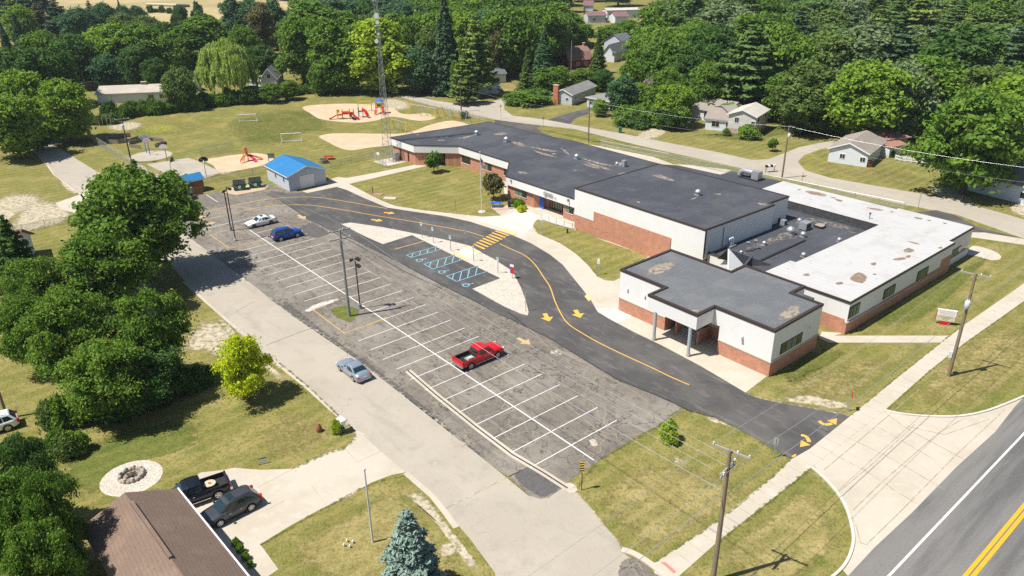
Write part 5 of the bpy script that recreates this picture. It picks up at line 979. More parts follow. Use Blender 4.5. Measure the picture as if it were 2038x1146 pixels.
wire(G(1171, 283) + Vector((0, 0, 7)), G(1360, 255) + Vector((0, 0, 5)), .8, 'service cable to the houses behind the back road', .02)
def light_pole(label, base, H, heads, r=.07, base_h=.7, tilt=0, group=None):
    b = G(*base); t = thing('light_pole', label, 'light pole', b, 0, group)
    MB().tube([(0, 0, 0), (0, 0, H)], [r*1.2, r], 8).build('post', m_dark, t); MB().tube([(0, 0, 0), (0, 0, base_h)], .24, 12).build('footing', m_greymetal if base_h > .6 else m_conc, t)
    for a_, z in heads:
        h_ = MB().box((math.cos(a_)*.42, math.sin(a_)*.42, z), (.55, .42, .26), M4=Matrix.Rotation(a_, 4, 'Z') @ Matrix.Rotation(R(25), 4, 'Y')).tube([(0, 0, z), (math.cos(a_)*.4, math.sin(a_)*.4, z)], .04, 6); h_.build('lamp_head', m_dark, t)
    return t
light_pole('black parking light pole behind the island pole', (717, 614), 6.8, [(R(-20), 6.75), (R(200), 6.7), (R(-30), 5.9)])
light_pole('tall black light pole nearest the white sedan', (469, 479), 8.6, [(R(10), 8.2), (R(190), 7.9)], base_h=.3)
light_pole('shorter dark pole beside the tall black light pole', (460, 459), 6.6, [], .09)
def flagpole(label, base, H, flag=True, mat=m_white):
    b = G(*base); t = thing('flagpole', label, 'flagpole', b)
    MB().tube([(0, 0, 0), (0, 0, H)], [.09, .055], 10).build('pole', M('brushed_pole', (.62, .62, .63), rough=.4), t); MB().tube([(0, 0, H), (0, 0, H+.08), (0, 0, H+.2)], [.05, .12, .04], 8).build('finial', m_white, t)
    if flag:
        nx, nz = 10, 7; vs = []
        for i in range(nx):
            for j in range(nz):
                u, v = i/(nx-1), j/(nz-1); vs.append((.07 + u*.55 + .05*math.sin(v*6 + u*3), .10*math.sin(u*9 + v*2)*u, H - .9 - u*.75 - (1-v)*1.05))
        f = lambda c: [(i*nz+j, (i+1)*nz+j, (i+1)*nz+j+1, i*nz+j+1) for i in range(nx-1) for j in range(nz-1) if c(i, j)]
        fl = MB().add(vs, f(lambda i, j: j % 2 == 0 and not (i < 4 and j > 2))).build('flag', M('flag_red', (.55, .03, .05)), t)
        MB().add(vs, f(lambda i, j: j % 2 == 1 and not (i < 4 and j > 2))).build('flag_stripes', M('flag_white', (.75, .75, .75)), fl); MB().add(vs, f(lambda i, j: i < 4 and j > 2)).build('flag_canton', M('flag_blue', (.04, .06, .22)), fl)
        MB().tube([(0, 0, .0), (0, 0, .12)], .65, 12).build('footing', m_conc_white, t)
    return t
flagpole('tall flagpole flying a limp striped flag on the school lawn', (959, 422), 10.1)
flagpole('bare white flagpole on the lawn left of the blue spruce', (742, 1079), 6.9, False)
m_signback = M('sign_back', (.45, .46, .47), rough=.5, metal=.4)
def sign(label, base, H, w_, h_, face, mat, post=m_greymetal, marks=(), cat='sign', name='road_sign', pr=.03):
    b = G(*base); t = thing(name, label, cat, b, face)      # the board faces local -y
    MB().b2((-pr, -pr, 0), (pr, pr, H)).build('post', post, t)
    p = MB().b2((-w_/2, -.055, H-h_), (w_/2, -.035, H)).build('board', mat, t)
    for k, (x0, z0, x1, z1, mm) in enumerate(marks): MB().b2((x0, -.06 - .001*k, H-h_+z0), (x1, -.056, H-h_+z1)).build('marking', mm, p)
    return t
m_signw = M('sign_white', (.75, .77, .76), rough=.5); m_signg = M('sign_green', (.03, .30, .16)); m_signb = M('sign_blue', (.04, .15, .5)); m_signr = M('sign_red', (.55, .02, .03)); m_signy = M('sign_yellow', (.72, .45, .02))
hs = [((402, 188), 2.5, 'uppermost of the white bay signs in the gravel'), ((530, 248), 2.5, 'second white bay sign from the top of the gravel'), ((728, 338), 2.4, 'third white bay sign from the top of the gravel'), ((990, 460), 2.4, 'white bay sign beside the island walk'), ((1268, 597), 2.4, 'lowest white bay sign, nearest the red-topped sign')]
for (x, y), h_, lb in hs:
    sign(lb, Q(x, y), h_, .40, .55, R(-45), m_signw, marks=[(-.13, .28, .13, .48, m_signg if x != 990 else m_signb), (-.13, .08, .13, .14, m_signg)], name='parking_sign')
sign('thin grey sign seen from behind beside the crosswalk', Q(900, 285), 2.5, .45, .55, R(170), m_signback, marks=[])
sign('white and red portable sign at the tip of the gravel', Q(1430, 655), 2.1, .62, 1.35, R(-35), m_signr, marks=[(-.31, 1.0, .31, 1.35, m_signw), (-.31, 0, -.22, 1.0, m_signb)])
sign('blue-grey sign at the lower end of the gravel island', Q(1585, 1028), 2.6, .12, .8, R(-60), m_signback)
sign('brown marker post in the middle of the front lawn', (907, 421), 2.1, .10, 1.1, R(-30), m_woodbrown, name='marker_post', cat='post')
sign('white sign on the small lawn by the annex', (1190.5, 547), 2.4, .35, .75, R(-25), m_signw, marks=[(-.12, .1, .12, .16, m_greymetal), (-.12, .3, .12, .36, m_greymetal)])
sign('sign beside the rail fence, seen edge-on', (1080, 467), 2.3, .16, .7, R(-40), m_signback)
sign('grey sign at the car park exit', (1539, 911), 2.1, .40, .7, R(150), m_signback, marks=[(-.15, .1, .15, .6, m_greymetal)])
sign('thin sign edge-on by the lane exit', (1688, 818), 2.3, .7, .7, R(75), m_signr)
sign('thin white sign at the back road bend', (1827, 413), 2.4, .2, .5, R(20), m_signw); sign('street sign by the back drive', (1081, 255), 2.6, .6, .5, R(10), m_signback); sign('sign post at the fork of the back road', (997, 237), 3.4, .4, .4, R(10), m_signback)
sign('yellow guy marker standing by the back road pole', (1595, 367), 2.3, .1, 2.2, R(0), m_signy, name='guy_marker', cat='marker')
hz = sign('black and yellow striped hazard sign at the lot corner', (1157.5, 975), 2.9, .38, 1.0, R(-25), m_signy, post=m_dark)
bd = [c for c in bpy.data.objects if c.parent == hz and c.name.startswith('board')][0]
for k in range(4):
    z0 = 1.9 + .25*k; MB().add([(-.19, -.058, z0), (.19, -.058, z0+.16 if k < 4 else 0), (.19, -.058, min(2.9, z0+.30)), (-.19, -.058, min(2.9, z0+.14))], [(0, 1, 2, 3)]).build('stripe', m_black, bd)
# school reader board
rb = thing('reader_board', 'white and cream reader board on a red stand beside the front pavement', 'sign board', G(1879, 645), R(-22))
MB().b2((-1.45, -.12, .55), (1.45, .12, 2.35)).build('cabinet', m_signr, rb)
cbm = MB().b2((-1.38, -.14, 1.45), (1.38, -.12, 2.33)).build('header_panel', m_signw, rb); crm = MB().b2((-1.38, -.14, .58), (1.38, -.12, 1.40)).build('letter_panel', M('cream_panel', (.62, .60, .40)), rb)
MB().b2((-1.45, -.14, 2.35), (1.45, .14, 2.42)).build('cap', m_white, rb)
mb = MB()
for r_, z in enumerate((2.12, 1.86, 1.62)):
    x = -1.1 + .1*r_
    while x < 1.05: l = random.uniform(.05, .11); mb.b2((x, -.145, z), (x+l, -.14, z+.10)); x += l + (.05 if random.random() < .8 else .14)
mb.build('header_lettering', M('muted_red_letters', (.45, .20, .24)), cbm)
mb = MB()
for r_, (z, x0, x1) in enumerate(((1.18, -1.1, .9), (.96, -.6, .5), (.74, -.35, .35))):
    x = x0
    while x < x1: l = random.uniform(.05, .10); mb.b2((x, -.145, z), (x+l, -.14, z+.11)); x += l + (.05 if random.random() < .8 else .14)
mb.build('message_lettering', m_dark, crm)
MB().b2((-.75, -.25, 0), (.55, .25, .50)).build('stand', m_red, rb); rb.scale = (.72, .8, .78)
# radio tower
tw = thing('radio_tower', 'tall lattice radio tower with dish antennas at the end of the school', 'radio tower', G(774, 322))
HT = 37; rad = lambda z: (1.15 - .75*min(1, z/22)) if z < 22 else .40
legs = [(math.cos(a), math.sin(a)) for a in (R(90), R(210), R(330))]
for lx, ly in legs: MB().tube([(lx*rad(z), ly*rad(z), z) for z in (0, 7, 14, 22, HT)], .045, 6).build('leg', m_greymetal, tw)
nz = 30; zs = [HT*(1-(1-i/nz)**1.0) for i in range(nz+1)]
for k in range(3):
    mb = MB(); a, b = legs[k], legs[(k+1) % 3]
    for i in range(nz):
        z0, z1 = zs[i], zs[i+1]; mb.tube([(a[0]*rad(z0), a[1]*rad(z0), z0), (b[0]*rad(z1), b[1]*rad(z1), z1)], .020, 4, False).tube([(b[0]*rad(z0), b[1]*rad(z0), z0), (a[0]*rad(z1), a[1]*rad(z1), z1)], .020, 4, False).tube([(a[0]*rad(z1), a[1]*rad(z1), z1), (b[0]*rad(z1), b[1]*rad(z1), z1)], .018, 4, False)
    mb.build('lattice_face', m_greymetal, tw)
for z, x, r_ in ((28.0, .0, .48), (26.9, .1, .36), (24.8, .1, .2), (23.5, -.35, .36)):
    dd = MB().tube([(x, -.55, z), (x, -.85, z)], [r_, r_], 16).build('dish_antenna', m_white, tw); MB().tube([(x, -.3, z), (x, -.55, z)], .05, 6).build('dish_mount', m_metal, dd)
for x in (-.45, .45): MB().tube([(x, 0, 31), (x, 0, HT+1)], .06, 6).build('whip_antenna', m_white, tw)
MB().tube([(-.6, 0, 30.6), (.6, 0, 30.6)], .05, 6).build('antenna_arm', m_metal, tw)
cab_ = thing('equipment_cabinet', 'grey equipment cabinet at the foot of the radio tower', 'cabinet', G(788, 319), R(-50)); MB().b2((-.55, -.45, .12), (.55, .45, 1.6)).build('housing', m_greymetal if False else M('pale_grey_cab', (.45, .47, .46), rough=.6), cab_); MB().b2((-.6, -.5, 1.6), (.6, .5, 1.68)).build('lid', m_metal, cab_); MB().b2((-.4, -.47, .3), (.4, -.45, 1.4)).build('door', m_greymetal, cab_); MB().b2((-.7, -.6, 0), (.7, .6, .12)).build('plinth', m_conc, cab_)
ah = thing('air_unit', 'small white dish unit inside the tower enclosure', 'satellite dish', G(752, 314)); MB().tube([(0, 0, 0), (0, 0, .8)], .04).build('mast', m_metal, ah); MB().tube([(0, 0, .8), (.1, -.15, .95)], [.1, .35], 12).build('dish', m_white, ah)
# chain-link fences
def netmat():
    m = bpy.data.materials.new('chain_link'); m.use_nodes = True; n = m.node_tree.nodes; L = m.node_tree.links; b = n['Principled BSDF']; b.inputs['Base Color'].default_value = (.42, .43, .42, 1); b.inputs['Roughness'].default_value = .6
    tc = n.new('ShaderNodeTexCoord'); sp_ = n.new('ShaderNodeSeparateXYZ'); L.new(tc.outputs['UV'], sp_.inputs[0]); outs = []
    for op in ('ADD', 'SUBTRACT'):
        a = n.new('ShaderNodeMath'); a.operation = op; L.new(sp_.outputs[0], a.inputs[0]); L.new(sp_.outputs[1], a.inputs[1])
        f = n.new('ShaderNodeMath'); f.operation = 'FRACT'; L.new(a.outputs[0], f.inputs[0]); l = n.new('ShaderNodeMath'); l.operation = 'LESS_THAN'; l.inputs[1].default_value = .14; L.new(f.outputs[0], l.inputs[0]); outs.append(l)
    mx = n.new('ShaderNodeMath'); mx.operation = 'MAXIMUM'; L.new(outs[0].outputs[0], mx.inputs[0]); L.new(outs[1].outputs[0], mx.inputs[1])
    tr_ = n.new('ShaderNodeBsdfTransparent'); ms = n.new('ShaderNodeMixShader'); L.new(mx.outputs[0], ms.inputs[0]); L.new(tr_.outputs[0], ms.inputs[1]); L.new(b.outputs[0], ms.inputs[2]); L.new(ms.outputs[0], n['Material Output'].inputs[0]); return m
m_net = netmat()
def chain_fence(label, px, H=1.5, step=3.0, world=None):
    pts = [G(*p) for p in px]; o0 = pts[0].copy(); t = thing('chain_link_fence', label, 'fence', o0)
    for a, b in zip(pts, pts[1:]):
        d = b-a; n_ = max(1, round(d.length/step)); a0, b0 = a-o0, b-o0
        for i in range(n_ + (1 if b is pts[-1] else 0)):
            p = a0.lerp(b0, i/n_); MB().tube([p, p + Vector((0, 0, H+.05))], .035, 6).build('post', m_metal, t)
        MB().tube([a0 + Vector((0, 0, H)), b0 + Vector((0, 0, H))], .025, 5).build('top_rail', m_metal, t)
        o = MB().add([a0, b0, b0 + Vector((0, 0, H)), a0 + Vector((0, 0, H))], [(0, 1, 2, 3)]).build('mesh_panel', m_net, t)
        uv = o.data.uv_layers.new(); s_ = 7.0; 
        for li, q in enumerate(((0, 0), (d.length*s_, 0), (d.length*s_, H*s_), (0, H*s_))): uv.data[li].uv = q
    return t
chain_fence('chain-link fence along the left side of the school field', [(167, 262), (195, 289), (262, 330), (330, 376)], 1.8)
chain_fence('chain-link fence behind the sheds and dumpsters', [(402, 366), (450, 357), (530, 345)], 1.4)
chain_fence('chain-link fence between the garage and the tower', [(657, 335), (700, 325), (745, 314)], 1.3)
chain_fence('chain-link enclosure round the radio tower', [(745, 317), (762, 331), (769, 334)], 1.8, 2.2)
chain_fence('chain-link enclosure behind the radio tower', [(747, 312), (790, 304), (800, 309)], 1.8, 2.2)
chain_fence('chain-link fence between the playground and the back road', [(822, 203), (866, 215), (915, 229), (968, 243)], 1.3)
chain_fence('long chain-link fence behind the white-roofed wing', [(1195, 291), (1330, 318), (1480, 352), (1590, 375), (1700, 398), (1798, 418)], 1.3, 3.2)
chain_fence('low wire fence on the left-hand field', [(0, 466), (46, 462), (90, 452), (140, 445)], 1.2)
chain_fence('short fence of tall posts beside the sand', [(400, 313), (434, 306), (466, 300)], 2.0, 3.2)

# ------------------------------------------------------------------ SHEDS, PLAYGROUND, YARD THINGS
def frame_of(px_a, px_b):                                 # ground frame: origin at a, x towards b, y away from the camera
    a, b = G(*px_a), G(*px_b); d = b-a; rz = math.atan2(d.y, d.x); return a, rz, d.length
def gable_house(name, label, a, b, depth, h, rise, wall, roofm, ridge='y', cat='house', over=.35, wins=(), side=(), chimney=None, trim=m_wframe, base=None, door=None, gable2=None, flip=False, group=None, hip=False):
    """front wall from pixel a to pixel b on the ground; windows as (x, z0, z1, width)"""
    o, rz, W = frame_of(a, b); t = thing(name, label, cat, o, rz, group)
    if ridge == 'y':                                       # gable faces the camera
        MB().add([(0, 0, 0), (W, 0, 0), (W, 0, h), (W/2, 0, h+rise), (0, 0, h), (0, depth, 0), (W, depth, 0), (W, depth, h), (W/2, depth, h+rise), (0, depth, h)],
                 [(0, 1, 2, 3, 4), (9, 8, 7, 6, 5), (1, 6, 7, 2), (5, 0, 4, 9)]).build('wall', wall, t)
        k = rise/(W/2); e = over; th = .14
        for s in (-1, 1):
            x0, x1 = W/2, W/2 + s*(W/2+e); z0, z1 = h+rise+.05, h - k*e + .05
            vs = [(x0, -e, z0), (x1, -e, z1), (x1, depth+e, z1), (x0, depth+e, z0)]; vs += [(x, y, z+th) for x, y, z in vs]
            MB().add(vs, [(4, 5, 6, 7), (0, 3, 2, 1), (0, 1, 5, 4), (1, 2, 6, 5), (2, 3, 7, 6), (3, 0, 4, 7)]).build('roof', roofm, t)
            vs = [(x0, -e-.05, z0-.12), (x1, -e-.05, z1-.12), (x1, -e-.01, z1-.12), (x0, -e-.01, z0-.12)]; vs += [(x, y, z+.24) for x, y, z in vs]
            MB().add(vs, [(0, 1, 5, 4), (4, 5, 6, 7), (0, 3, 2, 1), (1, 2, 6, 5)]).build('trim', trim, t)
            MB().b2((x1-.03, -e, z1-.06), (x1+.05*s, depth+e, z1+.10)).build('gutter', trim, t)
    elif hip:
        MB().b2((0, 0, 0), (W, depth, h)).build('wall', wall, t); e = over; r_ = depth/2
        vs = [(-e, -e, h), (W+e, -e, h), (W+e, depth+e, h), (-e, depth+e, h), (r_, depth/2, h+rise), (max(r_+.2, W-r_), depth/2, h+rise)]
        MB().add(vs, [(0, 1, 5, 4), (1, 2, 5), (2, 3, 4, 5), (3, 0, 4), (3, 2, 1, 0)]).build('roof', roofm, t)
        MB().b2((-e-.03, -e-.03, h-.15), (W+e+.03, -e+.03, h-.0)).b2((W+e-.03, -e+.04, h-.15), (W+e+.03, depth+e, h)).build('trim', trim, t)
    else:
        MB().add([(0, 0, 0), (0, depth, 0), (0, depth, h), (0, depth/2, h+rise), (0, 0, h), (W, 0, 0), (W, depth, 0), (W, depth, h), (W, depth/2, h+rise), (W, 0, h)],
                 [(4, 3, 2, 1, 0), (5, 6, 7, 8, 9), (0, 5, 9, 4), (6, 1, 2, 7)]).build('wall', wall, t)
        k = rise/(depth/2); e = over; th = .14
        for s in (-1, 1):
            y0, y1 = depth/2, depth/2 + s*(depth/2+e); z0, z1 = h+rise+.05, h - k*e + .05
            vs = [(-e, y0, z0), (-e, y1, z1), (W+e, y1, z1), (W+e, y0, z0)]; vs += [(x, y, z+th) for x, y, z in vs]
            MB().add(vs, [(4, 5, 6, 7), (0, 3, 2, 1), (0, 1, 5, 4), (1, 2, 6, 5), (2, 3, 7, 6), (3, 0, 4, 7)]).build('roof', roofm, t)
            MB().b2((-e, y1-.05, z1-.04), (W+e, y1+.05*s, z1+.12)).build('gutter', trim, t)
    if base: MB().b2((-.03, -.03, 0), (W+.03, .3, base[0])).b2((W-.3, .3, 0), (W+.03, depth, base[0])).build('foundation', base[1], t)
    for x, z0, z1, w_ in wins:
        f = MB().b2((x-w_/2-.1, -.06, z0-.1), (x+w_/2+.1, .02, z1+.1)).build('window', m_wframe, t); MB().b2((x-w_/2, -.08, z0), (x-.03, -.06, z1)).b2((x+.03, -.08, z0), (x+w_/2, -.06, z1)).build('pane', m_glass, f)
    for y, z0, z1, w_ in side:
        f = MB().b2((W-.02, y-w_/2-.1, z0-.1), (W+.06, y+w_/2+.1, z1+.1)).build('window', m_wframe, t); MB().b2((W+.06, y-w_/2, z0), (W+.08, y+w_/2, z1)).build('pane', m_glass, f)
    if door:
        x, w_, z1, dm = door; MB().b2((x-w_/2, -.05, .05), (x+w_/2, .02, z1)).build('door', dm, t)
    if chimney:
        x, y, w_, d_, z0, z1, cm = chimney; cc = MB().b2((x-w_/2, y-d_/2, z0), (x+w_/2, y+d_/2, z1)).build('chimney', cm, t); MB().b2((x-w_/2-.08, y-d_/2-.08, z1), (x+w_/2+.08, y+d_/2+.08, z1+.12)).build('cap', m_conc, cc)
    return t
def gambrel(t, W, depth, h, rise, roofm, wall):
    pr = [(-.4, h-.1), (depth*.17, h+rise*.66), (depth/2, h+rise), (depth*.83, h+rise*.66), (depth+.4, h-.1)]; vs = [(x, y, z+o) for x in (-.3, W+.3) for o in (0, .14) for y, z in pr]
    MB().add(vs, [(i+5, i+6, i+16, i+15) for i in range(4)] + [(i, i+10, i+11, i+1) for i in range(4)] + [(i, i+1, i+6, i+5) for i in range(4)] + [(i+10, i+15, i+16, i+11) for i in range(4)]).build('roof', roofm, t)
    for x in (0, W): MB().add([(x, y, z-.02) for y, z in pr[1:4]] + [(x, depth, h-.02), (x, 0, h-.02)], [(0, 1, 2, 3, 4)]).build('gable_wall', wall, t)
# blue-roofed garage: long side on the left, gable with the door on the right
g = gable_house('garage', 'grey metal garage with a bright blue roof beside the car park', (577, 381), (650, 365), 9.6, 2.75, 1.25, m_ribbed, m_blueroof, 'y', 'garage', over=.30)
MB().b2((2.1, -.06, .05), (4.9, .02, 2.45)).build('garage_door', M('white_roll_door', (.80, .80, .78), [('wavez', 4, (.62, .62, .60), .7, 1, .6)], rough=.5), g)
MB().b2((3.55, -.16, 3.15), (3.85, -.02, 3.4)).build('wall_lamp', m_white, g)
for y in (2.0, 5.6): f = MB().b2((-.06, y-.3, 1.3), (.02, y+.3, 2.2)).build('window', m_wframe, g); MB().b2((-.08, y-.22, 1.38), (-.06, y+.22, 2.12)).build('pane', m_frame, f)
for p_, q_ in (((381, 388), (407, 377)),):
    g2 = gable_house('storage_shed', 'small brown wooden shed with a bright blue roof', (361, 390), (408, 379), 2.6, 2.3, .75, m_woodbrown, m_blueroof, 'x', 'shed', over=.25)
    MB().b2((-.05, .5, .1), (-.01, 1.9, 2.1)).build('door', M('dark_boards', (.16, .08, .04)), g2)
mtr = thing('utility_cabinet', 'pale electrical cabinet on posts in front of the brown shed', 'cabinet', G(382, 391), R(20)); MB().b2((-.45, -.12, .6), (.25, .12, 1.7)).build('housing', M('pale_grey_cab', (.45, .47, .46)), mtr)
for x in (-.55, .45): MB().b2((x-.04, -.04, 0), (x+.04, .04, 1.7)).build('post', m_metal, mtr)
MB().b2((.5, -.06, .2), (2.0, -.02, 1.6)).build('backboard', m_woodbrown, mtr)
def dumpster(label, px, rz):
    t = thing('dumpster', label, 'dumpster', G(*px), rz, 'green dumpsters by the garage')
    MB().add([(-1.0, -.75, .12), (1.0, -.75, .12), (1.0, .75, .12), (-1.0, .75, .12), (-1.1, -.85, 1.15), (1.1, -.85, 1.15), (1.1, .85, 1.6), (-1.1, .85, 1.6)], [(0, 1, 5, 4), (1, 2, 6, 5), (2, 3, 7, 6), (3, 0, 4, 7), (3, 2, 1, 0)]).build('bin', m_green, t)
    for x in (-.56, .56): MB().box((x, 0, 1.42), (1.06, 1.78, .06), M4=Matrix.Rotation(R(14.5), 4, 'X')).build('lid', m_black, t)
    for s in (-1, 1): MB().b2((s*1.1, -.5, .75), (s*1.25, .5, .95)).build('fork_pocket', m_green, t)
    MB().b2((-.22, -.86, .5), (.25, -.81, .95)).build('notice', m_signw, t)
dumpster('green dumpster with black lids, further from the garage', (478, 377), R(17)); dumpster('green dumpster with black lids, nearest the garage', (509, 372), R(17))
def hoop(label, px, H, pole, board, rz, round_=True):
    t = thing('basketball_hoop', label, 'basketball hoop', G(*px), rz, 'basketball hoops on the school court'); MB().tube([(0, 0, 0), (0, 0, H-.5), (0, -.5, H-.1)], .08, 8).build('post', pole, t)
    pts = [(.85*math.cos(a), -.55, H+.1 + .62*max(-.45, math.sin(a))) for a in [math.pi*2*k/16 for k in range(16)]]; MB().add(pts + [(x, y+.06, z) for x, y, z in pts], [tuple(range(16)), tuple(range(31, 15, -1))] + [(k, (k+1) % 16, (k+1) % 16+16, k+16) for k in range(16)]).build('backboard', board, t)
    MB().tube([(.23*math.cos(a), -.82 + .23*math.sin(a), H-.12) for a in [math.pi*2*k/12 for k in range(13)]], .025, 5, False).build('rim', m_orange, t)
m_bb = M('fan_backboard', (.62, .60, .57), rough=.5)
hoop('fan-shaped hoop on a blue post on the round pad', (299, 308), 3.0, m_blue, m_bb, R(10)); hoop('fan-shaped hoop behind it on the same round pad, turned away', (292, 304), 3.0, m_blue, M('blue_backboard', (.25, .38, .55)), R(190))
hoop('fan-shaped hoop on a rusty orange post', (333, 320), 2.9, M('rusty_post', (.42, .14, .07)), m_bb, R(0)); hoop('dark hoop on a silver post at the court corner', (411, 353), 3.2, m_metal, m_dark, R(200)); hoop('dark hoop half hidden behind the shed bush', (343, 350), 3.0, m_metal, m_dark, R(90))
def goal(label, px, w_, h_, rz):
    t = thing('soccer_goal', label, 'soccer goal', G(*px), rz, 'soccer goals on the school field'); r_ = .07
    for s in (-1, 1):
        MB().tube([(s*w_/2, 0, 0), (s*w_/2, 0, h_)], r_, 8).build('post', m_white, t); MB().tube([(s*w_/2, 0, h_), (s*w_/2, .5, h_*.95), (s*w_/2, 1.2, .05), (s*w_/2, 0, .05)], r_*.7, 6).build('side_frame', m_white, t)
    MB().tube([(-w_/2, 0, h_), (w_/2, 0, h_)], r_, 8).build('crossbar', m_white, t); MB().tube([(-w_/2, 1.2, .05), (w_/2, 1.2, .05)], r_*.7, 6).build('ground_bar', m_white, t)
goal('white soccer goal nearer the sand', (581, 283), 4.3, 2.0, R(10)); goal('white soccer goal further out on the field', (494, 243), 4.2, 1.9, R(8))
def swing(label, px_a, px_b, nsw, H=2.5, leg=m_yel, top=m_metal):
    o, rz, W = frame_of(px_a, px_b); t = thing('swing_set', label, 'swing set', o, rz, 'swing sets in the playground')
    MB().tube([(0, 0, H), (W, 0, H)], .07, 8).build('top_bar', top, t); n_ = max(1, round(W/3.6))
    for i in range(n_+1):
        x = W*i/n_
        for s in (-1, 1): MB().tube([(x, 0, H), (x + (.35 if i == n_ else -.35 if i == 0 else 0), s*1.0, 0)], .06, 6).build('leg', leg if i % 2 == 0 else m_metal, t)
    for i in range(n_):
        for f in (.32, .68):
            x = W*(i+f)/n_; s_ = MB().b2((x-.22, -.08, .5), (x+.22, .08, .55)).build('seat', m_black, t); MB().tube([(x-.2, 0, .55), (x-.2, 0, H)], .018, 4).build('chain', m_metal, s_); MB().tube([(x+.2, 0, .55), (x+.2, 0, H)], .018, 4).build('chain', m_metal, s_)
swing('swing set nearest the red climbing frame', (819, 227), (868, 236), 4); swing('swing set with coloured legs in front of the back road', (881, 232), (930, 244), 4, leg=m_orange); swing('short swing set beside the radio tower', (781, 258), (811, 266), 2)
def slide(mb, pts, w_=.5):
    for (a, b) in zip(pts, pts[1:]):
        a, b = Vector(a), Vector(b); d = (b-a); n_ = Vector((-d.y, d.x, 0)).normalized()*w_/2; up = Vector((0, 0, .18))
        mb.add([a-n_, b-n_, b+n_, a+n_, a-n_+up, b-n_+up, b+n_+up, a+n_+up], [(0, 1, 2, 3), (0, 4, 5, 1), (3, 2, 6, 7), (0, 3, 7, 4), (4, 7, 6, 5)][:4])
    return mb
pg = thing('play_structure', 'red and yellow climbing frame with tube slide on the sand', 'play structure', G(690, 236), R(6), 'playground climbing frames')
for x, y in ((-2.6, -.8), (-2.6, .9), (-1.2, -.8), (-1.2, .9), (1.0, -.9), (1.0, .9), (2.2, -.9), (2.2, .9), (3.6, .6), (3.6, 2.0), (4.8, 2.0)): MB().tube([(x, y, 0), (x, y, 3.1)], .09, 8).build('post', m_yel if x < 3 else m_blue, pg)
MB().b2((-2.6, -.8, 1.3), (-1.2, .9, 1.42)).b2((-1.2, -.3, 1.42), (-1.15, .3, 1.45)).build('platform', m_red, pg); MB().b2((1.0, -.9, 1.3), (2.2, .9, 1.42)).build('platform', m_red, pg); MB().b2((3.6, .6, 1.9), (4.8, 2.0, 2.02)).build('platform', m_red, pg)
MB().tube([(-1.2, 0, 1.95), (1.0, 0, 1.95)], .55, 14).build('crawl_tube', m_red, pg)
MB().b2((.95, -.92, 1.42), (2.25, -.86, 2.4)).b2((2.2, -.9, 1.42), (2.26, .9, 2.4)).build('red_panel', m_red, pg)
MB().b2((3.5, .5, 2.0), (3.6, 2.05, 3.6)).build('blue_panel', M('pale_blue_panel', (.25, .45, .6)), pg)
slide(MB(), [(-2.6, 0, 1.35), (-3.6, -.1, .8), (-4.6, -.2, .25), (-5.2, -.2, .22)], .9).build('slide', m_red, pg)
slide(MB(), [(2.2, -.9, 1.3), (3.2, -1.8, .7), (4.0, -2.3, .2)], .6).build('slide', m_red, pg); slide(MB(), [(1.2, -.9, 1.3), (2.2, -2.0, .5), (2.9, -2.6, .1)], .5).build('slide', m_black, pg)
MB().tube([(4.8, 1.2, 2.6), (5.4, 1.0, 2.3), (5.9, .6, 1.7), (6.2, .3, 1.0), (6.5, .2, .5)], .48, 12).build('tube_slide', m_red, pg)
MB().b2((-2.7, -.95, 2.3), (-1.9, .1, 3.3)).build('yellow_panel', m_yel, pg)
pg.scale = (.82, .85, .75)
mk = thing('monkey_bars', 'yellow overhead ladder behind the red climbing frame', 'monkey bars', G(713, 222), R(4), 'playground climbing frames')
for x in (0, 3.4):
    for y in (0, 1.0): MB().tube([(x, y, 0), (x, y, 2.5)], .06, 6).build('post', m_yel, mk)
for y in (0, 1.0): MB().tube([(0, y, 2.45), (3.4, y, 2.45)], .05, 6).build('rail', m_yel, mk)
for i in range(8): MB().tube([(.4*i+.3, 0, 2.45), (.4*i+.3, 1, 2.45)], .035, 5).build('rung', m_yel, mk)
pt = thing('play_tower', 'tall yellow play tower with a blue roof beside the radio tower', 'play structure', G(756, 226), R(0), 'playground climbing frames')
for x in (-1.0, 1.1):
    for y in (0, 1.4): MB().tube([(x, y, 0), (x, y, 3.6)], .10, 8).build('post', m_orange if y == 0 else m_yel, pt)
MB().b2((-1.2, -.1, 1.9), (1.3, 1.5, 2.05)).build('platform', m_red, pt); MB().b2((-1.25, -.15, 2.05), (1.35, -.05, 3.4)).build('yellow_panel', m_yel, pt); MB().b2((-.6, -.2, 2.5), (.7, -.15, 2.9)).build('opening', m_black, pt)
MB().add([(-1.2, -.3, 3.7), (1.3, -.3, 3.7), (1.3, 1.6, 3.7), (-1.2, 1.6, 3.7), (0, .6, 4.9)], [(0, 1, 4), (1, 2, 4), (2, 3, 4), (3, 0, 4)]).build('roof', m_blue, pt)
slide(MB(), [(-.8, -.1, 1.9), (-1.0, -1.2, .9), (-1.0, -2.0, .2)], .6).build('slide', m_red, pt); slide(MB(), [(.9, -.1, 1.9), (1.2, -1.3, .8), (1.6, -2.0, .2)], .6).build('slide', m_red, pt)
pt.scale = (.85, .85, .80)
ps = thing('toddler_slide', 'small pink and orange slide on the sand nearest the garage', 'slide', G(496, 321), R(10), 'playground climbing frames')
for x, y in ((-1.0, 0), (-.2, 0), (-1.0, .9), (-.2, .9)): MB().tube([(x, y, 0), (x, y, 2.4)], .06, 6).build('post', m_yel, ps)
MB().b2((-1.0, 0, 1.1), (-.2, .9, 1.2)).build('platform', m_orange, ps); MB().b2((-.3, -.1, 1.2), (-.2, .9, 2.3)).b2((-.7, .85, 1.2), (-.2, .93, 2.6)).build('panel', m_pink, ps)
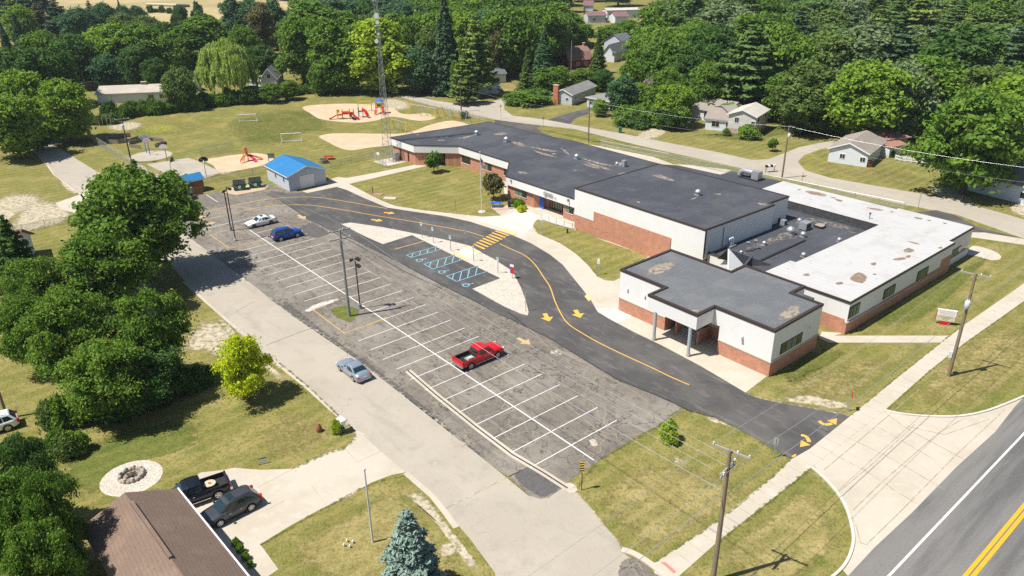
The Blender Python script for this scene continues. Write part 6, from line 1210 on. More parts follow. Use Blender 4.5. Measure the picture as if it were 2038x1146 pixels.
slide(MB(), [(-.2, .4, 1.2), (.5, .0, .9), (1.1, -.5, .5), (1.5, -1.0, .12)], .6).build('slide', m_pink, ps); slide(MB(), [(-.8, 0, 1.1), (-1.3, -.9, .5), (-1.4, -1.3, .1)], .45).build('slide', m_orange, ps); slide(MB(), [(.1, .8, 1.1), (1.3, .9, .6), (2.6, .6, .12)], .5).build('slide', m_orange, ps)
def ring(label, px, a, b, h, n_, skip=()):
    t = thing('gaga_pit', label, 'play pit', G(*px), 0, 'wooden play pits on the field'); P_ = [(a*math.cos(2*math.pi*k/n_), b*math.sin(2*math.pi*k/n_)) for k in range(n_)]
    for k in range(n_):
        if k in skip: continue
        p, q = P_[k], P_[(k+1) % n_]; d = math.atan2(q[1]-p[1], q[0]-p[0]); L_ = math.hypot(q[0]-p[0], q[1]-p[1]); MB().box(((p[0]+q[0])/2, (p[1]+q[1])/2, h/2), (L_-.05, .10, h), d).build('plank_panel', M('grey_boards', (.27, .22, .17), [('wavez', 3, (.12, .10, .08), .6, 1, .7)]), t)
ring('round pit of grey boards further from the hoops', (243, 279), 3.6, 3.2, .9, 9, (1,)); ring('round pit of grey boards nearest the hoops', (293, 288), 3.9, 3.3, .8, 8, (6,))
cb_ = thing('climbing_bars', 'grey metal climbing bars at the edge of the trees', 'climbing frame', G(210, 250), R(5), 'playground climbing frames')
for x in (-1.4, -.5, .5, 1.4):
    for y in (0, 1.5): MB().tube([(x, y, 0), (x, y, 2.3)], .05, 6).build('post', m_metal, cb_)
    MB().tube([(x, 0, 2.3), (x, 1.5, 2.3)], .05, 6).build('rung', m_metal, cb_)
dm = thing('arch_climber', 'curved grey climber in front of the hedge', 'climbing frame', G(547, 202), R(15), 'playground climbing frames'); MB().tube([(1.5*math.cos(a), 0, 1.6*math.sin(a)) for a in [math.pi*k/10 for k in range(11)]], .05, 6).build('arch', m_metal, dm); MB().tube([(1.5*math.cos(a), 1.1, 1.6*math.sin(a)) for a in [math.pi*k/10 for k in range(11)]], .05, 6).build('arch', m_metal, dm)
for k in range(1, 10): a = math.pi*k/10; MB().tube([(1.5*math.cos(a), 0, 1.6*math.sin(a)), (1.5*math.cos(a), 1.1, 1.6*math.sin(a))], .035, 5).build('rung', m_metal, dm)
def picnic(label, px, mat, rz=0, L_=1.9):
    t = thing('picnic_table', label, 'picnic table', G(*px), rz); MB().b2((-L_/2, -.38, .70), (L_/2, .38, .76)).build('tabletop', mat, t)
    for s in (-1, 1):
        MB().b2((-L_/2, s*.62-.14, .42), (L_/2, s*.62+.14, .47)).build('bench', mat, t)
        for q_ in (-.6, .6): MB().tube([(q_*L_/1.9, s*.25, .70), (q_*L_/1.9, s*.7, 0)], .045, 5).build('leg', m_dark, t)
picnic('red picnic table behind the garage', (655, 317), m_red, R(5)); picnic('blue bench table on the brick circle by the flagpole', (988, 411), m_blue, R(-3))
hb = thing('planter_box', 'dark round wooden planter behind the garage', 'planter', G(644, 324)); MB().tube([(0, 0, 0), (0, 0, .75)], .95, 10).build('tub', M('grey_boards', (.27, .22, .17)), hb); MB().tube([(0, 0, .75), (0, 0, .80)], .8, 10).build('soil', M('dark_soil', (.06, .05, .035)), hb)
nb = thing('notice_board', 'brown and yellow notice board by the small slide', 'notice board', G(541, 321), R(8)); 
for x in (-.6, .6): MB().b2((x-.05, -.05, 0), (x+.05, .05, 1.6)).build('post', m_wood, nb)
MB().b2((-.6, -.08, .7), (.6, -.04, 1.6)).build('board', M('teal_board', (.15, .25, .22)), nb); MB().b2((-.7, -.1, 1.6), (.7, .1, 1.68)).build('cap', m_woodbrown, nb)
ki = thing('recycling_cabinet', 'green and red newspaper box beside the blue door', 'box', G(1080, 411), R(-50)); MB().b2((-.3, -.3, 0), (.3, .3, 1.1)).build('housing', M('mint_green', (.12, .45, .20)), ki); MB().b2((-.22, -.32, .2), (.22, -.3, .95)).build('front_panel', m_red, ki)
def barrel(name, label, px, mat, h=1.05, w_=.6, cat='bin', rz=0, lid=None):
    t = thing(name, label, cat, G(*px), rz); MB().add([(-w_*.42, -w_*.42, 0), (w_*.42, -w_*.42, 0), (w_*.42, w_*.42, 0), (-w_*.42, w_*.42, 0), (-w_*.5, -w_*.5, h), (w_*.5, -w_*.5, h), (w_*.5, w_*.5, h), (-w_*.5, w_*.5, h)], [(3, 2, 1, 0), (0, 1, 5, 4), (1, 2, 6, 5), (2, 3, 7, 6), (3, 0, 4, 7)]).build('bin', mat, t)
    MB().b2((-w_*.54, -w_*.56, h), (w_*.54, w_*.5, h+.10)).build('lid', lid or mat, t); MB().tube([(-w_*.4, w_*.45, .1), (w_*.4, w_*.45, .1)], .1, 8).build('wheels', m_black, t)
barrel('wheelie_bin', 'teal wheelie bin at the kerb of the back road', (1234, 264), m_teal, 1.2, .75); barrel('wheelie_bin', 'brown bin at the corner of the white garage', (1730, 332), M('rust_brown', (.22, .08, .05)), 1.1, .8)
barrel('waste_bin', 'dark waste bin on the brick walk by the flower bed', (1014, 412), m_dark, 1.0, .6)
mbx = thing('mailbox', 'pale mailbox with a blue newspaper tube by the driveway mouth', 'mailbox', G(681, 858), R(40)); MB().b2((-.05, -.05, 0), (.05, .05, 1.1)).build('post', m_greymetal, mbx); MB().b2((-.28, -.55, 1.1), (.28, .3, 1.45)).build('box', m_white, mbx); MB().tube([(0, -.2, .25), (0, -.2, .5)], .22, 8).build('tub', M('slate_blue', (.08, .16, .22)), mbx)
mb2 = thing('mailbox_row', 'row of mailboxes at the back road bend', 'mailbox', G(1532, 342), R(15))
for x in (-.9, .9): MB().b2((x-.05, -.05, 0), (x+.05, .05, 1.0)).build('post', m_wood, mb2)
for k, x in enumerate((-.8, -.3, .25, .8)): MB().b2((x-.18, -.3, 1.0), (x+.18, .3, 1.35)).build('box', m_white if k % 2 else m_black, mb2)
yd = thing('garden_figure', 'small brown figure on the grass beside the mailbox', 'garden ornament', G(635, 858)); MB().tube([(0, 0, 0), (0, 0, .3), (0, 0, .6), (0, 0, .85)], [.28, .34, .24, .1], 8).build('figure', M('terracotta', (.28, .13, .06)), yd)
yf = thing('yard_flag', 'small folded sign lying on the lawn above the driveway', 'yard sign', G(524, 923), R(20)); MB().b2((-.35, -.04, .15), (.35, .04, .55)).build('board', m_signw, yf); MB().b2((-.35, -.03, 0), (-.30, .03, .6)).b2((-.35, -.03, .55), (.35, .05, .62)).build('frame', m_black, yf)
bl = thing('ground_lights', 'cluster of small round white lights on the lawn', 'garden light', G(694, 1084))
for k in range(4): MB().tube([(.35*math.cos(k*1.57+.5), .35*math.sin(k*1.57+.5), 0), (.35*math.cos(k*1.57+.5), .35*math.sin(k*1.57+.5), .15), (.35*math.cos(k*1.57+.5), .35*math.sin(k*1.57+.5), .3)], [.05, .11, .05], 8).build('lamp', m_white, bl)
fp = thing('fire_ring', 'stone fire ring in the middle of the pale stones', 'fire pit', G(262, 947)); m_stone = M('field_stone', (.42, .37, .31), [('noise', 3, (.24, .20, .17), .45, .65, .7)], rough=.95)
for k in range(18):
    a = 2*math.pi*k/18; MB().tube([(.95*math.cos(a), .95*math.sin(a), 0), (.95*math.cos(a), .95*math.sin(a), .18), (.95*math.cos(a+.03), .95*math.sin(a+.03), .34 + .08*math.sin(k*3))], [.20, .23, .12], 7).build('stone', m_stone, fp)
for k in range(3): a = k*2.1; MB().tube([(.5*math.cos(a), .5*math.sin(a), .08), (-.4*math.cos(a), -.4*math.sin(a), .22)], .09, 7).build('log', m_bark, fp)
MB().tube([(0, 0, 0.02), (0, 0, .04)], .85, 16).build('ash_bed', M('ash', (.26, .22, .18)), fp)
mst = thing('plaque_stone', 'flat reddish stone slab in the lawn by the walk', 'stone slab', G(752, 387), R(-20)); MB().b2((-.9, -.55, 0), (.9, .55, .12)).build('slab', M('red_slab', (.36, .20, .15)), mst)
mst = thing('plaque_stone', 'flat pale stone slab lower down beside the walk', 'stone slab', G(776, 395), R(-10)); MB().b2((-1.1, -.6, 0), (1.1, .6, .12)).build('slab', m_conc, mst)
mst = thing('marker_post', 'short wooden post beside the reddish slab', 'post', G(742, 385)); MB().b2((-.09, -.09, 0), (.09, .09, 1.3)).build('post', m_wood, mst)
bm = thing('stump', 'dark stub standing on the small lawn below the rail fence', 'stump', G(1129, 464)); MB().tube([(0, 0, 0), (0, 0, .7)], .14, 7).build('stub', m_dark, bm)
pf = fence_rail([(1781, 318), (1800, 322), (1849, 327)], 'white picket fence beside the white garage', 6, .95, 2)
o0 = pf.location; a, b = G(1781, 318), G(1849, 327)
for k in range(34): p = a.lerp(b, (k+.5)/34) - o0; MB().b2((p.x-.09, p.y-.09, .1), (p.x+.09, p.y-.05, 1.05)).build('picket', m_white, pf)
wf = thing('timber_fence', 'brown timber fence at the back of the garage yard', 'fence', G(1822, 279)); a, b = G(1822, 279), G(1882, 286); dd = b-a
MB().box((dd.x/2, dd.y/2, .95), (dd.length, .08, 1.9), math.atan2(dd.y, dd.x)).build('boards', M('fence_boards', (.36, .24, .12), [('noise', 3, (.25, .15, .07), .45, .65, .7, (3, 3, .4))]), wf)
for k in range(8): p = dd*(k/7); MB().b2((p.x-.07, p.y-.1, 0), (p.x+.07, p.y+.06, 2.0)).build('post', m_wood, wf)
wb_ = thing('wheelbarrow', 'teal wheelbarrow in front of the timber fence', 'wheelbarrow', G(1872, 286), R(-30)); MB().add([(-.6, -.35, .35), (.5, -.3, .35), (.5, .3, .35), (-.6, .35, .35), (-.8, -.5, .8), (.6, -.45, .7), (.6, .45, .7), (-.8, .5, .8)], [(3, 2, 1, 0), (0, 1, 5, 4), (1, 2, 6, 5), (2, 3, 7, 6), (3, 0, 4, 7)]).build('tray', m_teal, wb_); MB().tube([(.75, -.06, .2), (.75, .06, .2)], .2, 10).build('wheel', m_black, wb_)
for s in (-1, 1): MB().tube([(.7, s*.1, .2), (-.4, s*.3, .33), (-1.2, s*.32, .7)], .03, 5).build('handle', m_wood, wb_)

# ------------------------------------------------------------------ HOUSES
# brown-roofed house, bottom left
a_, b_ = G(160, 1050, 3.0), G(353, 972, 3.0); dx = (b_-a_).to_2d(); rz = math.atan2(dx.y, dx.x); W_ = dx.length
hb_ = thing('brown_roofed_house', 'house with a big brown shingle roof in the lower left corner', 'house', (a_.x, a_.y, 0), rz)
ax = (G(493, 1146, 3.0) - b_).to_2d(); Lr = -34.0
rz_r = math.atan2(ax.y, ax.x); ux = Vector((math.cos(-rz), math.sin(-rz)));
def loc(v): c, s = math.cos(-rz), math.sin(-rz); return (v.x*c - v.y*s, v.x*s + v.y*c)
ra = G(248, 980, 5.3).to_2d() - a_.to_2d(); dr = (G(342, 1120, 5.3) - G(248, 980, 5.3)).to_2d().normalized()
A0_, B0_, R0_ = Vector((0, 0)), dx, ra; dirr = ax.normalized()
pts = {}
for nm, v in (('a', A0_), ('b', B0_), ('r', R0_), ('a2', A0_ + dirr*22), ('b2', B0_ + dirr*22), ('r2', R0_ + dirr*22)): pts[nm] = loc(v)
for nm, e0, e1 in (('roof', 'a', 'r'), ('roof', 'r', 'b')):
    zz = {'a': 3.0, 'b': 3.0, 'r': 5.3}
    vs = [(*pts[e0], zz[e0]), (*pts[e1], zz[e1]), (*pts[e1+'2'], zz[e1]), (*pts[e0+'2'], zz[e0])]; vs += [(x, y, z-.16) for x, y, z in vs]
    MB().add(vs, [(0, 3, 2, 1), (4, 5, 6, 7), (0, 1, 5, 4), (1, 2, 6, 5), (2, 3, 7, 6), (3, 0, 4, 7)]).build(nm, m_sh_brown, hb_)
ins = [loc(A0_ + dirr*.5 + dx.normalized()*.5), loc(B0_ + dirr*.5 - dx.normalized()*.55), loc(B0_ + dirr*22 - dx.normalized()*.55), loc(A0_ + dirr*22 + dx.normalized()*.5)]
MB().prism(ins, 0, 2.95).build('wall', m_sid_white, hb_)
MB().tube([(*loc(B0_ + dx.normalized()*.06), 3.0), (*loc(B0_ + dirr*22 + dx.normalized()*.06), 3.0)], .07, 6).build('gutter', m_wframe, hb_)
rl = R0_ + dirr*1.5; MB().tube([(*loc(rl), 5.33), (*loc(R0_ + dirr*9), 5.33)], .17, 4).build('ridge_vent', m_sh_brown, hb_)
MB().add([(*loc(B0_ + dirr*8.6 - dx.normalized()*.55), 3.26), (*loc(B0_ + dirr*8.6 - dx.normalized()*.4), 3.24), (*loc(B0_ + dirr*13 - dx.normalized()*.4), 3.24), (*loc(B0_ + dirr*13 - dx.normalized()*.55), 3.26)], [(0, 1, 2, 3)]).build('porch_roof', m_wframe, hb_)
gable_house('white_garage', 'white garage with two windows and a taupe roof by the back road', (1647, 321), (1724, 333), 11.5, 2.7, 1.5, m_sid_white, m_sh_tan, 'y', 'garage', wins=((2.6, 1.1, 1.9, .9), (6.4, 1.0, 1.8, .9)))
gable_house('brick_garage', 'brick garage with a reddish hip roof behind the white garage', (1745, 303), (1802, 296), 8, 2.6, 1.3, m_brick3, m_sh_red, 'x', 'garage', hip=True, over=.5)
gable_house('carport', 'low red-roofed carport between garage and picket fence', (1768, 314), (1797, 308), 3.0, 2.1, .3, m_sid_white, m_sh_red, 'x', 'carport', over=.3)
gable_house('split_level_house', 'cream split-level house with brick base in the right-hand yards', (1447, 264), (1501, 271), 8.5, 4.3, 1.15, m_sid_cream, m_sh_pale, 'y', wins=((1.9, 2.6, 3.7, .9), (5.6, 2.4, 3.2, .8), (3.1, .2, 1.0, 1.3)), side=((1.6, 2.9, 4.0, .9), (6.4, 2.8, 3.8, .8)), base=(1.15, m_brick3))
gable_house('ranch_house', 'low house wing with taupe roof and bay window, left of the split-level house', (1403, 257), (1448, 262), 8.0, 2.6, 1.6, m_sid_white, m_sh_tan, 'x', wins=((2.3, .9, 2.1, 1.7), (5.0, 1.1, 2.0, .6)), door=(6.3, .9, 2.1, m_white))
gable_house('taupe_garage', 'white garage with a broad taupe roof behind the ranch house', (1376, 235), (1442, 248), 9.0, 2.6, 1.9, m_sid_white, m_sh_tan, 'x', 'garage', wins=((4.5, .3, 2.0, 1.9),))
gable_house('rear_extension', 'small grey extension with brown roof left of the split-level gable', (1448, 258), (1470, 256), 6.0, 4.0, .8, m_sid_grey, m_sh_tan, 'x', 'house')
hc = gable_house('chimney_house', 'pale grey house with a tall red brick chimney', (1103, 206), (1138, 210), 14.0, 2.8, 1.15, m_sid_grey, m_sh_grey, 'y', wins=((3.8, 1.2, 1.9, .7),), side=((2.0, 1.0, 2.0, .8), (8.2, 1.1, 1.9, .8)), base=(.5, m_conc), chimney=(.75, -.35, 1.4, .8, 0, 4.9, m_brick2))
gable_house('grey_wing', 'pale grey wing with hip roof in front of the chimney house', (1168, 212), (1213, 221), 9.0, 2.5, 1.4, m_sid_grey, m_sh_grey, 'x', hip=True, wins=((1.6, .8, 1.9, 1.0), (6.0, .4, 1.9, 2.2)))
gable_house('front_cottage', 'small white garage with two windows behind the forked pine', (944, 188), (993, 186), 7.0, 2.6, 1.0, m_sid_white, m_sh_dk, 'y', 'garage', wins=((4.6, 1.0, 2.0, .8), (7.0, 1.0, 2.0, .8)))
gable_house('back_cottage', 'small white garage with a charcoal roof set behind the other', (968, 167), (1007, 164), 8.0, 2.6, 1.7, m_sid_white, m_sh_dk, 'x', 'garage')
gb = gable_house('gambrel_barn', 'dark red barn with a brown gambrel roof among the trees', (1131, 137), (1177, 133), 9, 2.5, 3.6, M('barn_red', (.26, .045, .035)), shingle('barn_shingles', (.25, .14, .115)), 'x', 'barn', chimney=(8.0, 4.5, .7, .7, 4, 7.2, m_brick2), wins=((3.5, .8, 1.8, 1.0), (6.5, .8, 1.8, 1.0)))
for o_ in [o for o in bpy.data.objects if o.parent == gb and (o.name.startswith('roof') or o.name.startswith('gutter'))]: bpy.data.objects.remove(o_)
for o_ in [o for o in bpy.data.objects if o.parent == gb and o.name.startswith('wall')]: bpy.data.objects.remove(o_)
Wg = (G(1177, 133) - G(1131, 137)).length; MB().b2((0, 0, 0), (Wg, 9, 2.5)).build('wall', MATS['barn_red'], gb); gambrel(gb, Wg, 9, 2.5, 3.8, MATS['barn_shingles'], MATS['barn_red'])
gable_house('red_barn', 'small dark red outbuilding left of the gambrel barn', (1028, 143), (1046, 141), 9, 3.0, 1.8, M('barn_red', (.26, .045, .035)), shingle('barn_shingles', (.25, .14, .115)), 'x', 'barn')
gable_house('teal_trim_house', 'white house with teal trim and charcoal roof in the trees', (1200, 122), (1222, 124), 12, 3.0, 2.6, m_sid_white, m_sh_dk, 'y', trim=M('teal_trim', (.08, .25, .24)), wins=((4.0, 2.2, 3.4, .9),))
gable_house('hip_house', 'grey roof of a house half hidden beyond the teal-trimmed house', (1240, 108), (1262, 104), 9, 4, 2.5, m_sid_grey, m_sh_dk, 'x')
gable_house('mobile_home', 'far brown-roofed bungalow with pale walls at the top of the picture', (1170, 46), (1206, 45), 9, 3.4, 1.2, m_sid_grey, m_sh_plum, 'x', wins=((3, 1, 2.2, 1.2), (9, 1, 2.2, 1.2)))
gable_house('mobile_home', 'far brown-roofed garage right of the far bungalow', (1224, 47), (1250, 46), 9, 3.2, 1.5, m_sid_white, m_sh_plum, 'x')
gable_house('long_shed', 'long low white-roofed shed far away at the top', (1208, 38), (1272, 36), 9, 4, .6, m_sid_white, m_sh_pale, 'x', 'shed')
gable_house('pink_house', 'small far house with a pinkish roof near the top edge', (1161, 22), (1180, 22), 8, 3, 2, m_sid_white, m_sh_plum, 'x')
gable_house('long_ranch', 'long low house with a pale roof behind the school hedge', (196, 206), (345, 200), 9, 2.5, 1.3, m_sid_white, shingle('cream_shingles', (.43, .38, .31)), 'x', wins=((14, .8, 1.9, 1.4), (17, .8, 1.9, 1.4)), chimney=(11.5, 4.5, 1.4, .7, 3, 4.6, m_brick))
gable_house('plum_roof_house', 'dark house with a plum roof under the trees behind the long ranch', (152, 181), (250, 176), 9, 2.6, 1.6, M('brown_siding', (.12, .09, .07)), m_sh_plum, 'x')
gable_house('gabled_cottage', 'pale grey gabled house behind the shrubs at the field edge', (522, 181), (553, 180), 12, 3.6, 2.6, m_sid_grey, m_sh_grey, 'y', wins=((2.4, 3.6, 4.7, .8), (3.0, 1.2, 2.2, .8)), side=((3, 1.2, 2.2, 1.0),))
gable_house('gabled_cottage', 'lower flat-roofed wing left of the grey gabled house', (497, 177), (522, 180), 7, 2.6, .8, m_sid_white, m_sh_pale, 'x')
gable_house('willow_garage', 'small pale garage showing beside the willow', (387, 182), (402, 180), 6, 2.6, 1.2, m_sid_grey, m_sh_grey, 'y', 'garage')
gable_house('far_white_house', 'white house showing between the far left trees', (156, 86), (178, 84), 9, 4, 3, m_sid_white, m_sh_grey, 'y', wins=((3, 1, 2.4, 1), (3.4, 3.6, 4.8, .9)))
gable_house('far_pale_house', 'pale house behind the dark firs at the far left', (-8, 76), (16, 72), 10, 3.5, 2, m_sid_white, m_sh_grey, 'x')
gable_house('far_pale_house', 'long pale building behind the far left pines', (50, 76), (90, 71), 8, 2.6, 1.0, m_sid_cream, m_sh_pale, 'x')
gable_house('right_edge_house', 'white house under the big maple at the right edge', (1925, 378), (2085, 420), 9, 3.0, 2.0, siding('pale_blue_siding', (.60, .68, .74)), m_sh_grey, 'x', wins=((9.5, 1.0, 2.0, 1.8),))
pl = gable_house('plum_house', 'house with a plum roof at the left edge of the picture', (-60, 560), (40, 548), 9, 2.8, 2.2, m_sid_white, m_sh_plum, 'x', over=.5)
gable_house('hidden_house', 'white house glimpsed through the woods on the right', (1800, 232), (1850, 240), 8, 4.5, 2, m_sid_white, m_sh_grey, 'x', wins=((3, 1, 2, 1), (8, 1, 2, 1)))
gable_house('hidden_house', 'pale house glimpsed behind the trees right of the split-level house', (1480, 198), (1515, 204), 8, 5.5, 2, m_sid_white, m_sh_grey, 'x')
hbal = thing('hay_bales', 'long row of pale hay bales in the far field', 'hay bales', G(295, 13)); a, b = G(295, 11), G(375, 14)
for k in range(24): p = a.lerp(b, k/23) - G(295, 13); MB().tube([p + Vector((-.7, 0, .8)), p + Vector((.7, 0, .8))], .85, 8).build('bale', M('hay', (.55, .50, .38)) if k < 17 else m_dark, hbal)

# ------------------------------------------------------------------ TREES AND SHRUBS
def mesh_np(name, V, n_quads, mat):
    me = bpy.data.meshes.new(name); me.vertices.add(len(V)); me.vertices.foreach_set('co', V.astype(np.float32).ravel())
    me.loops.add(n_quads*4); me.loops.foreach_set('vertex_index', np.arange(n_quads*4, dtype=np.int32)); me.polygons.add(n_quads)
    me.polygons.foreach_set('loop_start', np.arange(0, n_quads*4, 4, dtype=np.int32)); me.update(calc_edges=True); me.materials.append(mat); return me
def unit(v): return v/np.maximum(np.linalg.norm(v, axis=-1, keepdims=True), 1e-9)
def leaves(rng, C, N, size, asp=1.6, name='crown', mat=None):
    """one small pointed face per leaf: centres C, facing N"""
    n = len(C); T = unit(np.cross(N, unit(rng.normal(size=(n, 3))))); B = np.cross(N, T); s = size*rng.uniform(.6, 1.35, (n, 1))
    V = np.stack([C - T*s*asp*.5, C - B*s*.42 + N*s*.12, C + T*s*asp*.5, C + B*s*.42 + N*s*.12], 1).reshape(-1, 3)
    return mesh_np(name, V, n, mat)
def crown_broad(seed, lobes=15, clumps=26, per=62, size=.40, H=12.0, Rw=5.0, base=.22, clump_r=.85, spread=1.0, flat=.75, outward=.55, gap=0.0, lobe_k=1.0):
    rng = np.random.default_rng(seed); C, N = [], []; cz = H*(base + (1-base)*.5); hz = H*(1-base)*.5; Ls = []
    for i in range(lobes):
        th = i*2.399 + rng.uniform(-.3, .3); f = (i+.5)/lobes; ph = math.acos(1-1.92*f); rr = Rw*.66*(rng.uniform(.25, 1.25)**.7)*spread*(1.32 if i % 7 == 3 else 1)
        lc = np.array([math.cos(th)*math.sin(ph)*rr, math.sin(th)*math.sin(ph)*rr, cz + math.cos(ph)*hz*.70 + rng.uniform(-.08, .08)*hz]); lr = Rw*rng.uniform(.17, .33)*lobe_k; Ls.append((lc, lr))
    Ls.append((np.array([0, 0, cz]), Rw*.45))
    for lc, lr in Ls:
        d = unit(rng.normal(size=(clumps, 3))); d[:, 2] = d[:, 2]*.8 + .25; d = unit(d)
        cc = lc + d*lr*np.array([1, 1, flat])*rng.uniform(.75, 1.05, (clumps, 1))
        for k in range(clumps):
            if gap and rng.random() < gap: continue
            r_ = clump_r*rng.uniform(.6, 1.5); q = rng.normal(size=(per, 3)); tl = unit(rng.normal(size=3)*np.array([1, 1, .3]) + d[k]); q = q*np.array([.50, .50, .24]) + np.outer(rng.normal(size=per)*.42, tl)
            q[:, 2] -= .30*(q[:, 0]**2 + q[:, 1]**2); p = cc[k] + q*r_; C.append(p); q = unit(q)
            N.append(unit(q*outward*.5 + d[k]*.40 + rng.normal(size=(per, 3))*.55 + np.array([0, 0, .30])))
    return rng, np.concatenate(C), np.concatenate(N), size, Ls
def crown_conifer(seed, H=14.0, Rw=3.2, tiers=26, per=26, size=.34, droop=.35, base=.06, irregular=.15, power=.9, needles=16):
    rng = np.random.default_rng(seed); C, N = [], []
    for t in range(tiers):
        f = t/(tiers-1); z = H*(base + (1-base)*f); R_ = Rw*(1-f)**power*rng.uniform(1-irregular, 1+irregular) + .12; nb = max(5, int(12*(1-f)+5)); a0 = rng.uniform(0, 6.28)
        for b in range(nb):
            a = a0 + 6.283*b/nb + rng.uniform(-.2, .2); L_ = R_*rng.uniform(.72, 1.12); m = max(3, int(per*L_/Rw))
            u = rng.uniform(.12, 1, m)**.8; wd = .32*(1-u*.55)*L_*.55 + .06
            off = rng.normal(size=(m, 1))*wd[:, None]*.6; dx_ = np.array([math.cos(a), math.sin(a)]); pr = np.array([-math.sin(a), math.cos(a)])
            xy = u[:, None]*L_*dx_ + off*pr; zz = z - droop*L_*u + .12*L_*u**3 + rng.normal(size=m)*.10*max(.6, L_/3)
            P0 = np.column_stack([xy, zz]); rep = max(1, needles//4); P0 = np.repeat(P0, rep, 0) + rng.normal(size=(m*rep, 3))*np.array([.16, .16, .07])
            C.append(P0); N.append(unit(np.array([dx_[0]*.4, dx_[1]*.4, .75]) + rng.normal(size=(m*rep, 3))*.45))
    return rng, np.concatenate(C), np.concatenate(N), size, [(np.array([0, 0, H*.9]), .3)]
def trunk_mesh(name, H, r, Ls, conifer=False):
    mb = MB(); top = H*.95 if conifer else H*.55
    mb.tube([(0, 0, 0), (0.05*r, 0, H*.1), (.12, -.05, top*.5), (0, .1, top)], [r*1.35, r, r*.75, r*.12 if conifer else r*.4], 8)
    if not conifer:
        for k, (c, lr) in enumerate(Ls[:24]):
            z0 = H*(.18 + .014*k); z0 = min(z0, float(c[2])*.85); m = Vector((c[0]*.4, c[1]*.4, z0*.55 + float(c[2])*.45)); mb.tube([(0, 0, z0), m, Vector(c)], [r*.5, r*.3, r*.1], 6)
    me_o = mb.build(name, m_bark); me = me_o.data; bpy.data.objects.remove(me_o); return me
PROTO = {}
def proto(key, data, H, Rw, r, asp=1.6, conifer=False):
    rng, C, N, size, Ls = data
    k = Rw/np.percentile(np.hypot(C[:, 0], C[:, 1]), 97 if not conifer else 99.5); kz = H/np.percentile(C[:, 2], 99.7); C = C*np.array([k, k, kz]); Ls = [(c*np.array([k, k, kz]), l) for c, l in Ls]
    PROTO[key] = (leaves(rng, C, N, size, asp, 'crown_' + key, LM['mid']), trunk_mesh('trunk_' + key, H, r, Ls, conifer), H, Rw)
for i in range(5): proto('broad%d' % i, crown_broad(11+i, lobes=34+i*3, clumps=22, per=32, size=.42, Rw=5.0, H=12.0, base=.0+.04*(i % 3), flat=.8+.1*(i % 3), clump_r=.80, gap=.14, lobe_k=1.1+.1*(i % 2)), 12.0, 5.0, .28)
for i in range(2): proto('tall%d' % i, crown_broad(31+i, lobes=44, clumps=20, per=32, size=.42, Rw=4.2, H=15.0, base=-.02, clump_r=.76, gap=.14, flat=1.0, lobe_k=1.15), 15.0, 4.2, .30)
proto('fine0', crown_broad(41, lobes=62, clumps=20, per=42, size=.30, Rw=5.6, H=11.5, base=.04, clump_r=.62, flat=.8, gap=.28, outward=.45, lobe_k=.78), 11.5, 5.6, .26)
proto('fine1', crown_broad(42, lobes=34, clumps=24, per=60, size=.25, Rw=5.2, H=12.0, base=.12, clump_r=.62, flat=.50, gap=.25, outward=.5, lobe_k=.80), 12.0, 5.2, .24)
proto('fine2', crown_broad(43, lobes=24, clumps=32, per=58, size=.20, Rw=4.4, H=9.0, base=-.02, clump_r=.55, flat=.55, gap=.25, lobe_k=.85), 9.0, 4.4, .22)
proto('fine3', crown_broad(44, lobes=30, clumps=22, per=58, size=.24, Rw=4.8, H=10.0, base=.10, clump_r=.58, flat=.50, gap=.25, outward=.5, lobe_k=.78), 10.0, 4.8, .22)
proto('loose', crown_broad(45, lobes=34, clumps=16, per=46, size=.17, Rw=3.0, H=6.0, base=.02, clump_r=.42, flat=.6, gap=.30, lobe_k=.9), 6.0, 3.0, .12)
proto('small', crown_broad(51, lobes=9, clumps=16, per=46, size=.30, Rw=2.0, H=4.2, base=.22, clump_r=.42, gap=.15), 4.2, 2.0, .09)
proto('bush', crown_broad(61, lobes=9, clumps=18, per=50, size=.26, Rw=2.0, H=2.4, base=-.12, clump_r=.5, flat=.8), 2.4, 2.0, .07)
proto('bush2', crown_broad(62, lobes=11, clumps=18, per=50, size=.26, Rw=2.4, H=3.2, base=-.10, clump_r=.5, flat=.7), 3.2, 2.4, .07)
proto('fir', crown_conifer(71, H=16, Rw=3.6, tiers=34, per=30, size=.36, droop=.42), 16, 3.6, .25, 2.0, True)
proto('spruce', crown_conifer(72, H=9.0, Rw=2.7, tiers=20, per=46, size=.17, droop=.16, needles=44, irregular=.20, power=.80), 9.0, 2.5, .14, 2.2, True)
proto('pine', crown_conifer(73, H=16, Rw=3.9, tiers=17, per=34, size=.40, droop=.08, base=.18, irregular=.35, power=.62), 16, 3.9, .25, 2.0, True)
proto('column', crown_broad(81, lobes=16, clumps=18, per=50, size=.26, Rw=1.25, H=8.0, base=-.02, clump_r=.40), 8.0, 1.25, .12)
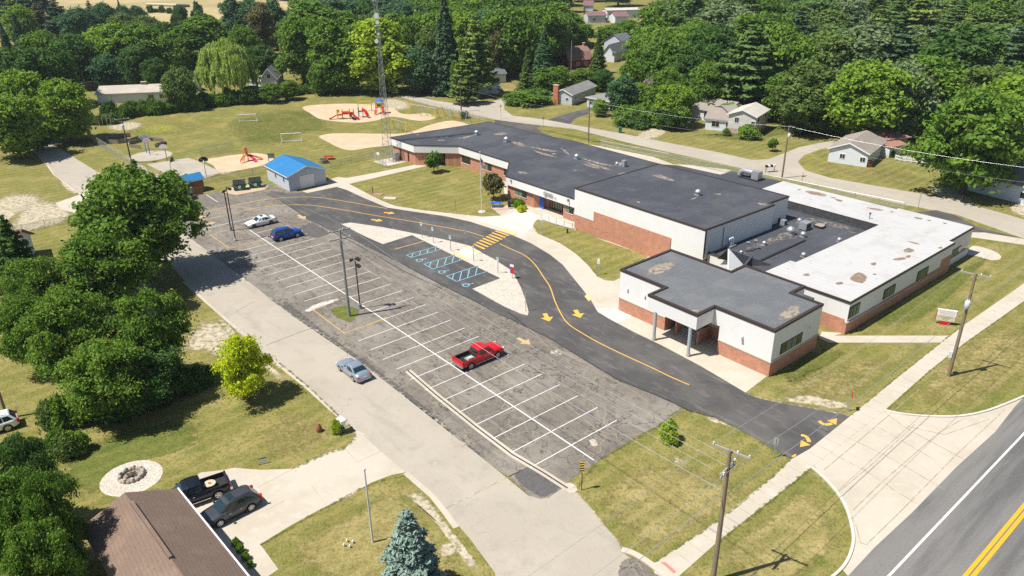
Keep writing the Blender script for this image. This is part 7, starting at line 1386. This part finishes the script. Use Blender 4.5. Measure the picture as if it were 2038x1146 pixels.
def crown_willow(seed, H=15.0, Rw=6.4):
    rng = np.random.default_rng(seed); C, N = [], []
    for i in range(40):
        f = (i+.5)/40; th = i*2.399; ph = math.acos(1-1.0*f); rr = Rw*rng.uniform(.45, 1.0); top = np.array([math.cos(th)*math.sin(ph)*rr, math.sin(th)*math.sin(ph)*rr, H*.48 + math.cos(ph)*H*.5*rng.uniform(.86, 1.04)])
        for j in range(36):
            st_ = top + rng.normal(size=3)*np.array([.62, .62, .30]); Ld = rng.uniform(.8, 1.6 + st_[2]*.36); m = int(Ld*12); u = rng.uniform(0, 1, m); od = unit(np.array([st_[0], st_[1], 0.001]))
            p = st_ + np.outer(u**.6*.55, od) + np.outer(-u*Ld, [0, 0, 1]) + rng.normal(size=(m, 3))*.12; p[:, 2] = np.maximum(p[:, 2], .25); C.append(p); N.append(unit(od*.8 + np.array([0, 0, .45]) + rng.normal(size=(m, 3))*.35))
    C = np.concatenate(C); N = np.concatenate(N); n = len(C); s = .36*rng.uniform(.6, 1.3, (n, 1)); T = unit(np.tile([0, 0, -1.0], (n, 1)) + rng.normal(size=(n, 3))*.28); B = unit(np.cross(N, T))
    V = np.stack([C - T*s, C - B*s*.34, C + T*s, C + B*s*.34], 1).reshape(-1, 3)
    PROTO['willow'] = (mesh_np('crown_willow', V, n, LM['willow']), trunk_mesh('trunk_willow', H, .4, [(np.array([math.cos(k)*3, math.sin(k)*3, H*.7]), 1) for k in range(6)]), H, Rw)
crown_willow(91)
trng = random.Random(5)
KIND = {'broad': ['broad0', 'broad1', 'broad2', 'broad3', 'broad4'], 'tall': ['tall0', 'tall1'], 'bush': ['bush', 'bush2'], 'fine': ['fine1', 'fine2', 'fine3']}
NAME = {'fir': 'fir_tree', 'spruce': 'blue_spruce', 'pine': 'pine_tree', 'column': 'columnar_cedar', 'willow': 'willow_tree', 'bush': 'shrub', 'bush2': 'shrub', 'small': 'young_tree'}
def plant(loc, H, W, kind, pal, label, group=None, name=None, lean=0):
    key = trng.choice(KIND[kind]) if kind in KIND else kind; cm, tm, H0, R0 = PROTO[key]
    nm = name or NAME.get(key, 'broadleaf_tree'); t = thing(nm, label, {'shrub': 'shrub'}.get(nm, 'tree'), loc, trng.uniform(0, 6.28), group); t.scale = (W/(2*R0), W/(2*R0)*trng.uniform(.94, 1.06), H/H0)
    c = bpy.data.objects.new('crown', cm); COL.objects.link(c); c.parent = t; c.material_slots[0].link = 'OBJECT'; c.material_slots[0].material = LM[pal]
    k = bpy.data.objects.new('trunk', tm); COL.objects.link(k); k.parent = t
    return t
def T(x, ytop, H, wpx, kind, pal, label, group=None, name=None):
    """a tree whose top shows at (x, ytop), H metres tall and wpx photo pixels wide"""
    p = G(x, ytop, H*.97); c = Vector((p.x, p.y, 0)); W = wpx/pxm(Vector((p.x, p.y, H*.7))); return plant(c, H, W, kind, pal, label, group, name)
def TB(bx, by, ytop, wpx, kind, pal, label, group=None, name=None):
    """a tree standing at (bx, by) whose top reaches the height ytop in the photo"""
    c = G(bx, by); H = height((bx, by), (bx, ytop)); return plant(c, H, wpx/pxm(Vector((c.x, c.y, H*.5))), kind, pal, label, group, name)

# --- single trees that the photo shows clearly
MAN = [
 (250, 350, 15, 228, 'fine0', 'mid', 'big maple throwing its shadow on the side road'),
 (195, 474, 10, 170, 'fine3', 'feather', 'light green feathery tree below the big maple'),
 (58, 524, 9, 118, 'fine2', 'feather', 'round light green tree beside the plum-roofed house'),
 (30, 600, 9, 110, 'fine1', 'feather', 'feathery tree at the left edge above the white suv'),
 (115, 592, 11.5, 160, 'fine1', 'feather', 'large feathery tree, left of two in the dark clump'),
 (278, 590, 10.5, 150, 'fine3', 'feather', 'large feathery tree, right of two in the dark clump'),
 (195, 690, 8.5, 165, 'fine1', 'feather', 'broad feathery tree at the foot of the dark clump'),
 (255, 700, 6.5, 170, 'fine2', 'dark', 'dark low tree filling the foot of the clump'),
 (30, 878, 9, 120, 'fine2', 'dark', 'dark green tree at the left edge below the white suv'),
 (72, 955, 9.5, 110, 'fine2', 'mid', 'green tree beside the brown shingle roof'),
 (5, 960, 9, 150, 'fine2', 'mid', 'green tree in the lower left corner'),
 (62, 1050, 8, 140, 'fine3', 'mid', 'green tree at the bottom edge left of the brown roof'),
 (474, 674, 7.2, 112, 'loose', 'yellow', 'bright yellow-leaved tree beside the side road'),
 (5, 438, 12, 90, 'pine', 'dark', 'dark pine leaning over the plum roof'),
 (752, 43, 20, 112, 'tall', 'yellowgreen', 'yellow-green maple behind the radio tower'),
 (440, 82, 16.5, 104, 'willow', 'willow', 'weeping willow at the edge of the school field'),
 (883, -2, 26, 78, 'fir', 'fir', 'tall dark fir right of the yellow-green maple'),
 (945, 38, 21, 88, 'pine', 'pine', 'tall light green pine beside the small white garages'),
 (922, 110, 13, 60, 'pine', 'pine', 'lower pine bough mass by the columnar cedar'),
 (905, 124, 10.5, 20, 'column', 'mid', 'narrow columnar cedar by the curved lamp pole'),
 (968, 22, 15, 30, 'tall', 'burgundy', 'burgundy-leaved tree in the wood'),
 (112, 165, 13.5, 100, 'broad3', 'bright', 'round bright maple where the side road leaves the picture'),
 (1083, 68, 16, 70, 'fir', 'blue', 'greyish spruce left of the gambrel barn'),
 (1050, 104, 11, 46, 'fir', 'olive', 'olive conifer in front of the small red outbuilding'),
 (1192, 70, 12, 40, 'fir', 'olive', 'olive conifer right of the gambrel barn'),
 (1962, 194, 17, 185, 'broad1', 'fresh', 'big bright maple over the white house at the right edge'),
 (2040, 165, 16, 160, 'broad2', 'bright', 'bright maple cut by the right edge of the picture'),
 (1240, 155, 9.5, 56, 'tall', 'blue', 'grey-green tree in front of the grey wing'),
 (810, 1034, 7.6, 158, 'spruce', 'spruce', 'blue spruce at the bottom edge beside the flagpole'),
 (610, 12, 22, 130, 'tall', 'mid', 'very tall tree left of the yellow-green maple'),
 (655, 50, 19, 100, 'tall', 'mid', 'tall tree between willow and yellow-green maple'),
 (590, 40, 19, 90, 'broad', 'mid', 'tall broad tree above the gabled cottage'),
 (700, 60, 15, 70, 'broad', 'mid', 'tree close left of the yellow-green maple'),
 (640, 125, 9, 60, 'broad', 'mid', 'lower tree at the hedge end under the tall trees'),
 (685, 120, 9.5, 60, 'broad', 'mid', 'bushy tree in front of the tall trees'),
 (830, 98, 12.5, 82, 'broad', 'blue', 'bluish round tree right of the radio tower'),
 (800, 60, 16, 60, 'broad', 'mid', 'tree behind the radio tower on the right'),
 (850, 60, 17, 60, 'tall', 'olive', 'olive tree left of the tall fir'),
 (150, 20, 15, 70, 'broad', 'blue', 'rounded far tree above the far white house'),
 (34, 15, 16, 56, 'broad', 'bright', 'light green far tree at the upper left'),
 (27, 32, 14, 34, 'fir', 'fir', 'dark pointed fir at the upper left'), (2, 52, 14, 34, 'fir', 'fir', 'dark pointed fir on the left edge'),
 (62, 55, 7, 26, 'fir', 'blue', 'small bluish spruce in the far yard'),
 (80, 68, 15, 100, 'broad', 'mid', 'round dark maple, leftmost of the long tree belt'), (135, 75, 15, 90, 'broad', 'dark', 'dark maple in the belt above the plum-roofed cottage'),
 (212, 54, 16, 95, 'broad4', 'bright', 'light green sunny tree in the long tree belt'), (270, 52, 16, 85, 'broad', 'mid', 'mid-green tree right of the light sunny one in the belt'),
 (325, 50, 15, 80, 'broad', 'dark', 'dark tree in the belt left of the tall maple'), (395, 36, 17, 112, 'tall', 'mid', 'tall maple behind the weeping willow'),
 (35, 100, 16, 120, 'broad', 'dark', 'dark crown at the left above the side road'), (100, 100, 15, 90, 'broad', 'dark', 'dark crown left of the plum-roofed cottage'),
 (170, 105, 10, 95, 'broad', 'dark', 'dark bushy tree in front of the plum-roofed cottage'), (205, 112, 9.5, 70, 'broad', 'blue', 'bluish bushy tree above the long ranch'),
 (265, 95, 12, 70, 'broad', 'dark', 'dark tree behind the long ranch chimney'), (305, 120, 9, 56, 'broad', 'dark', 'low dark tree right of the ranch chimney'), (350, 140, 10.5, 62, 'broad', 'olive', 'olive tree at the right end of the long ranch'),
 (25, 150, 15, 100, 'broad', 'bright', 'sunny tree at the left edge above the lane'), (5, 195, 13, 110, 'broad', 'bright', 'bright tree on the left edge beside the lane'), (58, 238, 7, 60, 'broad', 'dark', 'low dark tree where the lane bends'),
 (480, 55, 14, 60, 'broad', 'mid', 'tree right of the willow top'), (510, 95, 11, 70, 'broad', 'dark', 'leaning dark tree left of the grey gabled cottage'), (515, 12, 18, 54, 'tall', 'brown', 'bare-looking greyish tree at the field edge'),
 (460, 2, 17, 56, 'tall', 'blue', 'bluish tall tree at the field edge, left one'), (492, 0, 17, 56, 'tall', 'blue', 'bluish tall tree at the field edge, right one'), (390, 8, 15, 24, 'tall', 'blue', 'slim lone tree in the hay field'), (357, 12, 9, 26, 'broad', 'dark', 'small dark tree in the hay field'), (348, 30, 7, 20, 'broad', 'dark', 'second small dark tree below it in the field'),
 (540, 5, 18, 60, 'tall', 'blue', 'bluish tree above the meadow pole'), (235, 3, 12, 18, 'fir', 'fir', 'small conifer against the tan field'), (240, 14, 12, 32, 'broad', 'blue', 'bluish tree below the tan field edge'), (270, 14, 11, 34, 'broad', 'blue', 'bluish tree in front of the tan field'),
 (200, 10, 15, 50, 'broad', 'blue', 'tree group tree left of the tan field'), (175, 5, 15, 40, 'pine', 'fir', 'dark pine at the top left by the field'), (105, 0, 17, 60, 'pine', 'fir', 'dark pine mass at the top left'), (70, 10, 14, 60, 'pine', 'brown', 'brownish thin pine at the top left'), (0, -8, 16, 60, 'pine', 'fir', 'dark pine in the top left corner'),
 (40, -12, 16, 60, 'pine', 'fir', 'second dark pine near the top left corner'), (240, 30, 13, 60, 'broad', 'olive', 'greyish tree behind the light sunny belt tree'), (290, 35, 12, 60, 'broad', 'olive', 'greyish tree behind the belt, right one'),
 (1012, 22, 20, 115, 'broad', 'mid', 'wide light tree above the small red outbuilding'), (1075, 18, 19, 100, 'broad', 'mid', 'wide tree above the greyish spruce'), (1042, 50, 15, 76, 'broad', 'mid', 'tree just behind the small red outbuilding'), (1130, 28, 12, 80, 'tall', 'mid', 'tall tree above the gambrel barn'),
 (1150, 50, 8.5, 60, 'broad', 'mid', 'tree close above the gambrel barn roof'), (1100, 45, 14, 60, 'broad', 'bright', 'sunny tree left above the gambrel barn'), (1010, 98, 8.5, 52, 'broad', 'mid', 'bushy tree left of the small red outbuilding'), (990, 60, 15, 40, 'tall', 'brown', 'grey thin-leaved tree beside the tall pine'),
 (1100, 136, 7, 70, 'broad', 'mid', 'bushy trees behind the chimney house, left'), (1160, 139, 6, 56, 'broad', 'mid', 'bushy tree behind the chimney house, right'), (1200, 140, 6, 40, 'broad', 'dark', 'low tree beside the teal-trimmed house'),
 (1215, 52, 7, 60, 'broad', 'mid', 'tree behind the teal-trimmed house'), (1285, 98, 14, 90, 'broad', 'mid', 'round tree, leftmost of the dense wood'), (1330, 12, 19, 120, 'broad', 'mid', 'large crown above the middle of the wood'), (1250, 42, 8, 60, 'broad', 'mid', 'crown below the far bungalows'),
 (1335, 75, 16, 115, 'broad', 'mid', 'large crown in the middle of the dense wood'), (1395, 95, 15, 100, 'broad', 'dark', 'dark crown behind the taupe garage'), (1375, 60, 16, 90, 'broad', 'mid', 'crown between the two large ones'), (1440, 10, 21, 140, 'tall', 'silver', 'pale silvery tree high in the wood'), (1480, 45, 18, 120, 'tall', 'silver', 'silvery green tree left of centre in the wood'),
 (1420, 130, 12, 90, 'broad', 'mid', 'crown just above the taupe garage roof'), (1330, 140, 12, 70, 'broad', 'mid', 'crown above the grey brush'), (1300, 158, 7.5, 56, 'tall', 'greybrush', 'grey dying shrub mass beside the gravel drive'), (1275, 168, 6.5, 60, 'broad', 'bright', 'bright shrubby tree left of the grey brush'),
 (1345, 172, 9.5, 74, 'broad', 'bright', 'sunny tree left of the taupe garage'), (1300, 206, 5, 76, 'bush', 'mid', 'large shrub mass by the gravel drive, right'), (1255, 213, 4.4, 60, 'bush', 'mid', 'large shrub mass by the gravel drive, left'), (1340, 216, 5, 50, 'broad', 'dark', 'dark shrub over the silver car'), (1318, 228, 3.2, 36, 'bush', 'mid', 'shrub at the mouth of the gravel drive'),
 (1270, 232, 2.6, 50, 'bush', 'dark', 'low dark shrub in front of the shrub mass'),
 (1195, 200, 4, 32, 'broad', 'bright', 'round sunny shrub in front of the grey wing'), (1357, 225, 4.2, 34, 'small', 'dark', 'small dark tree beside the silver car'), (1492, 250, 2.9, 44, 'bush', 'bright', 'round bush in front of the split-level gable'), (1447, 256, 1.6, 16, 'bush', 'mid', 'low bush at the split-level corner'),
 (1540, 277, 2.6, 22, 'small', 'mid', 'small ornamental tree near the bend pole'), (1500, 145, 9.5, 80, 'broad', 'mid', 'tree behind the split-level house, left'), (1560, 150, 11, 90, 'broad', 'mid', 'tree behind the split-level house, right'), (1530, 178, 6, 56, 'broad', 'greybrush', 'greyish thin tree behind the split-level roof'), (1475, 172, 6, 60, 'broad', 'mid', 'shrubby tree behind the taupe garage gable'),
 (1050, 180, 3.6, 82, 'bush2', 'mid', 'large rounded hedge by the back road'), (1022, 186, 3.0, 40, 'bush2', 'mid', 'left end of the rounded hedge by the back road'), (862, 305, 3.9, 34, 'small', 'mid', 'small green tree on the front lawn'), (981, 348, 4.6, 46, 'small', 'brown', 'bronze-leaved small tree beside the flagpole'),
 (1335, 840, 2.2, 38, 'bush2', 'yellowgreen', 'dark and yellow-green shrub on the corner lawn'), (923, 221, 1.8, 16, 'bush', 'blue', 'bluish bush at the foot of the curved lamp pole'), (264, 318, 2.3, 12, 'column', 'mid', 'slim bush at the play field pole'), (338, 343, 5.2, 26, 'column', 'mid', 'tall narrow bush beside the brown shed'), (352, 352, 4.0, 24, 'column', 'dark', 'second narrow bush beside the brown shed'),
 (572, 163, 5, 40, 'broad', 'mid', 'shrubby tree in front of the gabled cottage, right'), (535, 168, 5, 50, 'broad', 'mid', 'shrubby tree in front of the gabled cottage, left'), (500, 172, 4.5, 44, 'broad', 'dark', 'dark shrub right of the willow foot'),
 (1775, 300, 1.3, 16, 'bush', 'dark', 'low dark bush at the carport'), (1803, 290, 1.6, 14, 'bush', 'burgundy', 'pink-flowering bush behind the picket fence'), (668, 836, 1.5, 22, 'bush', 'yellowgreen', 'yellow-green plant at the mailbox'), (1033, 398, 1.4, 20, 'bush', 'bright', 'green planting left of the entrance'), (1036, 410, 1.0, 16, 'bush', 'yellow', 'yellow flowers by the entrance walk'),
]
for m_ in MAN: T(*m_)
ORD = 'first second third fourth fifth sixth seventh eighth ninth tenth eleventh twelfth thirteenth fourteenth fifteenth sixteenth'.split()
HUE = {'feather': 'light green', 'mid': 'green', 'dark': 'dark green', 'bright': 'bright green', 'fresh': 'fresh green', 'olive': 'olive', 'blue': 'bluish green', 'needle': 'soft green', 'silver': 'silvery', 'fir': 'dark', 'pine': 'green'}
# hedge rows and undergrowth, each bush a shrub of its own
def row(px_a, px_b, n_, ha, hb_, wpx, pal, label, group, kind='bush', jit=6):
    for k in range(n_):
        f = k/(max(1, n_-1)); x = px_a[0] + (px_b[0]-px_a[0])*f + trng.uniform(-jit, jit)*.5; y = px_a[1] + (px_b[1]-px_a[1])*f + trng.uniform(-jit, jit)*.3
        c = G(x, y); H = trng.uniform(ha, hb_); pl_ = pal if isinstance(pal, str) else trng.choice(pal); plant(c, H, wpx*trng.uniform(.85, 1.2)/pxm(c), kind, pl_, '%s bush from the left %s' % (ORD[min(k, 15)], label), group)
row((225, 238), (480, 205), 15, 3.0, 4.4, 30, ['mid', 'dark', 'mid'], 'in the hedge in front of the long ranch', 'hedge behind the school field')
row((590, 188), (690, 182), 9, 2.0, 2.8, 18, 'mid', 'in the low hedge below the tall trees', 'hedge below the tall trees')
row((185, 248), (225, 245), 4, 2.0, 3.2, 26, 'olive', 'in the pale scrub beside the climbing bars', 'scrub beside the climbing bars')
row((300, 800), (410, 765), 7, 1.8, 2.6, 46, 'dark', 'in the dark row leading to the yellow tree', 'dark bushes beside the yellow tree')
row((215, 800), (330, 800), 6, 2.4, 3.6, 60, 'dark', 'in the dark undergrowth below the feathery trees', 'undergrowth below the feathery trees')
row((110, 850), (230, 830), 6, 2.0, 3.4, 60, ['mid', 'olive', 'dark'], 'in the undergrowth near the white suv', 'undergrowth near the white suv', jit=20)
row((70, 905), (160, 900), 5, 1.2, 2.4, 46, ['mid', 'bright', 'olive'], 'in the scrub above the stone circle', 'scrub above the stone circle', jit=16)
row((1545, 240), (1720, 278), 13, 2.2, 4.0, 32, ['olive', 'mid', 'blue', 'bright'], 'in the scrub along the right-hand wood', 'bushes along the right-hand wood')
row((1700, 262), (1860, 262), 10, 3.0, 6.0, 44, ['mid', 'bright', 'mid'], 'in the leafy row behind the brick garage', 'bushes behind the brick garage')
row((1855, 300), (1880, 330), 3, 3, 5, 50, 'bright', 'under the big right-hand maple', 'bushes under the right-hand maple')
row((470, 1085), (500, 1128), 4, .5, .8, 14, 'bright', 'in the clipped row along the brown-roofed house', 'low bushes by the brown-roofed house', jit=2)
row((190, 100), (560, 80), 10, 3, 5, 24, ['olive', 'mid'], 'in the far row behind the belt of trees', 'far bushes at the field edge', jit=24)
row((300, 24), (350, 28), 5, 2, 4, 12, 'dark', 'in the little row in the hay field', 'bushes in the hay field', jit=6)
# the woods: ranks of trees by region, never in front of what shows between them
KEEP = [(1150, 15, 1278, 50), (1128, 96, 1182, 140), (1198, 88, 1262, 122), (940, 140, 1010, 190), (1028, 112, 1048, 142), (380, 10, 560, 0), (95, 0, 560, 36), (1370, 195, 1560, 280), (1095, 165, 1225, 225), (484, 128, 575, 185), (150, 148, 345, 205), (1640, 260, 1900, 340), (340, 0, 440, 60), (0, 55, 20, 90), (60, 55, 200, 90), (545, 105, 560, 140)]
def wood(x0, y0, x1, y1, nx, ny, Hs, pals, label, group, kinds=('broad', 'broad', 'tall'), lower=None):
    n_ = 0
    for j in range(ny):
        line_ = []
        for i in range(nx):
            x = x0 + (x1-x0)*(i + (.5 if j % 2 else 0) + trng.uniform(-.3, .3))/nx; y = y0 + (y1-y0)*(j + trng.uniform(-.25, .25))/max(1, ny-1)
            if lower and y > lower(x): continue
            H = trng.uniform(*Hs); p = G(x, y, H*.97); s_ = pxm(Vector((p.x, p.y, H*.5))); W = trng.uniform(.80, 1.10)*H
            bot = y + H*s_*.80; w2 = W*s_/2*.8
            if any(x-w2 < k[2] and x+w2 > k[0] and y < k[3] and bot > k[1] for k in KEEP): continue
            kd = trng.choice(kinds); pl_ = trng.choice(pals); pl_ = trng.choice(['needle', 'fir', 'pine']) if kd == 'pine' else pl_; line_.append((x, Vector((p.x, p.y, 0)), H, W, kd, pl_)); n_ += 1
        for q, (x, c, H, W, kd, pl_) in enumerate(sorted(line_, key=lambda v: v[0])):
            plant(c, H, W, kd, pl_, '%s %s from left, %s rank %s' % (ORD[min(q, 15)], HUE[pl_] + (' conifer' if kd == 'pine' else ' crown'), ('only' if ny == 1 else ('back', 'middle', 'front')[j] if ny == 3 else ('back', 'front')[j] if ny == 2 else ('back', 'second', 'third', 'front')[j]), label), group)
    return n_
PM = ['mid', 'fresh', 'dark', 'mid', 'bright', 'silver', 'fresh', 'olive']
cnt = 0
cnt += wood(1290, -70, 2080, -6, 15, 4, (16, 22), ['dark', 'mid', 'needle', 'fresh', 'needle'], 'of the wood at the top right', 'trees of the far wood, top right', ('broad', 'pine', 'pine', 'tall'))
cnt += wood(560, -60, 1290, -4, 16, 3, (15, 21), ['blue', 'mid', 'dark'], 'at the top edge middle', 'trees of the far wood, top middle')
cnt += wood(560, 5, 1150, 30, 12, 2, (14, 19), ['mid', 'blue', 'mid', 'bright'], 'behind the tall fir', 'trees of the wood behind the tall fir')
cnt += wood(-20, -50, 120, 6, 4, 3, (14, 18), ['fir', 'dark', 'blue'], 'in the top left corner', 'far conifers, top left', ('pine', 'pine', 'broad'))
cnt += wood(1500, 0, 2090, 60, 10, 3, (16, 21), ['mid', 'olive', 'dark', 'mid', 'needle', 'silver', 'fresh'], 'of the upper right wood', 'trees of the right-hand wood, upper part', ('broad', 'tall', 'pine', 'pine'))
cnt += wood(1530, 75, 2090, 130, 9, 2, (15, 19), PM, 'of the middle right wood', 'trees of the right-hand wood, middle part')
cnt += wood(1570, 140, 1900, 195, 6, 2, (10, 13), PM, 'at the lower wood edge', 'trees of the right-hand wood, lower edge', ('broad', 'broad', 'broad'), lambda x: 150 + (x-1540)*.16)
cnt += wood(1280, 10, 1520, 110, 4, 3, (15, 18), PM, 'behind the taupe garage', 'trees of the wood behind the taupe garage')
cnt += wood(20, 62, 400, 100, 7, 2, (12, 15), ['mid', 'dark', 'mid'], 'behind the long ranch', 'trees of the belt behind the long ranch', ('broad',))
print('woods:', cnt)
# the small flower beds at the entrance
for i, (x, y, pal) in enumerate([(1022, 405, 'mid'), (1028, 402, 'bright'), (1044, 405, 'mid'), (1040, 416, 'yellow')]):
    plant(G(x, y), trng.uniform(.5, .9), 1.3, 'bush', pal, ['green plant at the left end of the entrance bed', 'light green plant at the back of the entrance bed', 'green plant at the right end of the entrance bed', 'yellow-flowered plant at the front of the entrance bed'][i])

# ------------------------------------------------------------------ THE AIR
hz_ = MB().b2((-720, -170, -1.0), (720, 1120, 60)).build('haze', bpy.data.materials.new('haze_air'))
hm = hz_.data.materials[0]; hm.use_nodes = True; n_ = hm.node_tree.nodes; n_.remove(n_['Principled BSDF'])
pv = n_.new('ShaderNodeVolumePrincipled'); pv.inputs['Color'].default_value = (.78, .88, 1.0, 1); pv.inputs['Density'].default_value = 0.00010; pv.inputs['Anisotropy'].default_value = 0.0
hm.node_tree.links.new(pv.outputs[0], n_['Material Output'].inputs['Volume'])
tag(hz_, 'faint bluish summer haze over the whole scene', 'haze', kind='stuff')
